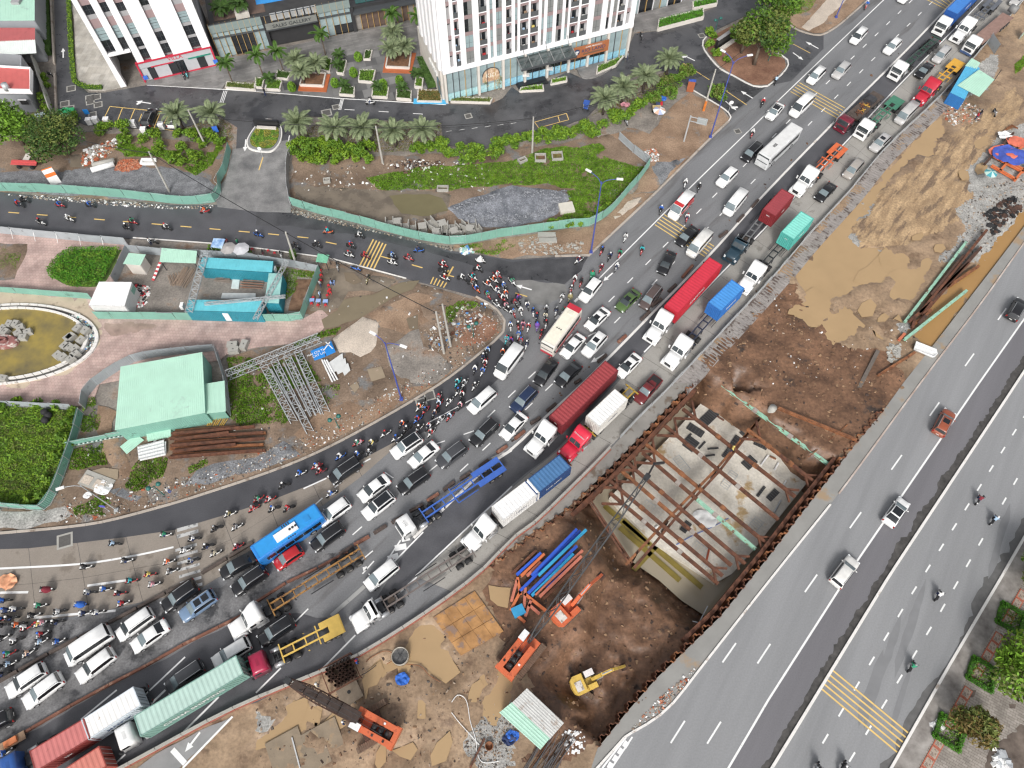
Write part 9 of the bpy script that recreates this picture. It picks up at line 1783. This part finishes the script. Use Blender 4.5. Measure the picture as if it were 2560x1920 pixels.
plamp(8,1420,960,'green twin park lamp by the curved kerb');plamp(9,720,385,'green twin park lamp beside the trusses');plamp(5,1880,1255,'green twin park lamp on the island tip');plamp(2,1745,300,'dark park lamp at the tree island nose');plamp(3,0,530,'green park lamp on the tree island edge')
def upole(n,x,y,n2,x2,y2,label,m_=POLE_C,sleeve=None):
 b=G1(n,x,y);h=min(12,max(5.,height_at(b,n2,x2,y2)));top=at((n2%4)*640+x2*K,(n2//4)*480+y2*K,h);t=thing('utility_pole',label,'pole',b,0,'utility poles');MB().tube((0,0,-.2),(top.x-b.x,top.y-b.y,h),.2,.13,10).build('shaft',m_,t)
 if sleeve:MB().tube((0,0,0),((top.x-b.x)*.25,(top.y-b.y)*.25,h*.25),.24,.22,10).build('orange_sleeve',sleeve,t)
 MB().beam((top.x-b.x-.5,top.y-b.y,h-.3),(top.x-b.x+.5,top.y-b.y,h-.3),.08,.08).build('cross_arm',STEEL_D,t); return Vector((top.x,top.y,h-.25))
U1=upole(1,1095,1410,1,1035,1090,'concrete utility pole in front of the palm row');U2=upole(2,175,1322,2,185,1010,'concrete utility pole by the drain chamber');U3=upole(5,352,640,5,255,345,'vine-clad utility pole at the compound corner');U4=upole(5,1625,1392,5,1555,1035,'nearer of two paired concrete poles on the island');U5=upole(5,1682,1332,5,1610,970,'farther of two paired concrete poles on the island');U6=upole(0,1465,1659,0,1285,1310,'concrete pole in the west plot gravel');U7=upole(2,1655,955,2,1760,600,'concrete pole with orange sleeve on the east verge',POLE_C,mat('sleeve_orange',(.65,.2,.04),.5));U8=upole(0,1780,1265,0,1625,950,'slim concrete pole beside the parking palms')
def wire(label,pts,r=.035,sag=.5):
 m=MB()
 for a,b in zip(pts,pts[1:]):m.path([a.lerp(b,i/10)-Vector((0,0,sag*4*(i/10)*(1-i/10))) for i in range(11)],r,5)
 tag(m.build('cable',BLACK),label,'cable')
wire('black cable bundle passing the palm row poles',[U7,U2,U1,U8+Vector((0,0,-1)),at(200,330,7)],.045,.5);wire('thin black cable beside the bundle',[U7+Vector((0,.2,-.4)),U2+Vector((0,.2,-.4)),U1+Vector((0,.2,-.4))],.025,.7);wire('thick black cable from the compound pole to the island poles',[at(200,350,7),U6,U3,U4],.06,.3);wire('upper black cable running off the east pole',[U7,at(1960,40,9)],.04,.5)
b=G1(2,1485,1222);h=height_at(b,2,1545,1000);t=thing('direction_sign','grey cantilever direction sign seen from behind on the verge','sign',b);MB().tube((0,0,0),(0,0,h),.16,.12,10).build('post',STEEL,t)
for z in (h-.2,h-1.1):MB().beam((0,0,z),(2.6,-.9,z),.1,.1).build('arm',STEEL,t)
MB().beam((1.2,-.42,h-.6),(2.9,-1.0,h-.6),.08,1.4).build('panel',mat('panel_back',(.32,.34,.34),.5),t)
for n,x,y,lb,m_,r in ((8,950,1040,'round blue no-stopping sign below the leaning lamp','notice',.4),(2,1870,905,'round white sign at the street mouth','w',.4),(1,60,1300,'round white sign on the oval island','w',.35)):
 p=G1(n,x,y+60);t=thing('round_sign',lb,'sign',(p.x,p.y,0));MB().tube((0,0,0),(0,0,2.2),.04,n=6).build('post',STEEL,t);MB().lathe([(.01,-.02),(r,-.02),(r,.02),(.01,.02)],16,(0,-.05,2.1),'y').build('disc',mat('sign_no',(.1,.1,.5),.5) if m_!='w' else FAB_W,t)
t=thing('blue_sign','tilted blue sign post at the gate road corner','sign',G1(0,1885,1175));MB().tube((0,0,0),(0,0,1.6),.05,n=6).build('post',STEEL,t);MB().box(0,0,.9,.9,.1,1.3,.3).build('panel',mat('notice_blue',(.05,.16,.6),.5,.2,3),t)
t=thing('orange_totem','orange totem board with blue top beside the estate street','board',G1(2,1535,790),-.2);MB().box(0,0,0,1.3,.3,2.3).build('panel',mat('totem_orange',(.34,.11,.05),.5),t);MB().box(0,0,2.3,1.4,.4,.3).build('cap',mat('totem_blue',(.05,.1,.4),.5),t)
t=thing('orange_board','orange and white site board leaning by the west gravel','board',G1(0,490,1590),.5);MB().beam((0,0,0),(0,.8,2.8),1.7,.1).build('panel',FAB_W,t);MB().beam((0,.42,1.45),(0,.86,2.95),1.72,.12).build('orange_top',mat('board_orange',(.7,.17,.03),.5),t)
t=thing('board_cart','loaded cart with long red boards under the tree','cart',G1(0,240,1440),-.05);[MB().box(0,y,.9+.12*(y>0),4.6,.45,.18).build('board',mat('board_red',(.6,.1,.1),.5),t) for y in (-.35,.15)];MB().box(-.1,1.4,.8,1.1,2.0,.15).build('panel',WALL_C,t);MB().box(0,.3,.3,3.2,1.2,.5).build('bed',STEEL_D,t);[MB().lathe([(.35,-.06),(.35,.06)],10,(x,-.6,.35),'y').build('wheel',BLACK,t) for x in (-1.2,1.2)]
for i,(x0,y0,x1,y1,lb) in enumerate(((790,1470,985,1415,'front white concrete pipe lying on west gravel'),(800,1430,990,1385,'rear grey concrete pipe lying on west gravel'))):a,b=G(0,x0,y0,x1,y1,z=.45);m=MB();m.smooth= True;m.tube(a,b,.48,n=16);tag(m.build('concrete_pipe',CONC_O if i else FAB_W),lb,'pipe')
t=thing('moulded_casting','white moulded frame piece beside the brick rubble','frame piece',G1(0,1290,1405));MB().box(0,.4,0,2.6,.5,.5).box(0,-.5,0,2.6,.4,.4).box(-1.2,0,0,.4,1.2,.45).build('body',FAB_W,t)
for i,(x,y) in enumerate(((785,1070),(840,1060),(935,1065),(1160,1090),(1405,1110),(1255,1150))):t=thing('parcel_locker',f'{WORD[i]} white cabinet from the left along the parking bays','cabinet',G1(0,x,y),.1,'white cabinets');MB().box(0,0,0,.9,.8,1.1).build('body',FAB_W,t);MB().box(0,0,1.1,1.0,.9,.08).build('lid',mat('lid_white',(.82,.82,.82),.5),t)
for i,(x,y,c) in enumerate(((590,985,0),(640,985,0),(600,1010,1),(555,1000,1))):t=thing('waste_bin',f'{WORD[i]} {"green" if not c else "mint"} waste bin by the lane mouth','bin',G1(0,x,y),.2,'waste bins');MB().box(0,0,0,.9,.8,1.0,top=1.1).build('body',mat('bin_green',(.03,.33,.12),.5) if not c else mat('bin_mint',(.25,.5,.35),.5),t);MB().box(0,0,1.0,1.02,.92,.1).build('lid',mat('bin_green',(.03,.33,.12),.5),t)
t=thing('sandwich_board','small blue and red board standing on the estate street','board',G1(0,755,985),.1);MB().box(0,0,0,.9,.1,1.0).build('panel',BLS,t);MB().box(0,.05,.6,.8,.1,.35).build('upper_panel',REDF,t)
t=thing('steel_bicycle_rack','grey bench rack of the east food stall','rack',G1(2,740,1170),.8);[MB().box(x,0,.3,.12,1.4,.1).build('slat',CONC_O,t) for x in (-.5,-.2,.1,.4)]
o=thing('hand_cart','long hand cart with orange load behind a motorbike','cart',G1(12,110,1445),R(212));MB().box(0,0,.5,3.4,1.0,.12).build('bed',WOOD,o);MB().box(-.2,0,.62,1.4,.7,.3).build('load',mat('load_orange',(.6,.2,.08),.6),o);[MB().lathe([(.3,-.05),(.3,.05)],10,(0,y,.3),'y').build('wheel',BLACK,o) for y in (-.55,.55)]
tarp(12,65,60,1.3,.05,mat('tarp_peach',(.7,.35,.2),.7),'peach and yellow cloth heap on the concrete lane',.7)
stander(2,1000,480,'grey','person in grey by the tower entrance planting',0,0, None);stander(1,70,790,'black','person in black at the plaza road edge',0,0, None);stander(8,1450,915,'white','person in white and blue by the park lamp',.05,0, None,'blue');stander(3,1810,1000,'red','person in red on the rubble beside the blue hut',0,0, None);stander(3,1840,975,'black','person in black on the rubble beside the blue hut',0,0, None)
for i,(x,y) in enumerate(((410,260),(440,290),(415,330))):m=MB();m.smooth= True;m.ball((0,0,.45),.55,.55,.5,10,6);tag(m.build('black_drum',BLACK, None,G1(8,x,y)+Vector((0,0,.3))),f'{WORD[i]} black round drum in the overgrown garden','drum','drums in the garden')
t=thing('cafe_terrace','black stepped cafe terrace at the tower foot','terrace',G1(2,160,720),hB);MB().box(.2,0,0,6.0,2.6,.25).build('deck',mat('terrace_black',(.02,.02,.022),.4),t);MB().box(.2,.3,.25,5.4,1.8,.12).build('upper_deck',mat('terrace_black',(.02,.02,.022),.4),t)
for i,(x,y) in enumerate(((120,720),(320,665))):t=thing('cafe_parasol',f'{"left" if i == 0 else "right"} small white cafe parasol on the terrace','parasol',G1(2,x,y)+Vector((0,0,.37)));MB().box(0,0,1.5,1.3,1.1,.06).build('canopy',FAB_W,t);MB().tube((0,0,0),(0,0,1.5),.04,n=6).build('pole',STEEL_D,t)
for i,(n,x,y) in enumerate(((1,1990,790),(1,2100,770),(2,375,620))):bush(G1(n,x,y),.7,3.0,[leafmat('straw',(.38,.33,.19),(.5,.45,.29)),LF_O],f'{WORD[i]} straw-coloured ornamental tree along the tower glass','ornamental_tree',420,.14,i,'ornamental trees')
def scatter(name,label,poly,n,s0,s1,mats,z=.0,seed=1,hf=None,flat=.6,thr=None):
 rnd=random.Random(seed);mb=MB();x0,y0,x1,y1=bbox(poly);k=0;tries=0
 while k<n and tries<n*12:
  tries+=1;x,y=rnd.uniform(x0,x1),rnd.uniform(y0,y1)
  if not inside((x,y),poly) or (thr is not None and N(x,y,.3,seed)<thr): continue
  s=s0+(s1-s0)*rnd.random()**2.5;mb.cur=rnd.randrange(len(mats));zz=(hf(x,y) if hf else z)-s*.15;ax=Matrix.Translation((x,y,zz))@Matrix.Rotation(rnd.uniform(0,6.28),4,'Z')@Matrix.Rotation(rnd.uniform(-.5,.5),4,'X');mb.box(0,0,0,s*rnd.uniform(.7,1.8),s*rnd.uniform(.6,1.1),s*flat*rnd.uniform(.4,1.0),0,rnd.uniform(.5,1.0),ax);k+=1
 return tag(mb.build(name,mats),label,'rubble', None,'stuff')
ST_=[CONC_O,mat('stone_tan',(.32,.25,.19),.85),mat('stone_dark',(.10,.085,.075),.85)];LT=[FAB_W,mat('litter_white',(.66,.66,.64),.7),mat('litter_blue',(.1,.25,.5),.7),mat('litter_teal',(.3,.5,.46),.7)];CL=[mat('clod_brown',(.15,.085,.05),.9,.25),mat('clod_tan',(.27,.17,.10),.9,.25),mat('clod_dark',(.06,.04,.032),.9,.25)];BR_=[BRICKM,mat('brick_pale',(.45,.2,.12),.8),CONC_O]
scatter('clods','loose dark clods around the pit',DARKZ,2600,.08,.42,CL[:2]+CL,seed=2,hf=hf_earth);scatter('rubble','pale stones over the near works',G(13,0,1100,900,800,1500,420,2100,700,2212,1100,2212,1659,0,1659),900,.05,.3,ST_[1:]+CL,seed=3,hf=hf_earth);scatter('rubble','white litter over the earthworks',G(7,0,800,300,900,1100,1000,1300,1300,1100,1659,0,1659),260,.05,.3,LT[:2]+[ST_[1]]+CL,seed=4,hf=hf_earth);scatter('rubble','gravel stones beside the mint-roofed site shed',GRZ[3],900,.05,.22,ST_,seed=5,hf=hf_earth);scatter('rubble','stones on the pale far gravel',GRZ[0],1000,.06,.35,ST_,seed=6,hf=hf_earth);scatter('rubble','rubble and litter below the blue hut',G(3,1500,950,1700,880,1860,950,1820,1060,1600,1080,1520,1020),360,.08,.45,LT[:1]+BR_+ST_,seed=7,hf=hf_earth);scatter('rubble','black debris on the far gravel',G(7,1850,200,2100,30,2200,150,2020,300,1950,380),240,.15,.9,[BLACK,RUST_D],seed=8,hf=hf_earth);scatter('rubble','broken slab pieces by the rusty beam',G(7,1030,1320,1150,1310,1130,1450,1050,1460),70,.3,.8,ST_[:1],seed=9,hf=hf_earth);scatter('rubble','bricks and litter beside the highway edge',G(14,1000,1350,1250,1080,1500,850,1600,780,1500,950,1280,1190,1080,1310),260,.06,.3,BR_[:2]+LT[:1]+ST_,seed=10,z=.0)
scatter('rubble','rubble heap around the paired poles',G(5,1480,1200,1620,1100,1760,980,2000,960,1960,1150,1820,1230,1700,1300,1640,1380,1500,1380),420,.08,.5,ST_*2+LT[:3]+[RUST],seed=11,z=.06);scatter('rubble','stones along the island kerb',[p for p in offset(KL,.6)[8:-4]]+[p for p in offset(KL,3.4)[8:-4]][::-1],1700,.05,.28,ST_*2+LT[:1]+[BRICKM],seed=12,z=.05);scatter('rubble','litter bags under the curved hoarding',G(5,1750,490,1820,470,1890,520,1780,540),50,.3,.8,LT,seed=13,z=.06);scatter('rubble','rubble on the junction verge',G(6,40,420,320,360,380,460,620,420,600,520,100,540),420,.08,.5,ST_[:2],seed=14,z=.06);scatter('rubble','white litter heap on the east verge',G(2,1150,1300,1250,1280,1270,1380,1200,1410,1140,1350),200,.1,.45,LT[:2]+BR_,seed=15,z=.06);scatter('rubble','brick heap in the west plot',G(0,990,1470,1040,1380,1190,1380,1230,1450,1100,1490),520,.12,.35,BR_[:2],seed=16,z=.1);scatter('rubble','scrap wood and litter in the west plot',G(0,700,1320,780,1270,1000,1210,1020,1280,900,1360,720,1440),380,.12,.7,[WOOD,FAB_W,BRICKM,CONC_O],seed=17,z=.08);scatter('rubble','dark litter under the hedge',G(1,1170,1440,1280,1380,1640,1390,1600,1470,1300,1500),220,.1,.5,[RUST_D,CL[0],BLACK,CL[2],FAB_W],seed=18,z=.06);scatter('rubble','gravel and litter along the side street hoarding',G(4,0,20,560,40,1130,85,1570,130,1850,110,1850,140,1500,150,900,110,300,60),700,.06,.35,ST_+LT[:1],seed=19,z=.0);scatter('rubble','gravel along the curved hoarding foot',G(5,300,130,700,245,1100,355,1500,450,1700,480,1690,510,1200,385,700,275,300,190),900,.06,.3,ST_,seed=20,z=.01);scatter('rubble','litter around the basin rim',G(4,590,1070,700,1050,830,1200,840,1330,760,1430,720,1300,740,1200,640,1110),320,.08,.45,LT+ST_,seed=21,z=.15)
scatter('rubble','scattered litter over the island',ISL,900,.05,.3,LT[:1]+ST_*2,seed=22,z=.06,thr=-.1);scatter('rubble','gravel stones on the middle heap',G(5,1700,140,1900,60)+G(6,0,0,480,0,360,180,100,260)+G(5,2100,290,1800,220),2200,.08,.3,[mat('stone_blue',(.16,.17,.19),.85),mat('stone_blue2',(.28,.29,.31),.85)],seed=23,z=.42);scatter('rubble','litter on the middle and west plots',G(1,330,1480,1000,1380,2000,1400,2100,1659,400,1659),260,.08,.4,LT[:2]+ST_,seed=24,z=.05);scatter('rubble','compound scrap pieces',G(4,1160,800,1300,820,1260,1000,1190,1000),150,.15,.6,[FAB_W,BLACK,REDP,CONC_O],seed=25,z=.06);scatter('rubble','mud crumbs along the dark barrier',[p for p in offset(DV,-.5) if p.y>40]+[p for p in offset(DV,-1.6) if p.y>40][::-1],500,.06,.35,[CL[2],CL[0]],seed=26,z=.02)
scatter('rubble','white rags at the lower pit edge',G(14,420,1280,620,1350,640,1500,460,1560),40,.2,.6,[FAB_W],seed=27,hf=hf_earth);scatter('rubble','white plastic heap on the footway',G(15,1410,1260,1500,1240,1500,1330,1420,1330),30,.2,.6,[FAB_W],seed=28,z=.1);scatter('rubble','grey plastic heap at the lower right edge',G(15,1940,1480,2040,1520,2110,1659,1930,1659),70,.25,.8,[FAB_W,mat('litter_grey',(.4,.42,.44),.7)],seed=29,z=.1)
def hedge(label,pts,w_,h,m_,dens=70):
 t=thing('clipped_hedge',label,'hedge');MB().wallrun(pts,h*.8,w_*.8).build('core',LF_D,t);mb=MB();rnd=random.Random(len(label));L=plen(pts)
 for _ in range(int(L*w_*dens)):p,d=along(pts,rnd.uniform(0,L));u=rnd.uniform(-.5,.5)*w_;leafquads(mb,Vector((p.x-d.y*u,p.y+d.x*u,h*rnd.uniform(.4,1.05))),.16,rnd)
 mb.build('leaves',m_,t)
hedge('clipped hedge edging the garden court of the corner tower',smoothline(G(0,590,-150,605,60,640,640,690,735,780,765,890,765),3),.9,.7,LF_Y);hedge('dark hedge between the yard wall and the lane',G(0,395,-200,425,480),1.3,1.2,LF_D,90);hedge('low hedge behind the palm planters beside the tower side',G(1,1440,520,1530,760),2.4,1.2,LF_D,50)
for a,b in (((1040,1390),(860,1660)),((985,1395),(780,1660))):line(G(14,*a,*b),.2,LINE_W,.03,'chevron_edge')
for i in range(4):stripe(14,965-i*45,1440+i*62,1000-i*45,1470+i*60,.7,LINE_W,.026,'chevron_bar')
